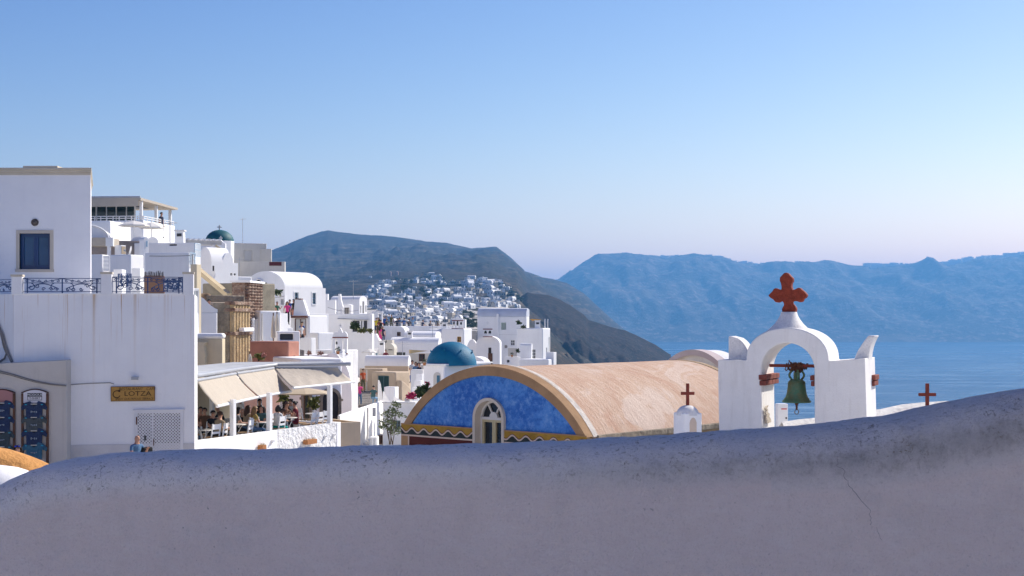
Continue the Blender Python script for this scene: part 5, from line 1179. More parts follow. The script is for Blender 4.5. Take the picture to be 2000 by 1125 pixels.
# tables and chairs
def chair_proto():
    t = thing('chair', 'white ladder back chair on the restaurant terrace', 'chair', (0, 0, 0)); w_ = .21
    for sx_ in (-1, 1):
        mb = MB(); mb.bar((sx_ * w_, -.2, 0), (sx_ * w_, -.2, .45), .04); mb.build('leg', WPAINT, t)
        mb = MB(); mb.bar((sx_ * w_, .2, 0), (sx_ * w_, .2, .45), .04); mb.bar((sx_ * w_, .2, .45), (sx_ * w_, .27, .95), .04); mb.build('leg', WPAINT, t)
    mb = MB(); mb.box(-.23, .23, -.23, .23, .43, .47); mb.build('seat', mat('rush seat', (0.42, 0.27, 0.14), var=0.3, vs=20), t, bevel=.01)
    mb = MB(); mb.box(-.20, .20, .245, .265, .74, .93); mb.build('back_slat', WPAINT, t); mb = MB(); mb.box(-.20, .20, .225, .245, .58, .66); mb.build('back_slat', WPAINT, t)
    mb = MB(); mb.bar((-w_, -.2, .2), (-w_, .2, .2), .025); mb.bar((w_, -.2, .2), (w_, .2, .2), .025); mb.bar((-w_, 0, .2), (w_, 0, .2), .025); mb.build('stretcher', WPAINT, t)
    return t
def copy_tree(o, parent=None):
    c = o.copy(); C.objects.link(c); c.parent = parent; ORG[c.name] = ORG.get(o.name, Vector())
    for ch in o.children: copy_tree(ch, c)
    return c
chair0 = chair_proto(); used = [False]
def put(proto, flag, loc, rz, label, group):
    o = proto if not flag[0] else copy_tree(proto); flag[0] = True
    o.location = loc; o.rotation_euler = (0, 0, rz); o['label'] = label; o['group'] = group; return o
def tpos(px, v): return RF.pt(RF.U(px, v), v, ZFL)
CH = [(412, .62, 2.2, 'white chair backed to the parapet at the near end of the terrace'), (428, .55, 2.6, 'white chair under the woman in the beige top'), (478, .65, 2.5, 'white chair backed to the parapet just past the first post'), (488, 1.3, 2.0, 'white chair under the woman with fair brown hair'), (541, .7, 2.3, 'white chair under the woman in teal trousers'),
      (583, 1.5, -1.0, 'white chair of the woman in the red dress'), (603, .7, 2.4, 'empty white chair left of a pair by the last post'), (616, .65, 2.3, 'empty white chair right of a pair by the last post'), (632, .8, 2.0, 'empty white chair half hidden by the last post'), (398, 1.6, 2.4, 'white chair behind the near table'), (450, 1.9, 2.2, 'white chair behind the first post'), (520, 1.9, 2.4, 'white chair behind the second post'), (557, 2.1, .6, 'white chair beside the far table'), (595, 2.4, .2, 'empty white chair near the arched doorway')]
for px, v, rz, l in CH: put(chair0, used, tpos(px, v), math.atan2(RF.u.y, RF.u.x) + rz - 2.3 + math.pi, l, 'white chairs on the restaurant terrace')
def table_proto():
    t = thing('table', 'small round table', 'table', (0, 0, 0)); mb = MB(); mb.lathe([(.0, .72), (.36, .72), (.37, .735), (.36, .75), (0, .75)], (0, 0, 0), 24); mb.build('table_top', mat('pale table top', (0.62, 0.58, 0.52), rough=0.4, var=0.1), t, smooth=40)
    for k in range(3):
        a = k * 2.094; mb = MB(); mb.tube([(.30 * math.cos(a), .30 * math.sin(a), 0), (.10 * math.cos(a), .10 * math.sin(a), .18), (.05 * math.cos(a), .05 * math.sin(a), .4), (.16 * math.cos(a), .16 * math.sin(a), .62), (.26 * math.cos(a), .26 * math.sin(a), .72)], .018, 6); mb.build('leg', WPAINT, t, smooth=60)
    return t
tab0 = table_proto(); usedt = [False]
TB = [(396, .75, 'small round table at the near end of the terrace by the cafe house'), (462, 1.15, 'small round table just past the first white post'), (507, 1.0, 'small round table just before the second white post'), (563, 1.35, 'small round table before the woman in the red dress'), (613, 1.7, 'small round table by the pair of empty chairs'), (440, 2.6, 'small round table in the shade at the back of the terrace')]
for px, v, l in TB: put(tab0, usedt, tpos(px, v), .4, l, 'round tables on the restaurant terrace')
for i, (px, v) in enumerate(((393, .70), (505, .95), (565, 1.3), (561, 1.4), (612, 1.7))):
    p = tpos(px, v); mb = MB(); mb.lathe([(0, .752), (.035, .752), (.04, .85), (.03, .87), (0, .87)], p, 10)
    tag(mb.build('drinking_glass', mat('table glassware', (0.55, 0.55, 0.52), rough=0.2, var=0.1, bump=0), smooth=40), ['glass jar on the near round table', 'glass on the table before the second post', 'glass right of two on the table of the red dress', 'glass left of two on the table of the red dress', 'glass on the table by the empty chairs'][i], 'glass', 'glasses on the terrace tables')
# flower box and lamps on the parapet wall
def wall_box(px, y, w_, label):
    u = RF.U(px); z = RF.z(y, px); t = thing('flower_box', label, 'flower box', RF.pt(u, -.15, z - .1), 'flower boxes on the terrace wall')
    mb = MB(RF.M); mb.box(u - w_, u + w_, -.24, -.03, z - .12, z + .06); mb.build('box', mat('terracotta box', (0.42, 0.18, 0.07), var=0.3, vs=8), t, bevel=.01)
    r5 = random.Random(int(px)); mb = MB(RF.M)
    for i in range(46):
        a = u + r5.uniform(-w_, w_); b_ = -.14 + r5.uniform(-.09, .09); h = r5.uniform(.04, .13); dx_ = r5.uniform(-.05, .05)
        mb.add([(a, b_, z + .03), (a + .02, b_, z + .03), (a + dx_ + .01, b_ + r5.uniform(-.04, .04), z + .05 + h)], [(0, 1, 2)])
    mb.build('dry_plants', mat('dry plants', (0.34, 0.24, 0.10), var=0.4, vs=15), t)
wall_box(600, 861, .36, 'terracotta flower box with dry plants on the rough parapet wall'); wall_box(506, 872, .14, 'small half hidden flower pot low on the parapet wall')
for px, y, l in ((531, 862, 'left'), (634, 853, 'middle'), (651, 850, 'right')):
    u = RF.U(px); z = RF.z(y, px); mb = MB(RF.M); mb.box(u - .05, u + .05, -.06, .0, z - .06, z + .06); mb.box(u - .03, u + .03, -.14, -.06, z + .0, z + .05)
    tag(mb.build('wall_spotlight', WPAINT), l + 'most of three white spotlights on the rough parapet wall' if l != 'middle' else 'middle of three white spotlights on the rough parapet wall', 'spotlight', 'spotlights on the parapet wall')
# beige planter block at the far end, white street wall behind
def mono(name, label, cat, fr, x0, x1, yt, dep, m, zb, v0=0.0, bevel=.03, group=None):
    mb = MB(fr.M); u0, u1 = fr.U(x0, v0), fr.U(x1, v0); mb.box(u0, u1, v0, v0 + dep, zb, fr.Z(yt, (u0 + u1) / 2, v0)); return tag(mb.build(name, m, bevel=bevel), label, cat, group)
PLF = Fr(664, 60.0, 703, 60.6)
t = thing('planter', 'beige painted planter block past the end of the terrace', 'planter', PLF.pt(PLF.W / 2, 1, -9)); zt = PLF.z(825, 680)
mb = MB(PLF.M); mb.box(0, PLF.W + .03, 0, .2, -9, zt); mb.box(0, .2, .2, 2.4, -9, zt); mb.box(PLF.W - .17, PLF.W + .03, .2, 2.4, -9, zt); mb.box(.2, PLF.W - .17, 2.2, 2.4, -9, zt); mb.box(.2, PLF.W - .17, .2, 2.2, -9, zt - .5); mb.build('wall', BEIGE, t)
# far white house with arched doorways, seen past the awning
HD = Hs('house', 'white house with dark arched doorway beyond the terrace', 'house', 586, 668, 700, 74, 75, 5, WHITE, zb=-9).done()
def arched_door(fr, root, px0, px1, yt, yb, m, trim, name='doorway', v=-.02):
    u0, u1 = fr.U(px0), fr.U(px1); c_ = (u0 + u1) / 2; r_ = (u1 - u0) / 2; zt_ = fr.z(yt, px0); zb_ = fr.z(yb, px0)
    mb = MB(fr.M); mb.prism([(a, v, z) for a, z in arch_outline(c_, r_, zb_, zt_)], (0, .03, 0)); o = mb.build(name, m, root)
    mb = MB(fr.M); arch_ring(mb, c_, r_ - .02, r_ + .14, zb_, zt_ - r_, v - .06, v + .05); mb.box(c_ - r_ - .22, c_ - r_ + .0, v - .08, v + .04, zt_ - r_ - .12, zt_ - r_); mb.box(c_ + r_ - .0, c_ + r_ + .22, v - .08, v + .04, zt_ - r_ - .12, zt_ - r_); mb.build('stone_trim', trim, o, smooth=40)
    mb = MB(fr.M); mb.box(c_ - .02, c_ + .02, v - .02, v, zb_, zt_ - .05); mb.build('door_seam', DARKM, o)
arched_door(HD.fr, HD.root, 629, 661, 763, 850, DARKW, STONE)
arched_door(HD.fr, HD.root, 593, 604, 770, 850, mat('ivy shade', (0.10, 0.10, 0.05), var=0.6, vs=8), STONE)
Hs('house', 'pink wall between the terrace posts', 'house', 528, 547, 742, 70, 70.5, 3, mat('pink wall paint', (0.62, 0.36, 0.28), var=0.12), zb=-9).done()
# ------------------------------------------------------------------ white houses climbing the left of the slope
def CBf(xl, xc, xr, D, th):
    th = math.radians(th); c = Vector(((xc - CX) / F * D, D)); k = (xl - CX) / F; k2 = (xr - CX) / F; cs, sn = math.cos(th), math.sin(th)
    Wd = (c.x - k * c.y) / (cs + k * sn); dep = (k2 * c.y - c.x) / (sn - k2 * cs)
    return D + sn * Wd, max(.3, dep)
def CB(name, label, cat, xl, xc, xr, yt, D, th, m=None, **kw):
    """corner block: left face from column xl to the corner xc, right face from there to xr; th turns it"""
    D0, dep = CBf(xl, xc, xr, D, th)
    return Hs(name, label, cat, xl, xc, yt, D0, D, dep, m, pt=xc, **kw)
GREYW = mat('grey white house paint', (0.58, 0.56, 0.52), var=0.12, vs=0.8, streak=0.25)
SHUT = mat('grey green shutters', (0.10, 0.17, 0.18), rough=0.6, var=0.2); BRNF = mat('reddish brown frame', (0.16, 0.07, 0.05), var=0.3, vs=8)
LBLUE = mat('light blue grille paint', (0.35, 0.50, 0.62), rough=0.5, var=0.1)
def leaf_mass(pts_r, n, size, seed, mb=None):
    """many small leaves in a cloud of ellipsoids (centre, radii)"""
    r = random.Random(seed); mb = mb or MB()
    for i in range(n):
        c, rad = pts_r[r.randrange(len(pts_r))]
        while True:
            d = Vector((r.uniform(-1, 1), r.uniform(-1, 1), r.uniform(-1, 1)))
            if .25 < d.length < 1: break
        p = Vector(c) + Vector((d.x * rad[0], d.y * rad[1], d.z * rad[2])); a = Vector((r.uniform(-1, 1), r.uniform(-1, 1), r.uniform(-.6, 1))).normalized(); b_ = a.cross(Vector((r.uniform(-1, 1), r.uniform(-1, 1), r.uniform(-1, 1)))).normalized()
        s_ = size * r.uniform(.6, 1.3); mb.add([p, p + a * s_ * .5 + b_ * s_ * .28, p + a * s_, p + a * s_ * .5 - b_ * s_ * .28], [(0, 1, 2, 3)])
    return mb
LEAF = mat('dark green leaves', (0.055, 0.085, 0.025), var=0.5, vs=3, rough=0.6, bump=0, col2=(0.025, 0.045, 0.014)); LEAFY = mat('yellow green leaves', (0.16, 0.17, 0.03), var=0.4, vs=4, rough=0.6, bump=0); LEAFG = mat('grey green leaves', (0.20, 0.24, 0.11), var=0.4, vs=4, rough=0.7, bump=0)
PINK = mat('magenta bougainvillea', (0.55, 0.02, 0.12), var=0.4, vs=9, rough=0.6, bump=0); BARK = mat('grey brown bark', (0.12, 0.085, 0.06), var=0.4, vs=8)
def bush(name, label, px, py, D, w_, h, n=160, m=None, size=.12, seed=1, stem=True):
    c = P(px, py, D); s_ = D / F; rx, rz = w_ * s_ / 2, h * s_ / 2
    t = thing(name, label, 'plant', (c.x, c.y, c.z - rz)); r = random.Random(seed)
    blobs = [((c.x + r.uniform(-.5, .5) * rx, c.y + r.uniform(-.4, .4) * rx, c.z + r.uniform(-.4, .5) * rz), (rx * r.uniform(.45, .7), rx * .6, rz * r.uniform(.45, .7))) for _ in range(6)]
    leaf_mass(blobs, n, size, seed).build('leaves', m or LEAF, t)
    if stem:
        mb = MB()
        for k_ in range(4): mb.tube([(c.x + r.uniform(-.2, .2) * rx, c.y, c.z - rz), (c.x + r.uniform(-.3, .3) * rx, c.y, c.z), (c.x + r.uniform(-.7, .7) * rx, c.y, c.z + rz * .6)], [.03, .02, .008], 5)
        mb.build('stem', BARK, t)
    return t
def parasol(label, px, py, D, w_, h, zdown=2.2, m=None, group='white parasols'):
    c = P(px, py, D); s_ = D / F; r_ = w_ * s_ / 2; hh = h * s_; n = 8
    t = thing('parasol', label, 'parasol', (c.x, c.y, c.z - zdown), group)
    vs = [(c.x, c.y, c.z)]; fs = []
    for j, (rr_, dz) in enumerate(((.35, .22), (.7, .55), (1.0, .92), (1.0, 1.12))):
        for k_ in range(n): a = 2 * math.pi * k_ / n + .2; sc_ = rr_ * r_ * (1 if k_ % 1 == 0 else 1); vs.append((c.x + sc_ * math.cos(a), c.y + sc_ * math.sin(a), c.z - hh * dz * .9))
    for k_ in range(n): fs.append((0, 1 + k_, 1 + (k_ + 1) % n))
    for j in range(3):
        for k_ in range(n): fs.append((1 + j*n + k_, 1 + j*n + (k_+1)%n, 1 + (j+1)*n + (k_+1)%n, 1 + (j+1)*n + k_))
    mb = MB(); mb.add(vs, fs); o = mb.build('canopy', m or mat('white parasol canvas', (0.72, 0.69, 0.64), var=0.06, bump=0), t); o.modifiers.new('t', 'SOLIDIFY').thickness = .01
    mb = MB(); mb.tube([(c.x, c.y, c.z - zdown), (c.x, c.y, c.z + .12)], .03, 7); mb.build('pole', WOOD if m else WPAINT, t, smooth=60)
    mb = MB()
    for k_ in range(n): a = 2 * math.pi * k_ / n + .2; mb.bar((c.x, c.y, c.z - hh * .9), (c.x + .95 * r_ * math.cos(a), c.y + .95 * r_ * math.sin(a), c.z - hh * .88), .018)
    o = mb.build('ribs', WPAINT, t); o['kind'] = 'stuff'
def folded_parasol(label, px, yt, yb, D):
    c = P(px, yt, D); z0 = P(px, yb, D).z; t = thing('folded_parasol', label, 'parasol', (c.x, c.y, z0), 'folded parasols'); h = c.z - z0; r_ = 4.6 * D / F
    mb = MB(); n = 16; prof = [(.04, 1), (.35, .93), (.62, .7), (.85, .4), (.95, .2), (.55, .14)]; vs = []; fs = []
    for i, (rr_, f_) in enumerate(prof):
        for k_ in range(n): a = 2 * math.pi * k_ / n; q = rr_ * r_ * (1 + .22 * math.cos(4 * a + i * .3)); vs.append((c.x + q * math.cos(a), c.y + q * math.sin(a), z0 + h * f_))
    for i in range(len(prof) - 1):
        for k_ in range(n): fs.append((i*n+k_, i*n+(k_+1)%n, (i+1)*n+(k_+1)%n, (i+1)*n+k_))
    mb.add(vs, fs); mb.build('canopy', mat('cream parasol canvas', (0.60, 0.54, 0.44), var=0.1), t, smooth=60); mb = MB(); mb.tube([(c.x, c.y, z0), (c.x, c.y, c.z + .1)], .035, 7); mb.build('pole', WOOD, t, smooth=60)
def flat_rail(fr, u0, u1, v0, v1, z0, z1, n, m, parent, name='railing', bw=.05):
    """railing along a straight line in the frame, with n posts"""
    a, b_ = Vector((u0, v0, 0)), Vector((u1, v1, 0)); mb = MB(fr.M)
    for z in (z1, (z0 + z1) / 2): mb.bar(a + Vector((0, 0, z)), b_ + Vector((0, 0, z)), bw)
    rl = mb.build(name, m, parent)
    for i in range(n + 1): p = a.lerp(b_, i / n); mb = MB(fr.M); mb.bar(p + Vector((0, 0, z0)), p + Vector((0, 0, z1 + .02)), bw); mb.build('baluster', m, rl)
# -- top terrace with the pergola
T1 = CB('house', 'white block under the roof terrace, its sunny side facing right', 'house', 120, 280, 342, 430, 95, 7).done()
z1 = T1.z1; d1 = T1.dep
flat_rail(T1.fr, T1.fr.U(172), T1.W, .08, .08, z1, T1.fr.z(422, 250), 9, WPAINT, T1.root); flat_rail(T1.fr, T1.W - .08, T1.W - .08, .1, d1 - .05, z1, T1.fr.z(422, 250) , 7, WPAINT, T1.root)
pg = thing('pergola', 'roof terrace pergola with cream canvas on white posts', 'pergola', T1.fr.pt(T1.W - 2, 2, z1)); zc = T1.fr.z(403, 272); zt = T1.fr.z(390, 272)
for v_ in (.25, d1 * .5, d1 - .3): mb = MB(T1.fr.M); u = T1.W - .25; mb.box(u - .09, u + .09, v_ - .09, v_ + .09, z1, zt); mb.build('post', WPAINT, pg)
mb = MB(T1.fr.M); mb.add([(-1, -.2, zt - .05), (T1.W - .1, -.2, zt - .05), (T1.W + .2, d1, zt - .25), (-1, d1, zt - .25), (-1, -.2, zt + .12), (T1.W - .1, -.2, zt + .12), (T1.W + .2, d1, zt - .1), (-1, d1, zt - .1)], [(0, 3, 2, 1), (4, 5, 6, 7), (0, 1, 5, 4), (1, 2, 6, 5), (2, 3, 7, 6), (3, 0, 4, 7)]); mb.build('canvas_roof', CANV, pg)
mb = MB(T1.fr.M); mb.box(-1, T1.W - .25, -.22, -.2, zc, zt + .10); mb.build('valance', CANV, pg)
mb = MB(T1.fr.M); mb.tube([(-1, -.15, zt + .2), (T1.W - .15, -.15, zt + .16)], .07, 8); mb.build('roller', GREYM, pg, smooth=60)
gp = thing('glass_pavilion', 'dark glazed pavilion under the roof terrace pergola', 'pavilion', T1.fr.pt(T1.W * .5, 3, z1)); zz = T1.fr.z(404, 230, 2.2)
for i, (a, b_) in enumerate(((150, 187), (190, 207), (209, 226), (228, 246), (248, 262))):
    mb = MB(T1.fr.M); u0, u1 = T1.fr.U(a, 2.2), T1.fr.U(b_, 2.2); mb.box(u0, u1, 2.2, 2.26, z1, zz); mb.build('pane', mat('teal dark glass', (0.02, 0.055, 0.07), rough=0.1, var=0.3, bump=0, spec=.6), gp)
    mb = MB(T1.fr.M); mb.box(u1, u1 + .08, 2.18, 2.3, z1, zz + .05); mb.build('mullion', WPAINT, gp)
mb = MB(T1.fr.M); mb.box(T1.fr.U(150, 2.2), T1.fr.U(262, 2.2), 2.15, 5, zz + .05, zz + .15); mb.build('roof', DARKM, gp)
T2 = CB('house', 'white block with sloping sunny side below the roof terrace', 'house', 120, 215, 256, 431, 89, 10).done()
T3 = Hs('house', 'low white barrel vault house beside the blue window house', 'house', 132, 212, 466, 85, 85.4, 2.5); z3 = T3.z1; T3.done(); vault('v', 'vault_roof', T3.fr, T3.root, 0, T3.W, 0, 2.5, z3 - .01, z3, T3.fr.z(440, 170), 'v', WHITE)
mb = MB(T3.fr.M); c_ = T3.W / 2; mb.tube([(c_ - c_ * math.cos(a), -.02, z3 + (T3.fr.z(440, 170) - z3) * math.sin(a)) for a in np.linspace(0, math.pi, 25)], .05, 6); mb.build('vault_rim', WHITE, T3.root, smooth=60)
# small bits in front of them
CP = Fr(172, 82, 214, 82); t = thing('canopy', 'beige canopy on a white post beside the blue window house', 'canopy', CP.pt(1, 1, 3.0))
mb = MB(CP.M); mb.box(0, CP.W, 0, 2, CP.z(480, 190), CP.z(464, 190)); mb.build('canvas', CANV, t); mb = MB(CP.M); mb.box(CP.W - .12, CP.W + .06, -.08, .1, 1.6, CP.z(468, 190)); mb.build('post', WPAINT, t); mb = MB(CP.M); mb.box(CP.W - .2, CP.W + .22, -.1, .15, CP.z(481, 190), CP.z(464, 190)); mb.build('bracket', WPAINT, t)
GW = Hs('house', 'weathered grey brown wall below the sunny white block', 'house', 172, 284, 470, 84.5, 85.2, 1.2, mat('weathered brown plaster', (0.40, 0.34, 0.30), var=0.35, vs=1.2, streak=0.6, bump=.4)).done()
t = thing('air_conditioner', 'white air conditioner unit in front of the weathered brown wall', 'air conditioner', P(234, 499, 82)); A = Fr(224, 82.2, 236, 82.0)
mb = MB(A.M); mb.box(0, A.W, 0, .42, A.z(498.5, 230), A.z(479, 230)); mb.build('casing', WPAINT, t, bevel=.01); mb = MB(A.M); mb.box(A.W, A.W + .02, .05, .38, A.z(496, 230), A.z(481, 230)); mb.build('grille', mat('beige grille', (0.45, 0.36, 0.25), var=0.2), t)
def dish(label, px, py, D, rx, rz, face=(.5, -.8, .3)):
    c = P(px, py, D); r_ = rz * D / F; t = thing('satellite_dish', label, 'satellite dish', (c.x, c.y, c.z - r_)); q = Vector(face).to_track_quat('Z', 'Y').to_matrix().to_4x4()
    mb = MB(Matrix.Translation(c) @ q); mb.lathe([(0, -.12 * r_ * 2), (r_ * .4, -.09 * r_ * 2), (r_ * .75, -.04 * r_ * 2), (r_, .02), (r_ * .98, .03), (r_ * .75, -.03 * r_), (r_ * .4, -.13 * r_), (0, -.18 * r_)], (0, 0, 0), 24); mb.build('reflector', WPAINT, t, smooth=60)
    mb = MB(Matrix.Translation(c) @ q); mb.tube([(0, -r_ * .95, 0), (0, -r_ * .2, r_ * .9)], .02, 6); mb.lathe([(0, 0), (.06, 0), (.06, .1), (0, .1)], (0, -r_ * .2, r_ * .85), 8); mb.build('feed_arm', GREYM, t); mb = MB(); mb.tube([(c.x, c.y + .1, c.z), (c.x, c.y + .15, c.z - r_ * 1.5)], .03, 6); mb.build('mast', GREYM, t)
dish('white satellite dish edge-on above the sunny terrace wall', 254, 490, 81, 7, 10, (-.85, -.2, .25))
S1 = CB('house', 'narrow white pier with sunny side above the cafe terrace', 'house', 120, 200, 213, 497, 79, 10).done(); S1.m
mb = MB(); A = Fr(201.5, 78.8, 214, 78.6); t = thing('louvre_shutter', 'white louvred shutter beside the narrow white pier', 'shutter', A.pt(.2, 0, 2))
for i in range(12): z = A.z(530, 205) + (A.z(499, 205) - A.z(530, 205)) * i / 12; mb = MB(A.M); mb.box(0, A.W, 0, .05, z, z + .055); mb.build('slat', WPAINT, t)
CB('house', 'small shaded white block with sunny right side above the railing', 'house', 214, 255, 281, 497, 76, 25).done()
B4 = CB('house', 'broad shaded white wall with hairline cracks above the railing', 'house', 283, 369, 382, 493, 73, 12)
B4.done()
CB('house', 'low white roof block behind the cracked white wall', 'house', 262, 380, 392, 474, 84, 10).win(330, 345, 477, 480, kind='hole').done()
NB = Hs('bell_slab', 'tall narrow rounded white slab with pale blue niche', 'wall', 281, 290, 470, 80, 80.2, .5).done(); vault('v', 'rounded_top', NB.fr, NB.root, 0, NB.W, 0, .5, NB.z1, NB.z1, NB.fr.z(463, 285), 'v', WHITE)
mb = MB(NB.fr.M); mb.box(NB.W * .45, NB.W * .8, -.02, .05, NB.fr.z(482, 286), NB.fr.z(471, 286)); mb.build('niche', LBLUE, NB.root)
for i, (x0, x1, y0, D) in enumerate(((256, 283, 462, 86), (287, 309, 463, 86.5))):
    q = Hs('vault_house', ['small white vault peeping out left of the narrow slab', 'small white vault peeping out right of the narrow slab'][i], 'house', x0, x1, 472, D, D, 3).done(); vault('v', 'vault_roof', q.fr, q.root, 0, q.W, 0, 3, q.z1 - .01, q.z1, q.fr.z(y0, (x0+x1)/2), 'v', WHITE)
for i, (x0, x1, y0, y1, D) in enumerate(((380.5, 392, 475, 500, 83), (371, 381, 493, 516, 72.5))):
    A = Fr(x0, D, x1, D + 1.2); t = thing('blue_gate', ['pale blue iron grille at the upper right of the cracked wall', 'pale blue iron grille at the right edge of the cracked wall'][i], 'gate', A.pt(A.W / 2, 0, A.z(y1, x0)))
    z0, z1_ = A.z(y1, x0), A.z(y0, x0); mb = MB(A.M)
    for z in (z0, z1_, z0 + (z1_ - z0) * .5): mb.bar((0, 0, z), (A.W, 0, z), .035)
    mb.build('rails', LBLUE, t)
    for k_ in range(6): mb = MB(A.M); u = A.W * k_ / 5; mb.bar((u, 0, z0), (u, 0, z1_), .03); mb.build('bar', LBLUE, t)
parasol('white parasol on the left under the roof terrace', 262, 431, 87, 60, 11, 2.3); parasol('white parasol on the right under the roof terrace', 296, 434, 90, 48, 12, 2.3)
# terrace behind the railing: warm wall, blue balustrade, reed fence
W3 = Hs('house', 'warm brown wall behind the right hand railing', 'house', 268, 322, 538, 60, 60.3, 1.5, mat('warm brown plaster', (0.36, 0.20, 0.12), var=0.25), zb=-3).done()
W4 = Hs('pier', 'white pier behind the right hand railing', 'wall', 257, 274, 524, 57, 57, .6, WHITE, zb=-3).done(); Hs('pier', 'short white pier left of the railing gap', 'wall', 221, 238, 526, 56, 56, .6, WHITE, zb=-3).done()
A = Fr(274, 59.0, 321, 59.4); t = thing('reed_fence', 'row of dark reeds along the top of the warm brown wall', 'fence', A.pt(A.W / 2, 0, A.z(540, 300))); r6 = random.Random(3)
for k_ in range(30): u = A.W * k_ / 30 + r6.uniform(-.01, .01); mb = MB(A.M); mb.bar((u, 0, A.z(540, 300)), (u + r6.uniform(-.015, .015), 0, A.z(530 + r6.uniform(-1.5, 2.5), 300)), .018); mb.build('reed', DARKW, t)
A = Fr(231, 54.5, 256, 54.5); t = thing('balustrade', 'blue ironwork panel beyond the terrace railing', 'railing', A.pt(A.W / 2, 0, A.z(560, 245))); railing(A, 0, A.W, A.z(560, 245), A.z(535, 245), 0, 1, t)
A = Fr(320, 53, 356, 53); t = thing('balustrade', 'blue ironwork panel at the right end beyond the terrace railing', 'railing', A.pt(A.W / 2, 0, A.z(570, 340))); railing(A, 0, A.W, A.z(570, 340), A.z(544, 340), 0, 2, t)
# -- church with teal dome, grey house, barrel house on the crest
DM = mat('teal dome paint', (0.012, 0.115, 0.135), var=0.3, vs=1.5, rough=0.6, bump=.2)
def dome(fr_c, r_, z0, rise, m, root, n=36, part='dome', knobs=6):
    mb = MB(); prof = [(r_ * math.cos(a), rise * math.sin(a)) for a in np.linspace(0, math.pi / 2, 16)]; mb.lathe(prof, (fr_c.x, fr_c.y, z0), n); o = mb.build(part, m, root, smooth=60)
    return o
ch = thing('church', 'distant church with teal dome and small cross on the crest', 'church', P(429, 500, 165)); dc = P(429, 472, 165); dome(dc, 27.5 / F * 165, dc.z, P(429, 449, 165).z - dc.z, DM, ch)
mb = MB(); c_ = P(428.5, 449, 165); mb.box(c_.x - .06, c_.x + .06, c_.y - .06, c_.y + .06, c_.z - .1, c_.z + .55); mb.box(c_.x - .25, c_.x + .25, c_.y - .05, c_.y + .05, c_.z + .26, c_.z + .38); mb.build('cross', GREYM, ch)
mb = MB(); mb.lathe([(27.8 / F * 165, dc.z - 3), (28.5 / F * 165, dc.z - .05), (28.5 / F * 165, dc.z + .05), (0, dc.z + .06)], (dc.x, dc.y, 0), 12); mb.build('drum', WHITE, ch)
bg_ = P(431, 476, 150); t = thing('bell_gable', 'small white bell gable with cross in front of the teal dome', 'bell tower', (bg_.x, bg_.y, bg_.z - 1)); mb = MB(); mb.prism([(bg_.x - .7, bg_.y, bg_.z - 1), (bg_.x + .5, bg_.y, bg_.z - 1), (bg_.x + .5, bg_.y, bg_.z), (bg_.x + .2, bg_.y, bg_.z + .2), (bg_.x, bg_.y, bg_.z + .45), (bg_.x - .25, bg_.y, bg_.z + .2), (bg_.x - .7, bg_.y, bg_.z)], (0, .4, 0)); mb.build('gable', WHITE, t); mb = MB(); mb.box(bg_.x - .05, bg_.x + .05, bg_.y, bg_.y + .06, bg_.z + .4, bg_.z + .8); mb.box(bg_.x - .17, bg_.x + .17, bg_.y, bg_.y + .06, bg_.z + .56, bg_.z + .64); mb.build('cross', WPAINT, t)
GB = Hs('house', 'large plain grey white house on the crest right of the teal dome', 'house', 450, 521, 475, 170, 171.3, 6, GREYW, zb=-2)
GB.win(477, 492, 489, 510, kind='window', fm=GREYW, pm=mat('blind window', (0.50, 0.50, 0.50)), mun=(0, 0), d=.06).done()
Hs('house', 'bluish shaded wall joining the grey house on its left', 'house', 432, 450, 474, 167, 168, 4, WHITE, zb=0).done()
q = CB('house', 'lower wing of the grey house with dark red balcony rail', 'house', 470, 556, 558, 511, 168, 2, GREYW, zb=-2); q.done(); A = q.fr; mb = MB(A.M); mb.box(A.U(526), A.U(550), -.05, -.02, A.z(519, 540), A.z(511.5, 540)); mb.build('balcony_panel', mat('dark red panel', (0.12, 0.03, 0.035), var=0.3, vs=6), q.root)
CB('house', 'stepped grey parapet at the right of the grey house', 'house', 500, 530, 531, 486, 171, 2, GREYW, zb=-2).done()
PGA = Fr(362, 118, 433, 119.5); t = thing('pergola', 'white timber pergola below the teal dome', 'pergola', PGA.pt(1.5, 1, 3)); zz = PGA.z(472, 400)
mb = MB(PGA.M); mb.box(0, PGA.W, 0, .25, zz - .22, zz + .1); mb.build('beam', GREYW, t); mb = MB(PGA.M); mb.box(0, PGA.W, 2.4, 2.6, zz - .2, zz + .05); mb.build('beam', GREYW, t)
for k_ in range(7): mb = MB(PGA.M); u = PGA.W * (k_ + .5) / 7; mb.box(u - .07, u + .07, -.2, 2.8, zz + .1, zz + .24); mb.build('rafter', WPAINT, t)
for u in (PGA.W * .1, PGA.W * .8): mb = MB(PGA.M); mb.box(u - .1, u + .1, 0, .22, zz - 2.2, zz - .22); mb.build('post', WPAINT, t)
mb = MB(PGA.M); mb.bar((PGA.W * .82, -.1, zz - .3), (PGA.W + .4, -.6, zz - 1.0), .16); mb.build('brace', mat('cream timber', (0.66, 0.54, 0.34)), t)
V1 = CB('house', 'sunlit white house with curved barrel roof and satellite dish', 'house', 388, 413, 465, 512, 106, 38); V1.win(415, 419, 519, 538, 'r', 'door', DARKW, DARKW).win(450, 454, 533.5, 538, 'r', 'hole', pm=DARKW).win(457, 461, 534, 538, 'r', 'hole', pm=DARKW).done(); vault('v', 'barrel_roof', V1.fr, V1.root, 0, V1.W, 0, V1.dep * .72, V1.z1 - .01, V1.z1, V1.fr.z(483, 396), 'v', WHITE)
mb = MB(V1.fr.M); mb.prism([(V1.W - .3, V1.dep * .62 + .5 * math.cos(a), V1.z1 + .0 + .75 * math.sin(a)) for a in np.linspace(0, math.pi, 9)], (.3, 0, 0)); mb.build('horn', WHITE, V1.root)
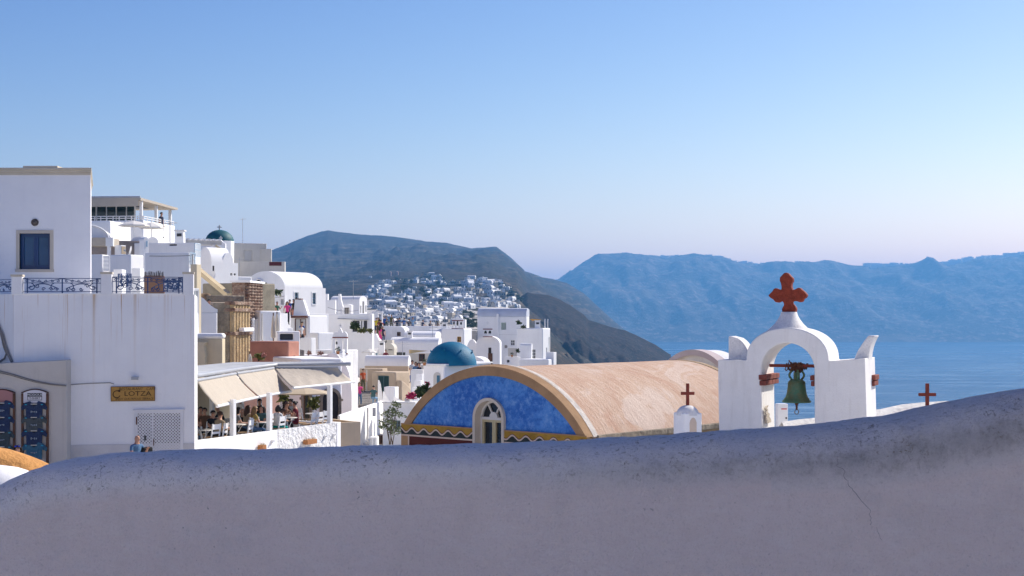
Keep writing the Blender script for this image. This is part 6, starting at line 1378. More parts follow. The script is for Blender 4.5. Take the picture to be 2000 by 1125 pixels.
dish('large white satellite dish on the sunlit white house', 413, 539, 101, 8, 10.5, (-.45, -.8, .3))
STW = Hs('house', 'olive grey rendered wall below the satellite dish', 'house', 395, 482, 553, 99, 97, 3, mat('olive grey render', (0.34, 0.30, 0.22), var=0.4, vs=1.5, streak=.5, bump=.5)).done()
mb = MB(); a, b_ = P(388, 528, 95), P(447, 577, 92); mb.bar(a, b_, .34, .3); tag(mb.build('cream_beam', mat('cream timber', (0.66, 0.54, 0.34))), 'thick cream timber slanting down before the olive wall', 'beam')
G2 = CB('house', 'big white barrel vault house with arched window and two blue windows', 'house', 480, 556, 636, 561, 116, 33); G2.win(575, 583, 571, 586, 'r', fm=PALEB, pm=GLASS, sur=WHITE).win(610, 617, 572, 594, 'r', fm=PALEB, pm=GLASS, sur=WHITE).done()
vault('v', 'barrel_roof', G2.fr, G2.root, 0, G2.W, .0, G2.dep * .93, G2.z1 - .02, G2.z1, G2.fr.z(529.5, 522), 'v', WHITE, 36)
u0, u1 = G2.fr.U(497), G2.fr.U(515); zb_ = G2.fr.z(557, 505); zt_ = G2.fr.z(545, 505); c_ = (u0 + u1) / 2; r_ = (u1 - u0) / 2
mb = MB(G2.fr.M); mb.prism([(c_ + r_ * math.cos(a), -.03, zb_ + (zt_ - zb_) * math.sin(a)) for a in np.linspace(0, math.pi, 19)], (0, .04, 0)); o = mb.build('arched_window', GLASS, G2.root)
mb = MB(G2.fr.M); mb.tube([(c_ + r_ * math.cos(a), -.04, zb_ + (zt_ - zb_) * math.sin(a)) for a in np.linspace(0, math.pi, 19)], .08, 6); mb.build('trim', WHITE, o, smooth=60)
Hs('wall', 'low grey white roof edge behind the brown columns', 'wall', 446, 492, 540, 112, 113, 2, WHITE).done()
CB('house', 'white stair block left of the barrel vault house', 'house', 506, 520, 527, 563, 108, 25).done(); CB('house', 'white block below the stair block', 'house', 506, 524, 533, 575, 106, 25).done()
bush('shrub', 'dark green shrub on the roof left of the tourists', 540, 572, 110, 24, 9, 120, LEAF, .35, 4)
# -- ribbed columns (stacked stone pipes)
RIBM = mat('brown stone and white mortar', (0.17, 0.085, 0.055), var=0.3, vs=3.5, bump=.9, bs=5, col2=(0.42, 0.32, 0.24)); BAMB = mat('ochre clay pipes', (0.58, 0.42, 0.23), var=0.35, vs=1.6, bump=.3, bs=4)
def ribs(label, x0, x1, yt, yb, D0, D1, n, m, bump=0, rings=(), taper=0.0, back=None):
    A = Fr(x0, D0, x1, D1); t = thing('ribbed_buttress', label, 'buttress', A.pt(A.W / 2, .2, A.z(yb, (x0+x1)/2))); z0, z1_ = A.z(yb, (x0+x1)/2), A.z(yt, (x0+x1)/2); w_ = A.W / n
    mb = MB(A.M); mb.box(0, A.W, .05, .9, z0, z1_); mb.build('backing', back or m, t)
    for k_ in range(n):
        u = w_ * (k_ + .5); mb = MB(A.M); pts = []; rr_ = []
        ns_ = 40 if bump else 8
        for i in range(ns_ + 1): f_ = i / ns_; pts.append((u, .02, z0 + (z1_ - z0) * f_)); rr_.append(w_ * .42 * (1 + bump * (.5 - abs((i % 2) - .0))))
        mb.tube(pts, rr_, 8); mb.build('rib', m, t, smooth=70 if not bump else None)
    for y in rings: mb = MB(A.M); z = A.z(y, (x0+x1)/2); mb.box(-.06, A.W + .06, -w_ * .5, .3, z - .09, z + .09); mb.build('band', RIBM, t, bevel=.03)
    return t, A
t, A = ribs('brown stone ribbed buttress below the barrel vault house', 480, 508, 551, 668, 92, 95.5, 5, RIBM, .25)
mb = MB(A.M); mb.box(-.1, A.W + .1, -.3, 1, A.z(553, 494), A.z(549, 494)); mb.build('cap', WHITE, t)
for k_ in range(4): mb = MB(A.M); u = A.W * (k_ + .6) / 4.4; mb.box(u - .09, u + .09, -.42, -.22, A.z(668, 494), A.z(621 + (k_ % 2) * 2, 494)); mb.build('white_pipe', WPAINT, t)
ribs('dark stone ribbed buttress left of the ochre pipes', 424, 455, 624, 712, 74, 77.5, 5, RIBM, .2)
t, A = ribs('ochre clay pipe buttress with two dark bands', 450, 484, 592, 716, 73.5, 76.5, 6, BAMB, 0, (592.5, 605.5, 651), 0, STONE)
mb = MB(A.M); mb.box(A.W * .25, A.W * .85, -.5, -.2, A.z(648, 466), A.z(640, 466)); mb.build('plaster_patch', WHITE, t, bevel=.05)
# -- cream and white blocks under them
q = Hs('house', 'pale glazed door between white piers right of the cafe house', 'house', 372, 389, 563, 66, 66.5, 2, WHITE, zb=-3).win(378, 388.5, 566, 613, kind='door', fm=WPAINT, pm=mat('pale green glass', (0.35, 0.45, 0.47), rough=.2, bump=0), mun=(1, 0), d=.06).done()
CB('house', 'cream plastered house corner above the glazed door', 'house', 372, 384, 393, 516, 70, 20, CREAM, zb=-3).done()
q = Hs('wall', 'white wall with swept top right of the glazed door', 'wall', 389, 425, 610, 72, 72.6, 1.4, WHITE, zb=-5).done()
mb = MB(q.fr.M); pl = [(0, q.z1), (0, q.fr.z(578, 390)), (q.W * .25, q.fr.z(583, 398)), (q.W * .55, q.fr.z(594, 408)), (q.W * .85, q.fr.z(602, 418)), (q.W, q.fr.z(604, 424)), (q.W, q.z1)]; mb.prism([(a, .002, z - .001) for a, z in pl], (0, .4, 0)); mb.build('swept_top', WHITE, q.root)
Hs('wall', 'beige parapet behind the swept white wall', 'wall', 405, 452, 590, 80, 80.5, 3, BEIGE, zb=-4).done()
mb = MB(); a = P(405, 572, 84); tag(Hs('rock', 'rounded ochre stone outcrop above the beige parapet', 'rock', 394, 418, 572, 84, 84.3, 2, mat('ochre stone', (0.42, 0.28, 0.16), var=.5, vs=2, bump=1, bs=4), zb=-2).done(bevel=.5).root)
Hs('wall', 'grey stone ledge between the buttresses', 'wall', 414, 478, 577, 82, 83, 1.0, STONE, zb=-2).done()
mb = MB(); A = Fr(422, 74, 444, 74.3); t = thing('window_box', 'white slatted box on the swept wall', 'box', A.pt(.3, 0, A.z(608, 430))); mb = MB(A.M); mb.box(0, A.W, 0, .4, A.z(609, 430), A.z(600, 430)); mb.build('box', WPAINT, t)
for k_ in range(7): mb = MB(A.M); u = A.W * (k_ + .5) / 7; mb.box(u - .02, u + .02, -.02, 0, A.z(608, 430), A.z(601, 430)); mb.build('slat', GREYW, t)
CR = CB('house', 'cream house block with white rounded parapet above the awning', 'house', 372, 434, 440, 662, 66, 5, CREAM, zb=-5); CR.done(); mb = MB(CR.fr.M); mb.box(-.05, CR.W + .05, -.05, .5, CR.z1, CR.fr.z(651, 405)); mb.build('parapet', WHITE, CR.root, bevel=.12)
mb = MB(CR.fr.M); mb.prism([(0, -.35, -5), (CR.fr.U(402), -.35, -5), (CR.fr.U(405), -.35, CR.fr.z(690, 400)), (CR.fr.U(402), -.35, CR.fr.z(675, 400)), (CR.fr.U(406), -.35, CR.fr.z(668, 400)), (0, -.35, CR.fr.z(668, 390))], (0, .349, 0)); mb.build('buttress', CREAM, CR.root)
# -- salmon block
SA = CB('house', 'salmon pink block terrace with its sunny face on the right', 'house', 486, 563, 585, 667, 78, 22, SALMON, zb=-6).done()
mb = MB(SA.fr.M); mb.prism([(SA.W + .01, SA.dep * .5 + .25 * math.cos(a), SA.fr.Z(706, SA.W) + .3 * math.sin(a)) for a in np.linspace(0, math.pi, 11)], (.03, 0, 0)); mb.build('niche', DARKW, SA.root)
bush('shrub', 'yellow green shrub on a corner of the salmon block', 505, 698, 74, 26, 15, 220, LEAFY, .16, 6); bush('shrub', 'pinkish flowering shrub beside the yellow green shrub', 516, 695, 73.5, 12, 10, 90, mat('pink flowers', (0.5, 0.25, 0.2), var=.3), .12, 7)
folded_parasol('small grey folded parasol before the ochre pipes', 488, 690, 712, 72)
WB1 = Hs('wall', 'shaded white wall behind the folded parasols', 'wall', 508, 549, 607, 93, 94, 2, WHITE, zb=-4).done()
q = Hs('wall', 'low white wall with dark opening above the salmon block', 'wall', 541, 586, 647, 88, 88.5, 1.2, WHITE, zb=-4).win(547, 573, 652, 664, kind='hole', pm=DARKM).done()
CB('wall', 'white stair cheek beside the folded parasols', 'wall', 546, 549, 562, 612, 95, 30).done()
folded_parasol('cream folded parasol in front, above the salmon block', 534, 614, 668, 86); folded_parasol('cream folded parasol behind the other one', 541, 612, 655, 89)
# -- house with the brown door frame and its tapering chimney
DH = CB('house', 'white house with brown framed doorway where two people stand', 'house', 567, 604, 640, 616, 106, 28); DH.win(575, 597, 622, 655, kind='door', fm=BRNF, pm=mat('pale door', (0.55, 0.57, 0.58)), mun=(1, 0), d=.1).done()
mb = MB(DH.fr.M); mb.box(DH.fr.U(570.5), DH.fr.U(601), -.18, .1, DH.fr.z(621, 586), DH.fr.z(616.5, 586)); mb.build('lintel', BRNF, DH.root)
t = thing('chimney', 'tapering white chimney above the brown framed doorway', 'chimney', P(583, 616, 107)); mb = MB(Fr(573, 107, 602, 107).M); A = Fr(573, 107, 602, 107); mb.prism([(A.U(573), 0, A.z(616, 590)), (A.U(602), 0, A.z(616, 590)), (A.U(592), 0, A.z(586, 590)), (A.U(576), 0, A.z(584.5, 590))], (0, 1.0, 0)); mb.build('stack', WHITE, t); mb = MB(A.M); mb.box(A.U(576), A.U(588), -.02, 1.02, A.z(585, 580), A.z(583, 580)); mb.build('cap', BRNF, t)
CB('house', 'sunlit white base flaring out below the barrel vault house', 'house', 600, 606, 642, 613, 110, 40).done()
Hs('wall', 'pale stair wall beside the tourists on the steps', 'wall', 556, 572, 640, 100, 100.5, 1.0, WHITE, zb=-4).done()
CB('wall', 'small white wall with grey shutter by the tourists', 'wall', 541, 556, 560, 577, 113, 25).win(548, 554, 584, 595, kind='shutter', fm=GREYM).done()
# ------------------------------------------------------------------ middle of the village
def VH(label, xl, xc, xr, ys, yc, D, th, axis, m=None, name='house', front=(), right=(), flat=1.0, **kw):
    """a barrel vaulted house: walls up to row ys, vault crest at row yc"""
    q = CB(name, label, 'house', xl, xc, xr, ys, D, th, m, **kw)
    for a in front: q.win(*a[:4], 'f', *a[4:])
    for a in right: q.win(*a[:4], 'r', *a[4:])
    q.done(); zc = q.fr.z(yc, (xl + xc) / 2) if axis == 'v' else q.fr.Z(yc, q.W, q.dep / 2)
    vault('v', 'barrel_roof', q.fr, q.root, 0, q.W, 0, q.dep, q.z1 - .02, q.z1, zc, axis, q.m, 28, flat); return q
# -- white house with slit windows in its rounded end
q = VH('white vault house whose rounded sunny end has three slit windows', 646, 702, 717, 588, 578, 138, 22, 'u', right=((703.5, 706, 597, 611, 'hole', None, DARKW), (708, 711.5, 588.5, 612, 'hole', None, DARKW), (713.5, 716, 596.5, 609, 'hole', None, DARKW)), flat=.7)
q = CB('house', 'small white dormer with dark framed window', 'house', 668, 686, 690, 597, 133, 20); q.win(672.5, 682, 601, 614, 'f', fm=DARKW, pm=mat('curtained pane', (0.45, 0.42, 0.38)), mun=(1, 1)).done(); vault('v', 'rounded_top', q.fr, q.root, 0, q.W, 0, q.dep, q.z1 - .01, q.z1, q.fr.z(594, 678), 'v', WHITE)
t = thing('chimney', 'tall tapering white chimney on the slit window house', 'chimney', P(664, 598, 132)); A = Fr(658, 132, 671, 132); mb = MB(A.M); mb.prism([(A.U(658.5), 0, A.z(606, 664)), (A.U(670), 0, A.z(600, 664)), (A.U(666), 0, A.z(585, 664)), (A.U(665), 0, A.z(574, 664)), (A.U(661), 0, A.z(574, 664))], (0, .6, 0)); mb.build('stack', WHITE, t)
CB('house', 'white wall joining the barrel vault house and the slit window house', 'house', 636, 655, 657, 586, 128, 10).done()
CB('house', 'slim white block at the right of the barrel vault house', 'house', 632, 640, 641.5, 574, 132, 15).done()
dish('small satellite dish on the wall of the slit window house', 662, 612, 128, 3, 5, (-.7, -.6, .3))
q = CB('house', 'white terrace house below the slit window house', 'house', 640, 727, 731, 613, 126, 6)
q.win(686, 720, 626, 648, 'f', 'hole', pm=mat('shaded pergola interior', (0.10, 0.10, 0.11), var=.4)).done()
mb = MB(q.fr.M); u0 = q.fr.U(686)
for px in (687, 704, 709, 719): mb = MB(q.fr.M); u = q.fr.U(px); mb.box(u - .07, u + .07, -.06, .06, q.fr.z(650, px), q.fr.z(626, px)); mb.build('post', WPAINT, q.root)
mb = MB(q.fr.M); mb.add([(q.fr.U(660), -.3, q.fr.z(623, 700)), (q.fr.U(722), -.3, q.fr.z(624.5, 700)), (q.fr.U(722), -.02, q.fr.z(624, 700)), (q.fr.U(660), -.02, q.fr.z(621, 700))], [(0, 1, 2, 3)]); mb.build('shade_cloth', GREYW, q.root)
bush('shrub', 'dark shrub under the terrace pergola', 694, 637, 124.5, 15, 18, 130, LEAF, .35, 8); bush('shrub', 'yellow green planting at the foot of the terrace pergola', 708, 646, 124, 18, 6, 90, LEAFY, .3, 9); bush('shrub', 'low yellow green planting by the white pillar', 722, 646, 124, 8, 5, 50, LEAFY, .3, 19)
A = Fr(735, 150, 747, 150); t = thing('gateway', 'white square gateway at the start of the viewing terrace', 'gateway', A.pt(.3, 0, A.z(634, 740)))
mb = MB(A.M); mb.box(0, A.W * .28, 0, .4, A.z(640, 740), A.z(609, 740)); mb.build('pier', WHITE, t); mb = MB(A.M); mb.box(A.W * .75, A.W, 0, .4, A.z(640, 740), A.z(609, 740)); mb.build('pier', WHITE, t); mb = MB(A.M); mb.box(-.05, A.W + .05, -.03, .43, A.z(612, 740), A.z(608, 740)); mb.build('lintel', WHITE, t)
CB('house', 'small white wall behind the yellow shirted tourist', 'house', 726, 736, 738, 608, 155, 10, zb=-8).done()
# -- viewing terrace with the crowd
VT = CB('house', 'long white terrace wall below the crowd of tourists', 'house', 745, 905, 908, 637, 152, 3, zb=-14).done()
flat_rail(VT.fr, VT.fr.U(758), VT.W, .05, .05, VT.z1, VT.fr.z(629.5, 830), 14, GREYM, VT.root, bw=.035)
q = VH('tiny white vault house with brown window below the crowd', 766, 791, 800, 648, 637, 149, 20, 'v', front=((775, 782.5, 645.5, 656.5, 'window', BRNF, GLASS),))
VH('white vault roof running right of the tiny vault house', 788, 850, 862, 656, 647, 147, 14, 'u')
VH('grey white vault roof below the left bell gable', 838, 886, 893, 652, 642, 149.5, 12, 'u', WHITE2)
V5 = VH('long white vault house above the beige awning', 762, 856, 864, 672, 659, 140, 10, 'u')
# -- bell gables
def bell_gable(label, x0, x1, yt, yb, D, n, hw_=.085, bells=True):
    """wall pierced by n tall arches with a scalloped top"""
    A = Fr(x0, D, x1, D); t = thing('bell_gable', label, 'bell tower', A.pt(A.W / 2, .2, A.z(yb, x0))); z0 = A.z(yb, (x0+x1)/2); zt = A.z(yt, (x0+x1)/2); h = zt - z0; w_ = A.W; zs = z0 + h * .62
    for i in range(n + 1): u = w_ * i / n; hw = w_ * hw_; mb = MB(A.M); mb.box(max(0, u - hw), min(w_, u + hw), 0, .35, z0, zs); mb.build('pier', WHITE, t)
    mb = MB(A.M); pl = [(0, zs), (w_, zs)]; 
    top = []
    for i in range(13): f_ = i / 12; top.append((w_ * (1 - f_), zs + h * (.12 + .10 * abs(math.sin(f_ * math.pi * 3)) + .16 * math.exp(-((f_ - .5) / .18) ** 2))))
    mb.prism([(a, 0, z) for a, z in pl + top], (0, .35, 0)); mb.build('gable', WHITE, t)
    mb = MB(A.M); mb.box(-.04, w_ + .04, -.05, .4, z0 - .06, z0); mb.build('sill', TERRA, t); mb = MB(A.M); mb.box(-.03, w_ + .03, -.03, .38, zs - .04, zs + .03); mb.build('tile_course', TERRA, t)
    for i in range(n if bells else 0):
        u = w_ * (i + .5) / n; mb = MB(A.M); mb.lathe([(0, 0), (.13, 0), (.1, .1), (.07, .2), (0, .24)], (u, .17, zs - .36), 10); mb.build('bell', mat('dark bell bronze', (0.06, 0.07, 0.05)), t, smooth=60)
    mb = MB(A.M); mb.box(w_ / 2 - .03, w_ / 2 + .03, .15, .2, zt - h * .1, zt + .28); mb.box(w_ / 2 - .12, w_ / 2 + .12, .15, .2, zt + .10, zt + .16); mb.build('cross', WPAINT, t); return t
q = CB('house', 'white tower block with brown window under the left bell gable', 'house', 862, 906, 922, 642, 128, 22); q.win(892.5, 900, 657.5, 668, 'f', fm=mat('ochre frame', (.45, .25, .06)), pm=DARKW).done()
bell_gable('white bell gable with three arches on the left tower block', 883, 904, 617, 641, 128.5, 3)
CB('house', 'white cube right of the left bell gable', 'house', 896, 909, 911, 624, 150, 8, zb=-12).done()
CB('wall', 'grey shaded wall between the bell gables', 'wall', 908, 931, 933, 646, 145, 5, GREYP, zb=-14).done()
q = VH('white chapel with bell gable and tall dark door', 930, 976, 980, 672, 656, 118, 12, 'v', zb=-14); vault('v', 'side_vault', q.fr, q.root, q.fr.U(908), -.0, .5, q.dep, -14, q.fr.z(690, 915), q.fr.z(663, 915), 'v', WHITE)
bell_gable('white bell gable with two arches on the chapel roof', 944, 961, 634, 657, 117.5, 2)
mb = MB(q.fr.M); mb.box(q.fr.U(954), q.fr.U(959.5), -.03, .02, q.fr.z(690, 957), q.fr.z(679, 957)); mb.build('window', DARKW, q.root); mb = MB(q.fr.M); mb.box(q.fr.U(953.5), q.fr.U(962), -.05, .02, q.fr.z(712, 957), q.fr.z(690, 957)); mb.build('door', WOOD, q.root)
VH('low white vault at the right of the blue dome', 905, 948, 958, 712, 697, 104, 12, 'v', zb=-14)
# -- tall cubic house by the cliff
M1 = CB('house', 'tall white house with grey blue roof band at the cliff edge', 'house', 932, 1028, 1034, 618, 146, 14, zb=-20); M1.win(979, 988.5, 630, 644, 'f', 'shutter', fm=mat('pale green shutter', (.50, .60, .55)), sur=WHITE).win(997, 1005.5, 664, 675, 'f', 'window', fm=WPAINT, pm=GLASS, mun=(1, 1)).win(985, 991, 674, 680, 'f', 'hole', pm=GREYP).done()
mb = MB(M1.fr.M); z0 = M1.z1; zt = M1.fr.z(603, 980); d_ = M1.dep
mb.prism([(0, 0, z0), (0, d_, z0), (0, d_, zt - .1), (0, d_ * .5, zt + .05), (0, .35, zt), (0, .05, zt - .35)], (M1.W, 0, 0)); mb.build('roof', mat('pale blue grey roof wash', (0.60, 0.63, 0.70), var=.1), M1.root, smooth=35)
mb = MB(M1.fr.M); mb.box(M1.fr.U(971), M1.fr.U(975), -.2, .0, -20, M1.fr.z(613, 973)); mb.build('chimney_flue', WHITE, M1.root); mb = MB(M1.fr.M); mb.box(M1.fr.U(975), M1.W, -.03, .0, M1.fr.z(653.8, 1000), M1.fr.z(653, 1000)); mb.build('string_course', WHITE2, M1.root)
M2 = CB('house', 'lower white cube with sunny right side in front of the tall house', 'house', 1009, 1060, 1075, 641, 138, 24, zb=-20); M2.win(1038, 1046, 682, 701, 'f', 'door', fm=WPAINT, pm=GLASS, mun=(1, 2)).win(1066.5, 1069, 679, 694, 'r', 'hole', pm=GREYM).win(1071.5, 1073.5, 658, 690, 'r', 'hole', pm=GREYM).done()
q = VH('small white vault porch in front of the lower cube', 1016, 1038, 1040, 676, 671, 133, 14, 'u', zb=-20)
q = CB('wall', 'low white terrace wall before the lower cube', 'wall', 1014, 1071, 1087, 702, 130, 20, zb=-22).done(); CB('wall', 'white stepped wall at the right of the cliff houses', 'wall', 1066, 1081, 1087, 688, 131, 25, zb=-22).done()
CB('wall', 'white garden wall below the tall house', 'wall', 986, 1016, 1018, 697, 134, 8, zb=-20).win(990, 995, 703, 708, 'f', 'hole', pm=DARKM).done(); CB('wall', 'grey garden wall under the fanlight window', 'wall', 992, 1010, 1011, 680, 141, 8, GREYW, zb=-20).done()
bush('potted_plant', 'round green potted plant on the lower cube', 1012, 631, 139, 7, 9, 90, LEAF, .25, 12); bush('potted_plant', 'low green plants beside the potted plant', 1022, 639, 139, 12, 3, 50, LEAF, .25, 13); bush('potted_plant', 'small green plant on the porch', 1012, 686, 132, 4, 5, 50, LEAF, .2, 14)
A = Fr(1009, 137.5, 1017, 137.5); mb = MB(A.M); mb.box(0, A.W, 0, .4, A.z(641, 1012), A.z(634, 1012)); tag(mb.build('plant_pot', WHITE), 'white pot under the round green plant', 'pot')
for i, px in enumerate((1064.5, 1070)): a = P(px, 641, 139.5); mb = MB(); mb.tube([a, (a.x, a.y, P(px, 623, 139.5).z)], .06, 6); tag(mb.build('white_pole', WPAINT), ['left of two white poles on the lower cube', 'right of two white poles on the lower cube'][i], 'pole', 'white poles on the cliff house')
A = Fr(1035, 141, 1057, 141); t = thing('shade_sail', 'thin orange shade sail right of the tall white house', 'sail', A.pt(.5, 0, A.z(626, 1045))); mb = MB(A.M); mb.add([(0, 0, A.z(623, 1036)), (A.W, .6, A.z(623.5, 1056)), (.3, 1.5, A.z(626.5, 1038)), (0, 0, A.z(623, 1036) - .03), (A.W, .6, A.z(623.5, 1056) - .03), (.3, 1.5, A.z(626.5, 1038) - .03)], [(0, 1, 2), (3, 5, 4), (0, 3, 4, 1), (1, 4, 5, 2), (2, 5, 3, 0)]); mb.build('cloth', mat('orange sail cloth', (.6, .33, .08)), t)
# -- blue dome chapel
DC = thing('chapel', 'white chapel with large turquoise blue dome left of the painted chapel', 'chapel', P(882, 800, 88)); c0 = P(882, 713, 89); r0 = 49 / F * 89
TURQ = mat('turquoise dome paint', (0.0, 0.15, 0.27), var=0.22, vs=1.2, rough=0.6, bump=.25, bs=10)
do = dome(c0, r0, c0.z, P(882, 667, 89).z - c0.z, TURQ, DC, 48)
for az, el in ((200, 35), (250, 40), (300, 38), (340, 32), (20, 35), (150, 35)):
    a, e = math.radians(az), math.radians(el); d_ = Vector((math.cos(a) * math.cos(e), math.sin(a) * math.cos(e), math.sin(e))); p = c0 + Vector((d_.x * r0, d_.y * r0, d_.z * (P(882, 667, 89).z - c0.z))); mb = MB(); mb.tube([p - d_ * .05, p + d_ * .12], .05, 7); mb.build('knob', TURQ, do)
DB = CB('wall', '', '', 826, 868, 960, 714, 87.2, 30, parent=DC, zb=-12); DB.done(); mb = MB(DB.fr.M); mb.box(-.1, DB.W + .1, -.1, DB.dep, DB.z1, DB.z1 + .09); mb.build('cornice', WHITE, DC)
u0, u1 = DB.fr.U(847), DB.fr.U(861); c_ = (u0 + u1) / 2; mb = MB(DB.fr.M); mb.prism([(a, -.03, z) for a, z in arch_outline(c_, (u1 - u0) / 2, DB.fr.z(760, 853), DB.fr.z(727, 853))], (0, .04, 0)); wn2 = mb.build('niche', GREYW, DC); mb = MB(DB.fr.M); mb.box(c_ - .0, u1 - .05, -.05, -.02, DB.fr.z(760, 853), DB.fr.z(733, 853)); mb.build('shutter', mat('blue grey shutter', (.06, .16, .24)), wn2)
for i, (x0, x1, yt, D) in enumerate(((813, 828, 731, 84), (809, 827, 743, 82), (805, 822, 757, 79))): CB('step_block', ['top white step block left of the domed chapel', 'middle white step block left of the domed chapel', 'low white step block left of the domed chapel'][i], 'block', x0, (x0 + x1) / 2 + 3, x1, yt, D, 25, zb=-12).done()
CB('wall', 'pale blue shaded wall behind the lounging people', 'wall', 802, 826, 829, 722, 90, 8, zb=-12).done()
# -- beige cave houses
q = CB('house', 'beige cave house under the white barrel roof', 'house', 712, 797, 803, 714, 118, 12, BEIGE, zb=-12); q.win(772, 783, 729, 741, 'f', 'hole', pm=DARKW).win(733, 741, 735, 748, 'f', 'hole', pm=DARKW).done(); vault('v', 'barrel_roof', q.fr, q.root, 0, q.W, -.05, q.dep, q.z1 - .05, q.z1, q.fr.Z(694, q.W * .5, q.dep / 2), 'u', WHITE, 28)
CB('house', 'beige porch left of the dark green doors', 'house', 702, 747, 757, 720, 115, 20, BEIGE, zb=-12).done()
q = CB('house', 'beige front with dark green double door', 'house', 726, 773, 800, 727, 112, 28, BEIGE, zb=-12); q.win(738, 759, 733.5, 765, 'f', 'door', fm=SHUT, pm=mat('dark green door', (.03, .07, .065)), mun=(1, 0)).done()
mb = MB(q.fr.M); mb.prism([(q.W + .02, 0, -12), (q.W + .02, q.dep * 1.0, -12), (q.W + .02, q.dep * 1.0, q.fr.z(770, 790)), (q.W + .02, q.dep * .3, q.fr.z(748, 780)), (q.W + .02, 0, q.fr.z(742, 773))], (.5, 0, 0)); mb.build('buttress', BEIGE, q.root, bevel=.1)
q = CB('house', 'cream house with two dark windows above the beige cave house', 'house', 750, 797, 800, 694, 128, 10, mat('pale cream wash', (.66, .62, .53), var=.12), zb=-8); q.win(774, 791, 688, 695, 'f', 'hole', pm=GLASS).done()
CB('house', 'small cream block with dark window beside the white vault', 'house', 748, 766, 770, 664, 136, 15, mat('pale cream wash', (.66, .62, .53)), zb=-8).win(751, 755, 665, 669, 'f', 'hole', pm=DARKM).done()
VH('little cream vault with dark window below the small cream block', 752, 770, 776, 682, 671, 131, 15, 'v', mat('pale cream wash', (.66, .62, .53)), front=((758, 766.5, 675, 684, 'window', DARKW, GLASS),), zb=-8)
q = CB('house', 'grey white house with brown window under the beige awning', 'house', 799, 846, 850, 690, 132, 8, GREYW, zb=-10); q.win(818, 830, 691, 706, 'f', 'window', fm=BRNF, pm=GLASS, mun=(1, 0)).done()
A = Fr(799, 129, 834, 130); t = thing('awning', 'tapering beige awning below the long white vault', 'awning', A.pt(.6, 0, A.z(687, 815))); mb = MB(A.M); mb.prism([(0, -.4, A.z(690, 802)), (0, -.4, A.z(683, 802)), (A.W, -.2, A.z(685, 832))], (0, .4, 0)); mb.build('canvas', mat('beige canvas', (.60, .45, .24)), t)
# -- double bell gable and the white terraces in front of it
q = CB('house', 'white base of the double arched bell gable', 'house', 645, 668, 690, 690, 92, 25).done()
bell_gable('white double bell gable with two tall blind arches', 650, 678, 640, 690, 92.5, 2, .16, False)
q = VH('white vault house with grey green shutter below the stairs', 670, 728, 748, 672, 655, 135, 18, 'v', front=((697, 707, 668.5, 681, 'shutter', SHUT),))
q = CB('house', 'white house with blue window under the white parasol', 'house', 700, 738, 752, 682, 130, 22); q.win(715.5, 727, 688.5, 698, 'f', 'window', fm=PALEB, pm=GLASS).win(733.5, 737.5, 688.5, 697, 'f', 'window', fm=PALEB, pm=GLASS).done(); 
t = thing('chimney', 'tapering white chimney right of the shuttered vault house', 'chimney', P(738, 682, 132)); A = Fr(726, 132, 752, 132); mb = MB(A.M); mb.prism([(A.U(727), 0, A.z(690, 738)), (A.U(752), 0, A.z(690, 738)), (A.U(742), 0, A.z(668, 738)), (A.U(735), 0, A.z(652, 738)), (A.U(730), 0, A.z(652, 738))], (0, 1.2, 0)); mb.build('stack', WHITE, t)
parasol('white parasol in front of the shuttered vault house', 721, 681, 125, 30, 8, 2.0)
CB('house', 'white block left of the double bell gable', 'house', 604, 622, 652, 650, 100, 40).done()
CB('house', 'white block with sunny flank below the doorway', 'house', 586, 608, 617, 660, 92, 30, zb=-7).done()
q = Hs('wall', 'long shaded wall with swept white coping behind the awning', 'wall', 588, 668, 693, 84, 85, 2, WHITE2, zb=-8).done()
mb = MB(); pts = [(640, 690), (658, 692), (667, 702), (676, 714), (682, 728), (685, 745), (687, 765)]; vs = []; fs = []
for i, (x, y) in enumerate(pts):
    a = P(x, y, 83); b_ = P(x + 4, y + 1, 86); vs += [a, b_, Vector((a.x, a.y, -10)), Vector((b_.x, b_.y, -10))]
for i in range(len(pts) - 1): p = i * 4; fs += [(p, p+4, p+5, p+1), (p, p+2, p+6, p+4), (p+1, p+5, p+7, p+3)]
fs += [(0, 1, 3, 2), (len(vs)-4, len(vs)-2, len(vs)-1, len(vs)-3)]
mb.add(vs, fs); tag(mb.build('swept_wall', WHITE, smooth=40), 'sunlit white wall curving down to the stone steps', 'wall')
CB('house', 'white roof block with flower pots above the swept wall', 'house', 604, 668, 700, 684, 95, 20, WHITE2, zb=-8).done()
for i, px in enumerate((604, 627)): bush('flower_pot', ['left of two small pots of dry flowers on the swept wall', 'right of two small pots of dry flowers on the swept wall'][i], px, 690, 83.5, 10, 5, 60, mat('dry flower', (.4, .25, .2)), .15, 20 + i, False)
t = thing('fence', 'black iron fence beside the salmon block', 'fence', P(590, 702, 80))
for k_ in range(6): a = P(586.5 + k_ * 1.4, 700 + k_ * .3, 80); mb = MB(); mb.bar(a + Vector((0, 0, -.05)), a + Vector((0, 0, .5)), .03); mb.build('bar', DARKM, t)
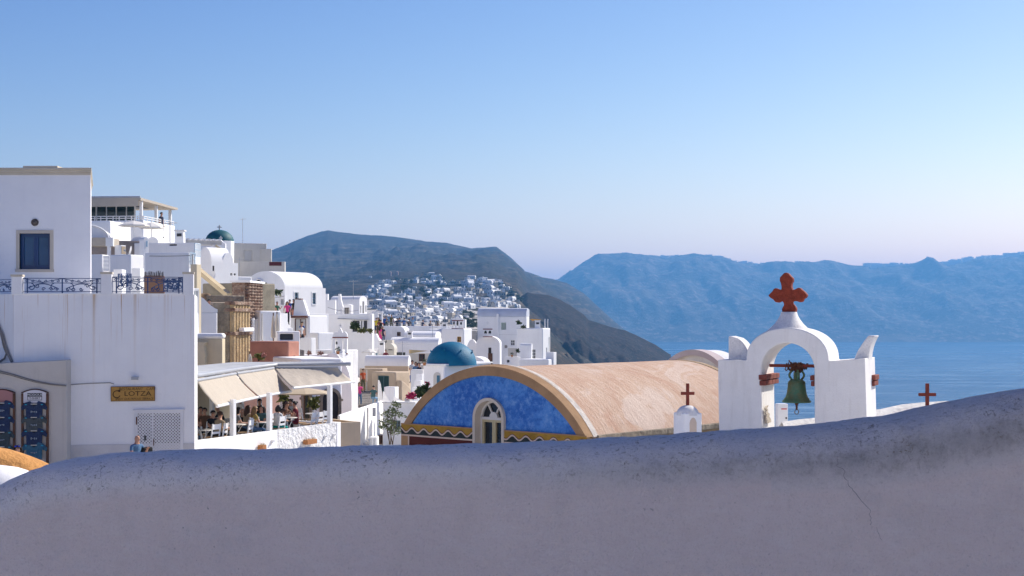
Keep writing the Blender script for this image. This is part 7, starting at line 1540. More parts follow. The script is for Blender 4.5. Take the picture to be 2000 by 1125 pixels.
# -- stone steps with walls, street below
SSM = mat('grey flagstone steps', (0.30, 0.27, 0.24), var=.5, vs=2.5, bump=.8, bs=5)
stp = thing('stone_steps', 'grey flagstone steps where three tourists pause', 'steps', P(712, 800, 100))
for k_ in range(9):
    a0, a1 = P(686 + k_ * 1.6, 791 - k_ * 3.3, 99 + k_ * 1.7), P(744 - k_ * 1.2, 791 - k_ * 3.3, 99 + k_ * 1.7); mb = MB(); mb.box(a0.x, a1.x, a0.y, a0.y + 1.75, a0.z - 1.5, a0.z); mb.build('step', SSM, stp)
def slope_wall(label, pts, D0, D1, th, m, zb, name='wall'):
    mb = MB(); vs = []; fs = []; n = len(pts)
    for i, (x, y) in enumerate(pts):
        D = D0 + (D1 - D0) * i / (n - 1); a = P(x, y, D); vs += [a, a + Vector((-th * .3, th, 0)), Vector((a.x, a.y, zb)), Vector((a.x - th * .3, a.y + th, zb))]
    for i in range(n - 1): p = i * 4; fs += [(p, p+4, p+5, p+1), (p, p+2, p+6, p+4), (p+1, p+5, p+7, p+3)]
    fs += [(0, 1, 3, 2), (4*n-4, 4*n-2, 4*n-1, 4*n-3)]; mb.add(vs, fs); return tag(mb.build(name, m, bevel=.05), label, 'wall')
slope_wall('sunlit white wall climbing along the stone steps', [(664, 812), (690, 803), (720, 793), (748, 783)], 66, 84, .6, WHITE, -12)
mb = MB(); tag(slope_wall('low white parapet with iron rail left of the steps', [(672, 788), (682, 782), (689, 778)], 90, 97, .4, WHITE, -12))
t = thing('iron_railing', 'dark iron railing beside the woman in pink', 'railing', P(686, 780, 100))
for k_ in range(8): a = P(676 + k_ * 1.7, 786 - k_ * 1.0, 92 + k_ * .6); mb = MB(); mb.bar(a, a + Vector((0, 0, .55)), .04); mb.build('bar', BRNF, t)
slope_wall('white rounded wall end right of the seated man', [(741, 742), (744, 750), (747, 770), (748, 785)], 92, 91, .5, WHITE, -12)
q = CB('house', 'white flat roofed house with vine and small window', 'house', 748, 810, 832, 788, 74, 14, zb=-12); q.win(769, 782, 821, 839, 'f', 'window', fm=SHUT, pm=GLASS).win(738, 746, 850, 868, 'f', 'window', fm=WOOD, pm=GLASS).done()
mb = MB(q.fr.M); mb.box(-.05, q.W + .05, -.08, .25, q.z1, q.z1 + .07); mb.build('roof_edge', WHITE2, q.root)
q = CB('house', 'small lean-to with brown and grey windows at the foot of the sunlit wall', 'house', 722, 736, 740, 854, 72, 5, WHITE, zb=-12); q.win(722.8, 727, 856, 869, 'f', 'window', fm=WPAINT, pm=WOOD, mun=(0, 0)).win(729, 733.5, 856, 869, 'f', 'window', fm=WPAINT, pm=GREYM, mun=(0, 0)).done()
CB('block', 'white cube with steps left of the flat roofed house', 'block', 750, 771, 779, 756, 82, 20, zb=-12).done(); slope_wall('thin white sloping wall below the white cube', [(750, 764), (757, 775), (764, 786)], 77, 76, .3, WHITE, -12); slope_wall('white kerb running down to the grey block', [(772, 775), (781, 780), (792, 785)], 80, 78, .4, WHITE, -12)
CB('block', 'grey white block on the flat roof by the flowers', 'block', 790, 800, 805, 779, 75, 20, GREYW, zb=-12).done()
q = thing('vine', 'sprawling green vine on the shaded white wall', 'plant', P(762, 868, 71)); r7 = random.Random(4); bl = []
for x, y in [(770, 790), (778, 793), (765, 800), (757, 805), (770, 806), (752, 812), (762, 816), (748, 822), (757, 826), (768, 828), (750, 834), (760, 838), (770, 836), (745, 832), (766, 846), (786, 812), (782, 838), (776, 844), (780, 810), (764, 822)]: c_ = P(x, y, 72.0); bl.append(((c_.x, c_.y, c_.z), (.17, .2, .13)))
leaf_mass(bl, 760, .14, 31).build('leaves', LEAFG, q); mb = MB()
for k_ in range(7): x0 = 764 + r7.uniform(-4, 4); mb.tube([P(x0, 868, 72.2), P(x0 + r7.uniform(-6, 6), 845, 72.0), P(x0 + r7.uniform(-14, 14), 820, 71.9), P(x0 + r7.uniform(-18, 20), 798, 72)], [.025, .02, .014, .006], 5)
mb.build('stems', BARK, q)
q = bush('flower_bed', 'magenta bougainvillea left of the painted chapel', 806, 773, 70, 24, 14, 260, PINK, .13, 41); bush('agave_bush', 'spiky green bush behind the blue arched front', 828, 764, 68, 30, 24, 300, LEAF, .28, 42); bush('flower_bed', 'pink flower sprig above the green bush', 836, 750, 69, 10, 10, 50, PINK, .12, 43)
# electric meter on the sunlit wall, greenery at the far end of the terrace, beige parasol there
a = P(730, 800, 76.5); mb = MB(); mb.box(a.x - .06, a.x + .1, a.y - .1, a.y + .1, a.z - .35, a.z + .1); tag(mb.build('meter_case', GREYM), 'small grey meter case on the sunlit stair wall', 'box')
bush('shrub', 'green shrub beyond the far awning', 553, 776, 68, 22, 26, 260, LEAFY, .2, 51); bush('palm_pot', 'spiky potted plants before the arched doorways', 612, 790, 71, 14, 22, 120, LEAFY, .3, 52)
parasol('beige parasol under the far awning', 594, 757, 66, 110, 12, 2.7, mat('beige parasol canvas', (.55, .45, .32), var=.08), 'beige parasols')
# ------------------------------------------------------------------ the white village on the far hillside
def D_for(px, py):
    """distance at which the hillside shows at this picture point (nearest first)"""
    best = None
    for D in np.geomspace(170, 4300, 260):
        if HY - land_z(px, D) * F / D <= py: best = D; break
    return best
FWH = mat('far white lime wash', (0.88, 0.87, 0.85), var=0.08, vs=.3, rand=.16); FDK = mat('far window shade', (0.06, 0.08, 0.11), var=.1, bump=0); FBG = mat('far cream wash', (0.62, 0.55, 0.44), var=.1, rand=.2)
def far_mesh(kind, seed):
    r = random.Random(seed); mb = MB()
    def wins(w_, d_, z0, z1, n):
        mb.cm = 1
        for i in range(n):
            u = -w_ / 2 + w_ * (i + .5) / n; mb.box(u - .32, u + .32, -d_ / 2 - .03, -d_ / 2 + .05, z0, z1)
        for i in range(max(1, n - 1)):
            v_ = -d_ / 2 + d_ * (i + .5) / max(1, n - 1); mb.box(w_ / 2 - .05, w_ / 2 + .03, v_ - .3, v_ + .3, z0, z1)
        mb.cm = 0
    if kind == 0: mb.box(-2.6, 2.6, -2.2, 2.2, -3, 3.0); mb.box(-2.7, 2.7, -2.3, 2.3, 3.0, 3.25); wins(5.2, 4.4, .9, 2.1, 3)
    elif kind == 1:
        mb.box(-2.2, 2.2, -3, 3, -3, 2.2); mb.prism([(2.2 * math.cos(a), -3, 2.2 + 1.7 * math.sin(a)) for a in np.linspace(0, math.pi, 13)], (0, 6, 0)); wins(4.4, 6, .6, 1.9, 2)
    elif kind == 2: mb.box(-3.4, 1.2, -2.4, 2.4, -3, 5.2); mb.box(1.2, 3.8, -2, 2.4, -3, 2.8); wins(4.6 * 1.4, 4.8, 3.3, 4.5, 3); mb.cm = 1; [mb.box(u - .3, u + .3, -2.44, -2.3, .4, 1.9) for u in (-2.6, -1, .4, 2.5)]; mb.cm = 0
    elif kind == 3:
        mb.box(-3.4, 3.4, -1.8, 1.8, -3, 2.0); mb.prism([(-3.4, 1.8 * math.cos(a), 2.0 + 1.3 * math.sin(a)) for a in np.linspace(0, math.pi, 13)], (6.8, 0, 0)); wins(6.8, 3.6, .5, 1.6, 4)
    elif kind == 4: mb.box(-5.5, 5.5, -2.2, 2.2, -3, 2.8); mb.box(-1, 3, -1.8, 2.2, 2.8, 5.4); wins(11, 4.4, .8, 2.0, 6); mb.cm = 1; mb.box(0, .7, -1.84, -1.7, 3.4, 4.6); mb.box(1.5, 2.2, -1.84, -1.7, 3.4, 4.6); mb.cm = 0
    elif kind == 5: mb.box(-2, 2, -2, 2, -3, 3.4); mb.box(-3.6, -2, -1.6, 2, -3, 1.6); mb.box(-.5, .0, .5, 1.0, 3.4, 4.6); wins(4, 4, 1.2, 2.4, 2)
    o = mb.build('house', [FWH, FDK], origin=(0, 0, 0)); return o
KN = ['small flat roofed white house', 'small white vault house end on', 'two storey white house', 'long low white vault house', 'broad white house with raised middle', 'white cube house with chimney']
protos = [far_mesh(k, k) for k in range(6)]; pu = [False] * 6
RV = random.Random(20)
def in_poly(x, y, poly):
    c = False; j = len(poly) - 1
    for i in range(len(poly)):
        xi, yi = poly[i]; xj, yj = poly[j]
        if (yi > y) != (yj > y) and x < (xj - xi) * (y - yi) / (yj - yi) + xi: c = not c
        j = i
    return c
CLUST = [  # name, polygon, count, base size in photo pixels
 ('in the dense village below the hill', [(742, 628), (752, 600), (790, 588), (850, 588), (900, 600), (912, 620), (900, 633), (780, 634)], 118, 12.5),
 ('on the slope beside the tall cliff house', [(872, 606), (880, 588), (925, 580), (932, 560), (975, 556), (1012, 590), (1014, 601), (940, 603), (905, 606)], 60, 12),
 ('in the upper terrace row of the village', [(845, 590), (850, 578), (900, 570), (930, 572), (930, 585), (880, 592)], 22, 14),
 ('in the left upper hamlet', [(708, 588), (716, 570), (745, 556), (772, 555), (768, 572), (735, 582)], 26, 11),
 ('scattered left of the village middle', [(718, 604), (735, 590), (775, 582), (790, 588), (770, 596), (745, 608)], 14, 15),
 ('on the white shoulder above the village', [(905, 562), (912, 548), (930, 544), (968, 548), (966, 560), (930, 566)], 16, 13),
 ('in the hamlet high on the hillside', [(790, 560), (800, 545), (848, 538), (862, 545), (840, 556)], 16, 10),
 ('among the trees right of the left hamlet', [(785, 578), (792, 566), (830, 558), (870, 562), (860, 576), (820, 582)], 16, 11),
 ('scattered on the middle slope', [(830, 556), (860, 545), (900, 552), (905, 566), (870, 572)], 10, 10),
 ('far up near the mountain ridge', [(828, 500), (840, 492), (868, 489), (866, 494), (848, 500)], 8, 6),
 ('above the far terraces of the mountain', [(700, 546), (710, 542), (760, 543), (790, 546), (770, 550)], 5, 6),
]
FARH = []
for cn, poly, n, sz in CLUST:
    xs = [p[0] for p in poly]; ys = [p[1] for p in poly]; k = 0; tries = 0; pts = []
    while k < n and tries < 4000:
        tries += 1; x, y = RV.uniform(min(xs), max(xs)), RV.uniform(min(ys), max(ys))
        if not in_poly(x, y, poly): continue
        if any(abs(x - a) < sz * .55 and abs(y - b_) < sz * .22 for a, b_ in pts): continue
        D = D_for(x, y)
        if D is None: continue
        pts.append((x, y)); k += 1; FARH.append((x, y, D, sz, cn))
FARH.sort(key=lambda a: a[2])
REST = []
for cn, poly, n, sz in CLUST[:6]:
    xs = [p[0] for p in poly]; ys = [p[1] for p in poly]; k = 0; tries = 0
    while k < n * 0.85 and tries < 3000:
        tries += 1; x, y = RV.uniform(min(xs), max(xs)), RV.uniform(min(ys), max(ys))
        if not in_poly(x, y, poly): continue
        D = D_for(x, y)
        if D is None: continue
        k += 1; REST.append((x, y, D, sz))
FARH = FARH[:300]
for x, y, D, sz, cn in FARH:
    kd = RV.choices(range(6), (5, 4, 4, 4, 2, 4))[0]; base = (5.2, 4.6, 7.2, 6.8, 11, 5.6)[kd]
    o = protos[kd] if not pu[kd] else protos[kd].copy()
    if pu[kd]: C.objects.link(o)
    pu[kd] = True; w_ = sz * RV.uniform(.6, 1.25) * D / F; s_ = min(1.6, max(.35, w_ / base)); z = land_z(x, D)
    o.location = ((x - CX) / F * D, D, z); o.rotation_euler = (0, 0, RV.choice((-1.0, -.8, -.6, -.5, -.35, -.15, .2, .9)) + RV.uniform(-.15, .15)); o.scale = (s_, s_, s_ * RV.uniform(.8, 1.15)); o.name = 'far_house'
    tag(o, KN[kd] + ' ' + cn, 'house', 'white houses of the village on the far hillside')
    if RV.random() < .05: o.material_slots[0].link = 'OBJECT'; o.material_slots[0].material = FBG
for k_ in range(6):
    if not pu[k_]: bpy.data.objects.remove(protos[k_])
# past three hundred: the little annexes and yard walls between them, as one mass
mb = MB()
for x, y, D, sz in REST:
    s_ = sz * RV.uniform(.3, .75) * D / F; a = RV.choice((-.9, -.6, -.4, .2)) + RV.uniform(-.2, .2); z = land_z(x, D); Mx = Matrix.Translation(((x - CX) / F * D, D, z)) @ Matrix.Rotation(a, 4, 'Z')
    mb.M = Mx; mb.cm = 0; h = s_ * RV.uniform(.35, .9); d_ = s_ * RV.uniform(.6, 1.3)
    if RV.random() < .3: mb.prism([(s_ / 2 * math.cos(t_), -d_ / 2, h * .6 + s_ * .4 * math.sin(t_)) for t_ in np.linspace(0, math.pi, 9)] + [(-s_ / 2, -d_ / 2, -3), (s_ / 2, -d_ / 2, -3)], (0, d_, 0))
    else: mb.box(-s_ / 2, s_ / 2, -d_ / 2, d_ / 2, -3, h)
    mb.cm = 1
    for q_ in (-.22, .22): mb.box(s_ * q_ - s_ * .07, s_ * q_ + s_ * .07, -d_ / 2 - .03, -d_ / 2 + .05, h * .3, h * .65)
tag(mb.build('village_annexes', [FWH, FDK]), 'white annexes and yard walls packed between the far village houses', 'houses', kind='stuff')
# singular far buildings
def far_box(label, px, py, w_, h, m, dep=4, D=None):
    D = D or D_for(px, py); s_ = D / F; c = P(px, py, D); t = thing('far_house', label, 'house', (c.x, c.y, c.z)); mb = MB(); mb.box(c.x - w_ * s_ / 2, c.x + w_ * s_ / 2, c.y, c.y + dep, c.z - 4, c.z + h * s_); mb.build('wall', m, t)
    mb = MB()
    for i in range(4): u = c.x - w_ * s_ / 2 + w_ * s_ * (i + .5) / 4; mb.box(u - .35, u + .35, c.y - .04, c.y + .05, c.z + h * s_ * .35, c.z + h * s_ * .7)
    o = mb.build('windows', FDK, t); o['kind'] = 'stuff'; return t
far_box('orange yellow house among the white ones on the far slope', 967, 575, 12, 6, mat('orange yellow wash', (.75, .36, .04)))
far_box('large white hotel block on the white shoulder', 938, 552, 14, 7, FWH); far_box('white hilltop house with roof turret', 957, 556, 22, 9, FWH); far_box('lone pale blue chapel below the mountain crest', 968, 510, 8, 4, mat('pale blue wash', (.5, .6, .7)), D=4200); far_box('pale grey house left of the dense village', 742, 598, 24, 12, mat('blue grey wash', (.55, .6, .62))); far_box('red awninged house on the far slope', 948, 586, 10, 5, FWH)
c_ = P(785, 475, 4450); 
for i, (px, py) in enumerate(((762, 536), (776, 536))): D = 2300; c = P(px, py, D); mb = MB(); mb.lathe([(2.2, -3), (2.0, 3), (1.7, 4.5), (0, 5.5)], c, 12); tag(mb.build('windmill_tower', mat('pinkish tower plaster', (.55, .38, .32))), ['left of two pinkish round towers on the mountain', 'right of two pinkish round towers on the mountain'][i], 'tower', 'round towers on the mountain')
# shrubs and trees between the houses
tp = []
for sd in range(3):
    r = random.Random(60 + sd); mb = leaf_mass([((r.uniform(-2, 2), r.uniform(-1.5, 1.5), r.uniform(.8, 2.6)), (r.uniform(1.2, 2), 1.5, r.uniform(1.0, 1.6))) for _ in range(7)], 420, .9, sd); mb.fm = [0] * len(mb.f); mb.cm = 1; mb.tube([(0, 0, -1.5), (.1, 0, .6), (.2, 0, 2.4)], [.3, .22, .1], 6); o = mb.build('shrub', [LEAF, BARK], origin=(0, 0, 0)); tp.append(o)
tu_ = [False] * 3
TREEZ = [([(880, 640), (900, 612), (925, 610), (930, 640)], 46, 9), ([(850, 590), (880, 592), (882, 602), (855, 600)], 16, 9), ([(740, 600), (790, 570), (900, 560), (930, 575), (850, 590), (780, 592)], 44, 9), ([(975, 560), (1008, 575), (1022, 592), (1000, 590)], 18, 9), ([(700, 580), (760, 548), (860, 540), (900, 560), (760, 575)], 26, 8)]
for zi, (poly, n, sz) in enumerate(TREEZ):
    xs = [p[0] for p in poly]; ys = [p[1] for p in poly]; k = 0; tries = 0
    while k < n and tries < 3000:
        tries += 1; x, y = RV.uniform(min(xs), max(xs)), RV.uniform(min(ys), max(ys))
        if not in_poly(x, y, poly): continue
        D = D_for(x, y)
        if D is None: continue
        k += 1; v_ = RV.randrange(3); o = tp[v_] if not tu_[v_] else tp[v_].copy()
        if tu_[v_]: C.objects.link(o)
        tu_[v_] = True; s_ = sz * RV.uniform(.7, 1.5) * D / F / 4.5; o.location = ((x - CX) / F * D, D, land_z(x, D)); o.scale = (s_, s_, s_ * RV.uniform(.6, .95)); o.rotation_euler = (0, 0, RV.uniform(0, 6)); o.name = 'far_shrub'
        tag(o, 'dark green shrub ' + ('in the grove left of the tall cliff house', 'below the upper terrace row of the far village', 'between the far village houses', 'at the right edge of the far village', 'above the left upper hamlet')[zi], 'shrub', 'shrubs between the far village houses')
# town strung along the far caldera rim: reads as one mass of specks
mb = MB(); r8 = random.Random(9)
for i in range(240):
    px = r8.uniform(1690, 2060) if i < 190 else r8.uniform(1290, 1640); y = np.interp(px, K3, Y3); D = 8720 + r8.uniform(-60, 60); c = P(px, y + r8.uniform(-.6, 1.6), D); w_ = r8.uniform(6, 22); h = r8.uniform(5, 14)
    mb.box(c.x - w_, c.x + w_, c.y, c.y + 14, c.z - 25, c.z + h * (1.7 if px > 1690 else .8))
for i in range(26): px = r8.uniform(1108, 1150); c = P(px, np.interp(px, K3, Y3) + 12 + (px - 1108) * .32, 8350); mb.box(c.x - 10, c.x + 10, c.y, c.y + 12, c.z - 8, c.z + 7)
tag(mb.build('rim_town', FWH), 'white specks of a town along the far caldera rim', 'town', kind='stuff')
# ------------------------------------------------------------------ people
SKIN = mat('light skin', (0.50, 0.27, 0.18), rough=.6, var=.08, bump=0, spec=.4)
CL = {}
def cloth(name, col): return mat('cloth ' + name, col, var=.22, vs=6, bump=.3, bs=9, rough=.9)
COL = dict(black=(.018, .018, .02), navy=(.02, .03, .07), white=(.72, .71, .69), beige=(.42, .33, .22), brown=(.16, .085, .05), grey=(.20, .20, .21), red=(.32, .03, .04), wine=(.23, .035, .045), orange=(.55, .10, .03), pink=(.70, .06, .25), teal=(.0, .33, .28), jade=(.07, .15, .15), blue=(.03, .10, .34), denim=(.09, .16, .28), yellow=(.62, .50, .04), olive=(.12, .11, .05), green=(.03, .12, .07), peach=(.55, .27, .18), lblue=(.22, .38, .55), stripe=(.10, .20, .34), mustard=(.38, .27, .08))
HAIR = dict(dark=(.018, .012, .010), brown=(.075, .035, .018), fair=(.26, .15, .06), grey=(.30, .29, .28), blond=(.50, .38, .20))
def person_mesh(pose):
    J = {}; 
    sit = pose.startswith('sit'); hz = .52 if sit else .93
    lean = dict(sit=-.06, sitlean=-.20, sitback=.05, stand=0, phone=0, lean=-.22, walk=-.03, rail=-.12, squat=-.1).get(pose, 0)
    def up(h): return Vector((0, lean * h / .6, hz + h))
    J['pel'] = Vector((0, 0, hz)); J['sp'] = up(.22); J['ch'] = up(.42); J['nk'] = up(.56); J['h0'] = up(.63) + Vector((0, -.02, 0)); J['h1'] = up(.70) + Vector((0, -.03, 0)); J['h2'] = up(.79) + Vector((0, -.02, 0))
    E = [('pel', 'sp'), ('sp', 'ch'), ('ch', 'nk'), ('nk', 'h0'), ('h0', 'h1'), ('h1', 'h2')]; rad = dict(pel=(.15, .11), sp=(.135, .10), ch=(.155, .105), nk=(.058, .058), h0=(.06, .07), h1=(.075, .092), h2=(.06, .072)); cls = {}
    for s_, n in ((-1, 'L'), (1, 'R')):
        sh = J['ch'] + Vector((s_ * .185, .0, .07)); J['sh' + n] = sh
        arm = dict(stand=((.06, .03, -.28), (.0, -.05, -.26)), walk=((.05, .08 * s_, -.28), (.0, -.10, -.24)), phone=((.05, -.08, -.26), (-.07, -.20, .16) if s_ > 0 else (.0, -.06, -.25)), lean=((.05, -.16, -.22), (-.05, -.22, -.03)), rail=((.05, -.14, -.24), (-.08, -.22, .0)), sit=((.04, -.10, -.25), (-.07, -.23, -.02)), sitlean=((.05, -.16, -.21), (-.10, -.18, .10)), sitback=((.06, -.04, -.27), (-.05, -.22, -.05)), squat=((.05, -.1, -.25), (-.02, -.22, -.1)))[pose]
        el = sh + Vector((s_ * arm[0][0], arm[0][1], arm[0][2])); wr = el + Vector((s_ * arm[1][0], arm[1][1], arm[1][2])); J['el' + n] = el; J['wr' + n] = wr
        J['hp' + n] = J['pel'] + Vector((s_ * .10, 0, -.04))
        if sit: kn = J['hp' + n] + Vector((s_ * .05, -.42, .0)); an = kn + Vector((0, .06, -.42))
        elif pose == 'walk': kn = J['hp' + n] + Vector((s_ * .01, -.14 * s_, -.41)); an = kn + Vector((0, .05 if s_ > 0 else .16, -.40))
        elif pose == 'squat': kn = J['hp' + n] + Vector((s_ * .06, -.3, -.30)); an = kn + Vector((0, .12, -.42))
        else: kn = J['hp' + n] + Vector((s_ * .02, -.02, -.42)); an = kn + Vector((0, .03, -.40))
        J['kn' + n] = kn; J['an' + n] = an; J['to' + n] = an + Vector((s_ * .02, -.15, -.045))
        E += [('ch', 'sh' + n), ('sh' + n, 'el' + n), ('el' + n, 'wr' + n), ('pel', 'hp' + n), ('hp' + n, 'kn' + n), ('kn' + n, 'an' + n), ('an' + n, 'to' + n)]
        rad.update({'sh' + n: (.062, .062), 'el' + n: (.044, .044), 'wr' + n: (.03, .03), 'hp' + n: (.092, .095), 'kn' + n: (.062, .065), 'an' + n: (.042, .045), 'to' + n: (.042, .03)})
    names = list(J); me = bpy.data.meshes.new('person_' + pose); me.from_pydata([tuple(J[n]) for n in names], [(names.index(a), names.index(b_)) for a, b_ in E], [])
    o = bpy.data.objects.new('tmp', me); C.objects.link(o); sk = o.modifiers.new('s', 'SKIN'); 
    for i, n in enumerate(names): v_ = me.skin_vertices[0].data[i]; v_.radius = rad[n]; v_.use_root = (n == 'pel')
    o.modifiers.new('ss', 'SUBSURF').levels = 1; dg = bpy.context.evaluated_depsgraph_get(); em = bpy.data.meshes.new_from_object(o.evaluated_get(dg)); bpy.data.objects.remove(o)
    mb = MB(); mb.v = [v_.co.copy() for v_ in em.vertices]; mb.f = [tuple(p.vertices) for p in em.polygons]
    seg = []
    for a, b_ in E: seg.append((J[a], J[b_], a, b_))
    for p in em.polygons:
        c = p.center; best = None
        for A_, B_, a, b_ in seg:
            d = B_ - A_; t_ = max(0, min(1, (c - A_).dot(d) / d.length_squared)); dd = (A_ + d * t_ - c).length
            if best is None or dd < best[0]: best = (dd, a, b_, t_)
        _, a, b_, t_ = best
        k = 1
        if a in ('nk', 'h0', 'h1') or (a == 'ch' and b_ == 'nk' and t_ > .75): k = 0
        elif a.startswith('el'): k = 0
        elif a.startswith('sh') and t_ > .62: k = 0
        elif a.startswith(('hp', 'kn')) or b_.startswith('hp') or (a == 'pel' and t_ < .12): k = 2
        elif a.startswith('an') or (b_.startswith('an') and t_ > .93): k = 3
        mb.fm.append(k)
    bpy.data.meshes.remove(em)
    # hands with five bent fingers, nose, ears and eyes
    mb.cm = 0
    for s_, n in ((-1, 'L'), (1, 'R')):
        d = (J['wr' + n] - J['el' + n]).normalized(); side = d.cross(Vector((0, 0, 1)) if abs(d.z) < .9 else Vector((0, 1, 0))).normalized(); nrm = d.cross(side); w0 = J['wr' + n]
        mb.tube([w0 - d * .02, w0 + d * .03, w0 + d * .085], [.026, .036, .034], 6)
        for i, ln in enumerate((.068, .078, .074, .058)): b0 = w0 + d * .08 + side * (.026 - .0175 * i); mb.tube([b0, b0 + d * ln * .5 + nrm * .012, b0 + d * ln * .85 + nrm * .035], [.0095, .009, .007], 5)
        b0 = w0 + d * .035 + side * .032; mb.tube([b0, b0 + d * .03 + side * .022 + nrm * .01, b0 + d * .055 + side * .024 + nrm * .028], [.012, .0105, .008], 5)
    h = J['h1']; mb.add([h + Vector((0, -.100, .0)), h + Vector((-.014, -.084, -.03)), h + Vector((.014, -.084, -.03)), h + Vector((0, -.118, -.026))], [(0, 1, 3), (0, 3, 2), (1, 2, 3)])
    for s_ in (-1, 1): mb.lathe([(0, -.025), (.012, -.015), (.014, .01), (0, .025)], h + Vector((s_ * .080, .005, -.01)), 6)
    mb.cm = 3
    for s_ in (-1, 1): mb.lathe([(0, -.007), (.009, 0), (0, .007)], h + Vector((s_ * .03, -.086, .012)), 6)
    mb.box(h.x - .022, h.x + .022, h.y - .088, h.y - .078, h.z - .058, h.z - .052)
    o = mb.build('person', [SKIN, SKIN, SKIN, SKIN], origin=(0, 0, 0), smooth=70); H = {'head': h, 'top': J['h2'].z + .06, 'me': o.data}; bpy.data.objects.remove(o); return H
def hair_mesh(style):
    mb = MB(); vs = []; fs = []; n, m_ = 18, 10
    for j in range(m_ + 1):
        el = math.pi / 2 - j / m_ * (math.pi * (.62 if style != 'short' else .52))
        for i in range(n):
            a = 2 * math.pi * i / n; front = max(0, -math.sin(a)); r_ = .105 if style != 'long' else .112
            e2 = el if front < .3 else max(el, math.pi / 2 * (.10 + .25 * front))
            vs.append((r_ * .92 * math.cos(a) * math.cos(e2), r_ * 1.12 * math.sin(a) * math.cos(e2) + .012, .03 + r_ * 1.08 * math.sin(e2)))
    for j in range(m_):
        for i in range(n): fs.append((j*n+i, j*n+(i+1)%n, (j+1)*n+(i+1)%n, (j+1)*n+i))
    mb.add(vs, fs)
    if style == 'long':
        for i in range(9): a = math.pi * (.05 + .9 * i / 8); x, y = .085 * math.cos(a), .095 * math.sin(a); mb.tube([(x, y + .01, .05), (x * 1.15, y * 1.1 + .03, -.08), (x * 1.2, y * 1.05 + .05, -.22), (x * .9, y + .04, -.33)], [.04, .045, .04, .012], 6)
    if style == 'bun': mb.lathe([(0, -.045), (.035, -.03), (.048, 0), (.035, .03), (0, .045)], (0, .12, .09), 10)
    if style == 'bob':
        for i in range(9): a = math.pi * (.02 + .96 * i / 8); x, y = .088 * math.cos(a), .095 * math.sin(a); mb.tube([(x, y + .01, .05), (x * 1.15, y * 1.1 + .02, -.06), (x * 1.1, y * 1.05 + .02, -.13)], [.035, .038, .014], 6)
    if style == 'cap': mb.box(-.07, .07, -.20, -.09, .055, .068)
    o = mb.build('hair', [SKIN], origin=(0, 0, 0), smooth=60); me = o.data; bpy.data.objects.remove(o); return me
POSES = {}; HAIRS = {}
def person(px, D, yaw, pose, top, bottom, hair, style, label, head_y=None, z=None, loc=None, scale=1.0, group=None, extra=None, bare=False):
    if pose not in POSES: POSES[pose] = person_mesh(pose)
    H = POSES[pose]; o = bpy.data.objects.new('person', H['me']); C.objects.link(o)
    if loc is None: x, y = (px - CX) / F * D, D; zz = z if z is not None else P(px, head_y, D).z - H['top'] * scale; loc = Vector((x, y, zz))
    o.location = loc; o.rotation_euler = (0, 0, yaw); o.scale = (scale,) * 3; ORG[o.name] = Vector((0, 0, 0))
    ms = [SKIN, cloth(top, COL[top]), cloth(bottom, COL[bottom]), cloth('shoe', (.03, .028, .03))]
    for i, m_ in enumerate(ms): o.material_slots[i].link = 'OBJECT'; o.material_slots[i].material = m_
    tag(o, label, 'person', group)
    if style != 'bald':
        if style not in HAIRS: HAIRS[style] = hair_mesh(style)
        h = bpy.data.objects.new('hair', HAIRS[style]); C.objects.link(h); h.parent = o; h.location = H['head']; h.material_slots[0].link = 'OBJECT'; h.material_slots[0].material = mat('hair ' + hair, HAIR[hair], var=.25, vs=30, rough=.5, bump=.2, bs=60)
    if extra: extra(o, H)
    return o
def backpack(col):
    def f(o, H):
        mb = MB(); mb.box(-.14, .14, .10, .26, 1.05, 1.45); b_ = mb.build('backpack', cloth('pack ' + col, COL[col]), origin=(0, 0, 0), bevel=.04); b_.parent = o
    return f
def phone(o, H):
    mb = MB(); mb.box(.02, .09, -.33, -.315, H['top'] - .20, H['top'] - .06); b_ = mb.build('phone', DARKM, origin=(0, 0, 0)); b_.parent = o
PI = math.pi
TG = 'people on the restaurant terrace'
ua = math.atan2(RF.u.y, RF.u.x)     # direction of the terrace edge
def seat(px, v, yaw, pose, top, bottom, hair, style, label, sc=1.0, dz=0.0, extra=None):
    p = tpos(px, v); p.z += dz; return person(None, None, yaw, pose, top, bottom, hair, style, label, loc=p, scale=sc, group=TG, extra=extra)
seat(390, 3.0, .6, 'sit', 'peach', 'denim', 'dark', 'short', 'seated person half hidden by the cafe house corner')
seat(400, 2.4, .3, 'sitback', 'brown', 'black', 'dark', 'bun', 'seated woman in brown top with dark hair up')
seat(413, 1.3, .9, 'sit', 'black', 'black', 'dark', 'short', 'seated man in black shirt near the first post')
seat(427, .62, 2.6, 'sit', 'beige', 'black', 'brown', 'bun', 'seated woman in beige tee with her back to the parapet')
seat(437, 2.7, -1.0, 'sitlean', 'black', 'black', 'dark', 'short', 'person in dark shirt bending over the back table')
person(None, None, PI * .8, 'stand', 'white', 'black', 'dark', 'short', 'waiter in white shirt standing at the back of the terrace', loc=tpos(468, 3.0) + Vector((0, 0, -.15)), group=TG)
seat(461, 1.5, 2.0, 'sit', 'grey', 'black', 'dark', 'bob', 'seated person in grey behind the first white post')
seat(481, 1.7, 2.4, 'sit', 'beige', 'denim', 'brown', 'long', 'seated woman with long brown hair seen from behind')
seat(494, 1.15, 2.2, 'sit', 'mustard', 'denim', 'fair', 'long', 'seated woman with long fair brown hair and jeans')
seat(512, 1.3, -.2, 'sit', 'jade', 'black', 'dark', 'long', 'smiling woman with long black hair facing out')
person(None, None, .4, 'stand', 'black', 'black', 'dark', 'short', 'person in black standing behind the second post', loc=tpos(507, 3.2) + Vector((0, 0, -.35)), group=TG)
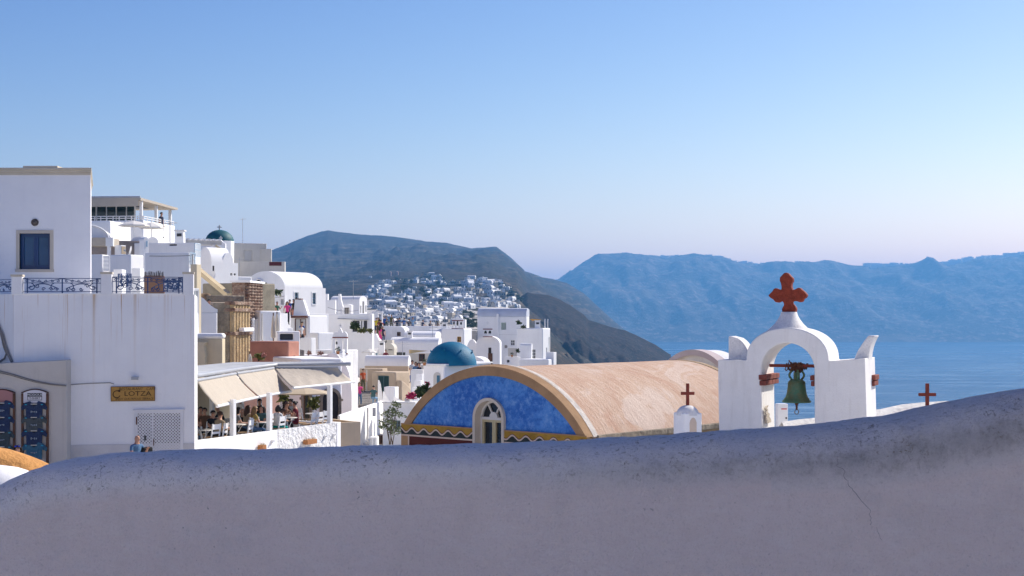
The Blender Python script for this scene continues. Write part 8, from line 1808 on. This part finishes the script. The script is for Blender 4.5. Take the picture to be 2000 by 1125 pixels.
seat(541, .72, 2.5, 'sit', 'white', 'teal', 'dark', 'bob', 'woman in white tee and teal trousers seated by the parapet')
seat(552, 1.8, .9, 'sitlean', 'brown', 'black', 'brown', 'cap', 'seated person with a peaked cap')
seat(558, 2.0, .3, 'sit', 'black', 'black', 'dark', 'long', 'seated woman with long dark hair in sunglasses')
seat(566, 2.6, -.6, 'sitback', 'white', 'black', 'dark', 'bun', 'seated woman in white sleeveless top behind the red dress')
seat(579, 1.5, -1.2, 'sit', 'wine', 'wine', 'dark', 'bun', 'woman in dark red dress seated sideways at the far table')
# around the cafe house
BM = person(267, 41.6, .9, 'phone', 'stripe', 'denim', 'dark', 'bald', 'bald man in striped blue shirt holding a phone by the lattice gate', head_y=846, scale=1.0, extra=phone)
mb = MB(); mb.box(.14, .5, -.12, .06, 1.08, 1.36); b_ = mb.build('dark_jacket', cloth('black', COL['black']), origin=(0, 0, 0), bevel=.05); b_.parent = BM
def shades(o, H):
    h = H['head']; mb = MB(); mb.box(-.075, -.01, -.105, -.09, h.z + .085, h.z + .125); mb.box(.01, .075, -.105, -.09, h.z + .085, h.z + .125); b2 = mb.build('sunglasses', mat('blue mirrored lens', (.02, .05, .55), rough=.1, bump=0), origin=(0, 0, 0)); b2.parent = o
person(35, 40.5, .2, 'stand', 'black', 'black', 'dark', 'bob', 'person with blue sunglasses pushed up, only the head showing above the ochre wall', head_y=868, extra=shades)
person(408, 78.5, .8, 'stand', 'black', 'black', 'dark', 'short', 'dark haired person looking over the swept white wall', head_y=584)
# stone steps
person(709, 108, .7, 'stand', 'orange', 'olive', 'dark', 'short', 'man in orange jacket standing at the top of the stone steps', head_y=719.5)
person(702, 100, .5, 'phone', 'pink', 'denim', 'brown', 'long', 'woman in pink top and jeans on the stone steps', head_y=746)
person(729, 100, 2.9, 'sit', 'jade', 'lblue', 'dark', 'short', 'man in dark green jacket seated on the stair wall', head_y=752.5)
# doorway and stairs
person(588, 103.5, .8, 'walk', 'white', 'black', 'blond', 'short', 'fair haired person in white shirt leaving the brown framed doorway', head_y=631)
person(590, 104.5, 2.6, 'stand', 'blue', 'navy', 'brown', 'short', 'person in blue inside the brown framed doorway', head_y=627.5)
SG = 'tourists on the stairs by the barrel vault house'
for px, D, yw, ps, tp_, bt, hr, st, l, hy in ((532, 112, .6, 'stand', 'mustard', 'olive', 'dark', 'short', 'man in yellow shirt first of the tourists on the stairs', 586), (541, 110, 1.0, 'phone', 'green', 'navy', 'grey', 'short', 'grey haired man in dark green raising a phone', 588.5), (561, 109, .4, 'stand', 'pink', 'black', 'dark', 'long', 'woman in crimson top on the stairs', 588.5), (566, 112, .2, 'stand', 'blue', 'navy', 'dark', 'short', 'person in blue and white behind the crimson top', 584.5), (574, 110, -.8, 'stand', 'black', 'peach', 'dark', 'long', 'woman in dark top and peach skirt beside the chimney', 584), (585, 118, .4, 'stand', 'black', 'black', 'dark', 'short', 'person in black half hidden by the tapering chimney', 596)): person(px, D, yw, ps, tp_, bt, hr, st, l, head_y=hy, group=SG)
# viewing terrace
VG = 'tourists on the viewing terrace'
for px, D, yw, ps, tp_, bt, hr, st, l, hy, ex in ((735, 146, PI, 'stand', 'yellow', 'navy', 'dark', 'short', 'tourist in yellow shirt at the left of the viewing terrace', 620, None), (738.5, 148, PI, 'stand', 'mustard', 'black', 'dark', 'short', 'tourist in mustard behind the yellow shirt', 619.5, None), (744, 144, PI, 'stand', 'orange', 'olive', 'brown', 'short', 'tourist in orange with a dark backpack', 624, backpack('black')), (741, 145, 2.6, 'stand', 'brown', 'brown', 'dark', 'bob', 'tourist in brown beside the orange backpacker', 622.5, None), (743, 138, 2.2, 'stand', 'pink', 'pink', 'dark', 'long', 'tourist in pink below the orange backpacker', 637, None), (748, 139, 2.8, 'stand', 'navy', 'navy', 'grey', 'cap', 'tourist in navy with pale cap below the terrace', 636.5, None), (738, 139, 3.0, 'stand', 'olive', 'olive', 'brown', 'long', 'tourist in long olive dress below the terrace', 635, None),
      (750, 154, PI, 'rail', 'blue', 'black', 'dark', 'short', 'tourist in bright blue leaning on the rail', 617, None), (754, 155, PI, 'rail', 'green', 'grey', 'dark', 'short', 'tourist in dull green beside the bright blue one', 617, None), (760, 155, PI, 'stand', 'lblue', 'grey', 'dark', 'short', 'tall tourist in pale blue holding a camera up', 612.5, None), (764.5, 154, 2.6, 'phone', 'olive', 'olive', 'brown', 'short', 'tourist in khaki taking a photo', 614, None), (775.5, 154, PI, 'rail', 'navy', 'black', 'dark', 'short', 'tourist in navy at the middle of the rail', 620.5, None), (780, 154.5, PI, 'rail', 'stripe', 'denim', 'dark', 'short', 'tourist in blue check beside the navy one', 619.5, None), (789.5, 154, PI, 'rail', 'jade', 'olive', 'dark', 'short', 'tourist in turquoise at the rail', 620, backpack('blue')), (799, 154, PI, 'sit', 'black', 'black', 'dark', 'short', 'tourist in black sitting on the rail wall', 622, None), (806, 154, PI, 'rail', 'lblue', 'denim', 'brown', 'short', 'tourist in blue and white at the right of the rail', 619, None), (825, 154, 2.3, 'sit', 'navy', 'grey', 'dark', 'short', 'tourist in navy sitting right of the rail group', 624, None), (840, 154, 2.6, 'sit', 'navy', 'brown', 'fair', 'short', 'tourist in navy and brown sitting further right', 626, None), (854, 154, PI, 'stand', 'brown', 'black', 'dark', 'bob', 'tourist in brown at the far right of the terrace', 626.5, None)):
    person(px, D, yw, ps, tp_, bt, hr, st, l, head_y=hy, group=VG, extra=ex)
# loungers by the domed chapel, terrace man, passer-by
LG = 'people lounging by the domed chapel'
for px, D, yw, ps, tp_, bt, hr, st, l, hy in ((806, 94, .6, 'sitback', 'white', 'blue', 'dark', 'short', 'lounging person in white and blue left of the dome', 703), (812, 93.5, -.5, 'sitback', 'stripe', 'blue', 'brown', 'bob', 'lounging person in blue stripes in the middle', 706), (818, 93, -.9, 'sitback', 'navy', 'navy', 'dark', 'bun', 'lounging person in navy nearest the dome', 707.5)): person(px, D, yw, ps, tp_, bt, hr, st, l, head_y=hy, group=LG)
person(315, 98.5, 1.2, 'stand', 'navy', 'black', 'dark', 'short', 'man in dark jacket standing on the roof terrace', head_y=414)
person(753.5, 127, .3, 'stand', 'wine', 'black', 'dark', 'short', 'passer-by in dark red beside the cream house', head_y=682)
# ------------------------------------------------------------------ small things on the roofs
def antenna(label, px, py, D, h):
    c = P(px, py, D); t = thing('aerial', label, 'aerial', c, 'television aerials on the roofs'); mb = MB(); mb.tube([c - Vector((0, 0, .3)), c + Vector((0, 0, h))], .025, 6); mb.build('mast', GREYM, t)
    mb = MB(); mb.tube([c + Vector((-.35, .1, h - .15)), c + Vector((.45, -.1, h - .12))], .014, 5)
    for k_ in range(6): p = c + Vector((-.33 + .15 * k_, .1 - .04 * k_, h - .145 + .006 * k_)); mb.tube([p + Vector((-.05, -.26, 0)), p + Vector((.05, .26, 0))], .009, 4)
    o = mb.build('elements', GREYM, t); o['kind'] = 'stuff'
for a in (('aerial on the low roof left of the blue grille', 332, 474, 86, 1.3), ('aerial behind the brown stone buttress', 468, 540, 113, 1.5), ('aerial on the crest right of the teal dome', 474, 475, 171, 3.0), ('aerial above the slit window house', 690, 579, 138, 1.6), ('aerial on the long white vault house', 845, 660, 141, 1.2), ('aerial on the tall cliff house', 1000, 603, 147, 1.4), ('aerial on the vault house with the grey green shutter', 690, 657, 136, 1.2), ('aerial on the beige cave house roof', 786, 695, 119, 1.2)): antenna(*a)
def flue(label, px, py, D, w_=.28, h=.7):
    c = P(px, py, D); t = thing('chimney', label, 'chimney', c, 'small roof chimneys'); mb = MB(); mb.box(c.x - w_, c.x + w_, c.y, c.y + 2 * w_, c.z - .4, c.z + h, tap=.04); mb.build('stack', WHITE, t, bevel=.03); mb = MB(); mb.box(c.x - w_ * 1.1, c.x + w_ * 1.1, c.y - .03, c.y + 2 * w_ + .03, c.z + h, c.z + h + .08); mb.build('cap', WHITE2, t)
    mb = MB(); mb.box(c.x - w_ * .5, c.x + w_ * .5, c.y - .012, c.y + .02, c.z + h * .55, c.z + h * .8); mb.build('vent', DARKM, t)
for a in (('small white chimney behind the cracked wall', 350, 474, 87), ('small white chimney at the right of the shuttered vault', 745, 682, 130), ('small white chimney on the long white vault', 800, 661, 141), ('small white chimney on the grey white vault', 868, 644, 150), ('small white chimney on the lower cliff cube', 1050, 641, 139), ('small white chimney on the roof block with flower pots', 655, 684, 94)): flue(*a)
def pot(label, px, py, D, seed):
    c = P(px, py, D); t = thing('flower_pot', label, 'flower pot', c, 'potted plants'); mb = MB(); mb.lathe([(0, 0), (.08, 0), (.11, .17), (.12, .18), (.0, .17)], c, 12); mb.build('pot', mat('terracotta box', (0.42, 0.18, 0.07)), t, smooth=40)
    leaf_mass([((c.x, c.y, c.z + .28), (.15, .15, .13))], 50, .10, seed).build('leaves', LEAF, t)
for i, a in enumerate((('potted plant on the white stair block', 519, 563, 108), ('potted plant beside the dome', 829, 714, 87), ('potted plant on the terrace below the tall house', 1000, 697, 134), ('potted plant on the swept white wall', 660, 692, 84))): pot(*a, 300 + i)
def drain(label, px, y0, y1, D):
    a, b_ = P(px, y0, D), P(px, y1, D); mb = MB(); mb.tube([a, b_, b_ + Vector((.05, -.12, -.05))], .05, 7); tag(mb.build('drain_pipe', GREYW, smooth=60), label, 'pipe', 'drain pipes')
for a in (('drain pipe on the cracked white wall', 376, 497, 560, 72.6), ('drain pipe on the white wall above the salmon block', 512, 612, 664, 92.8), ('drain pipe on the sunlit stair wall', 718, 796, 860, 72), ('drain pipe on the beige cave house', 716, 722, 766, 114.4)): drain(*a)
# wires sagging across the upper village
for i, (p0, p1, sag) in enumerate(((P(292, 500, 72.6), P(371, 499, 72.4), .02), (P(509, 577, 104), P(556, 578, 104), .15), (P(640, 600, 127), P(700, 606, 127), .2))):
    pts = [p0.lerp(p1, t_) - Vector((0, 0, sag * 4 * t_ * (1 - t_))) for t_ in np.linspace(0, 1, 12)]; mb = MB(); mb.tube(pts, .018, 5); tag(mb.build('wire', CAB), ['grey wire along the cracked white wall', 'wire above the tourists on the stairs', 'wire beside the slit window house'][i], 'wire', 'wires in the village')
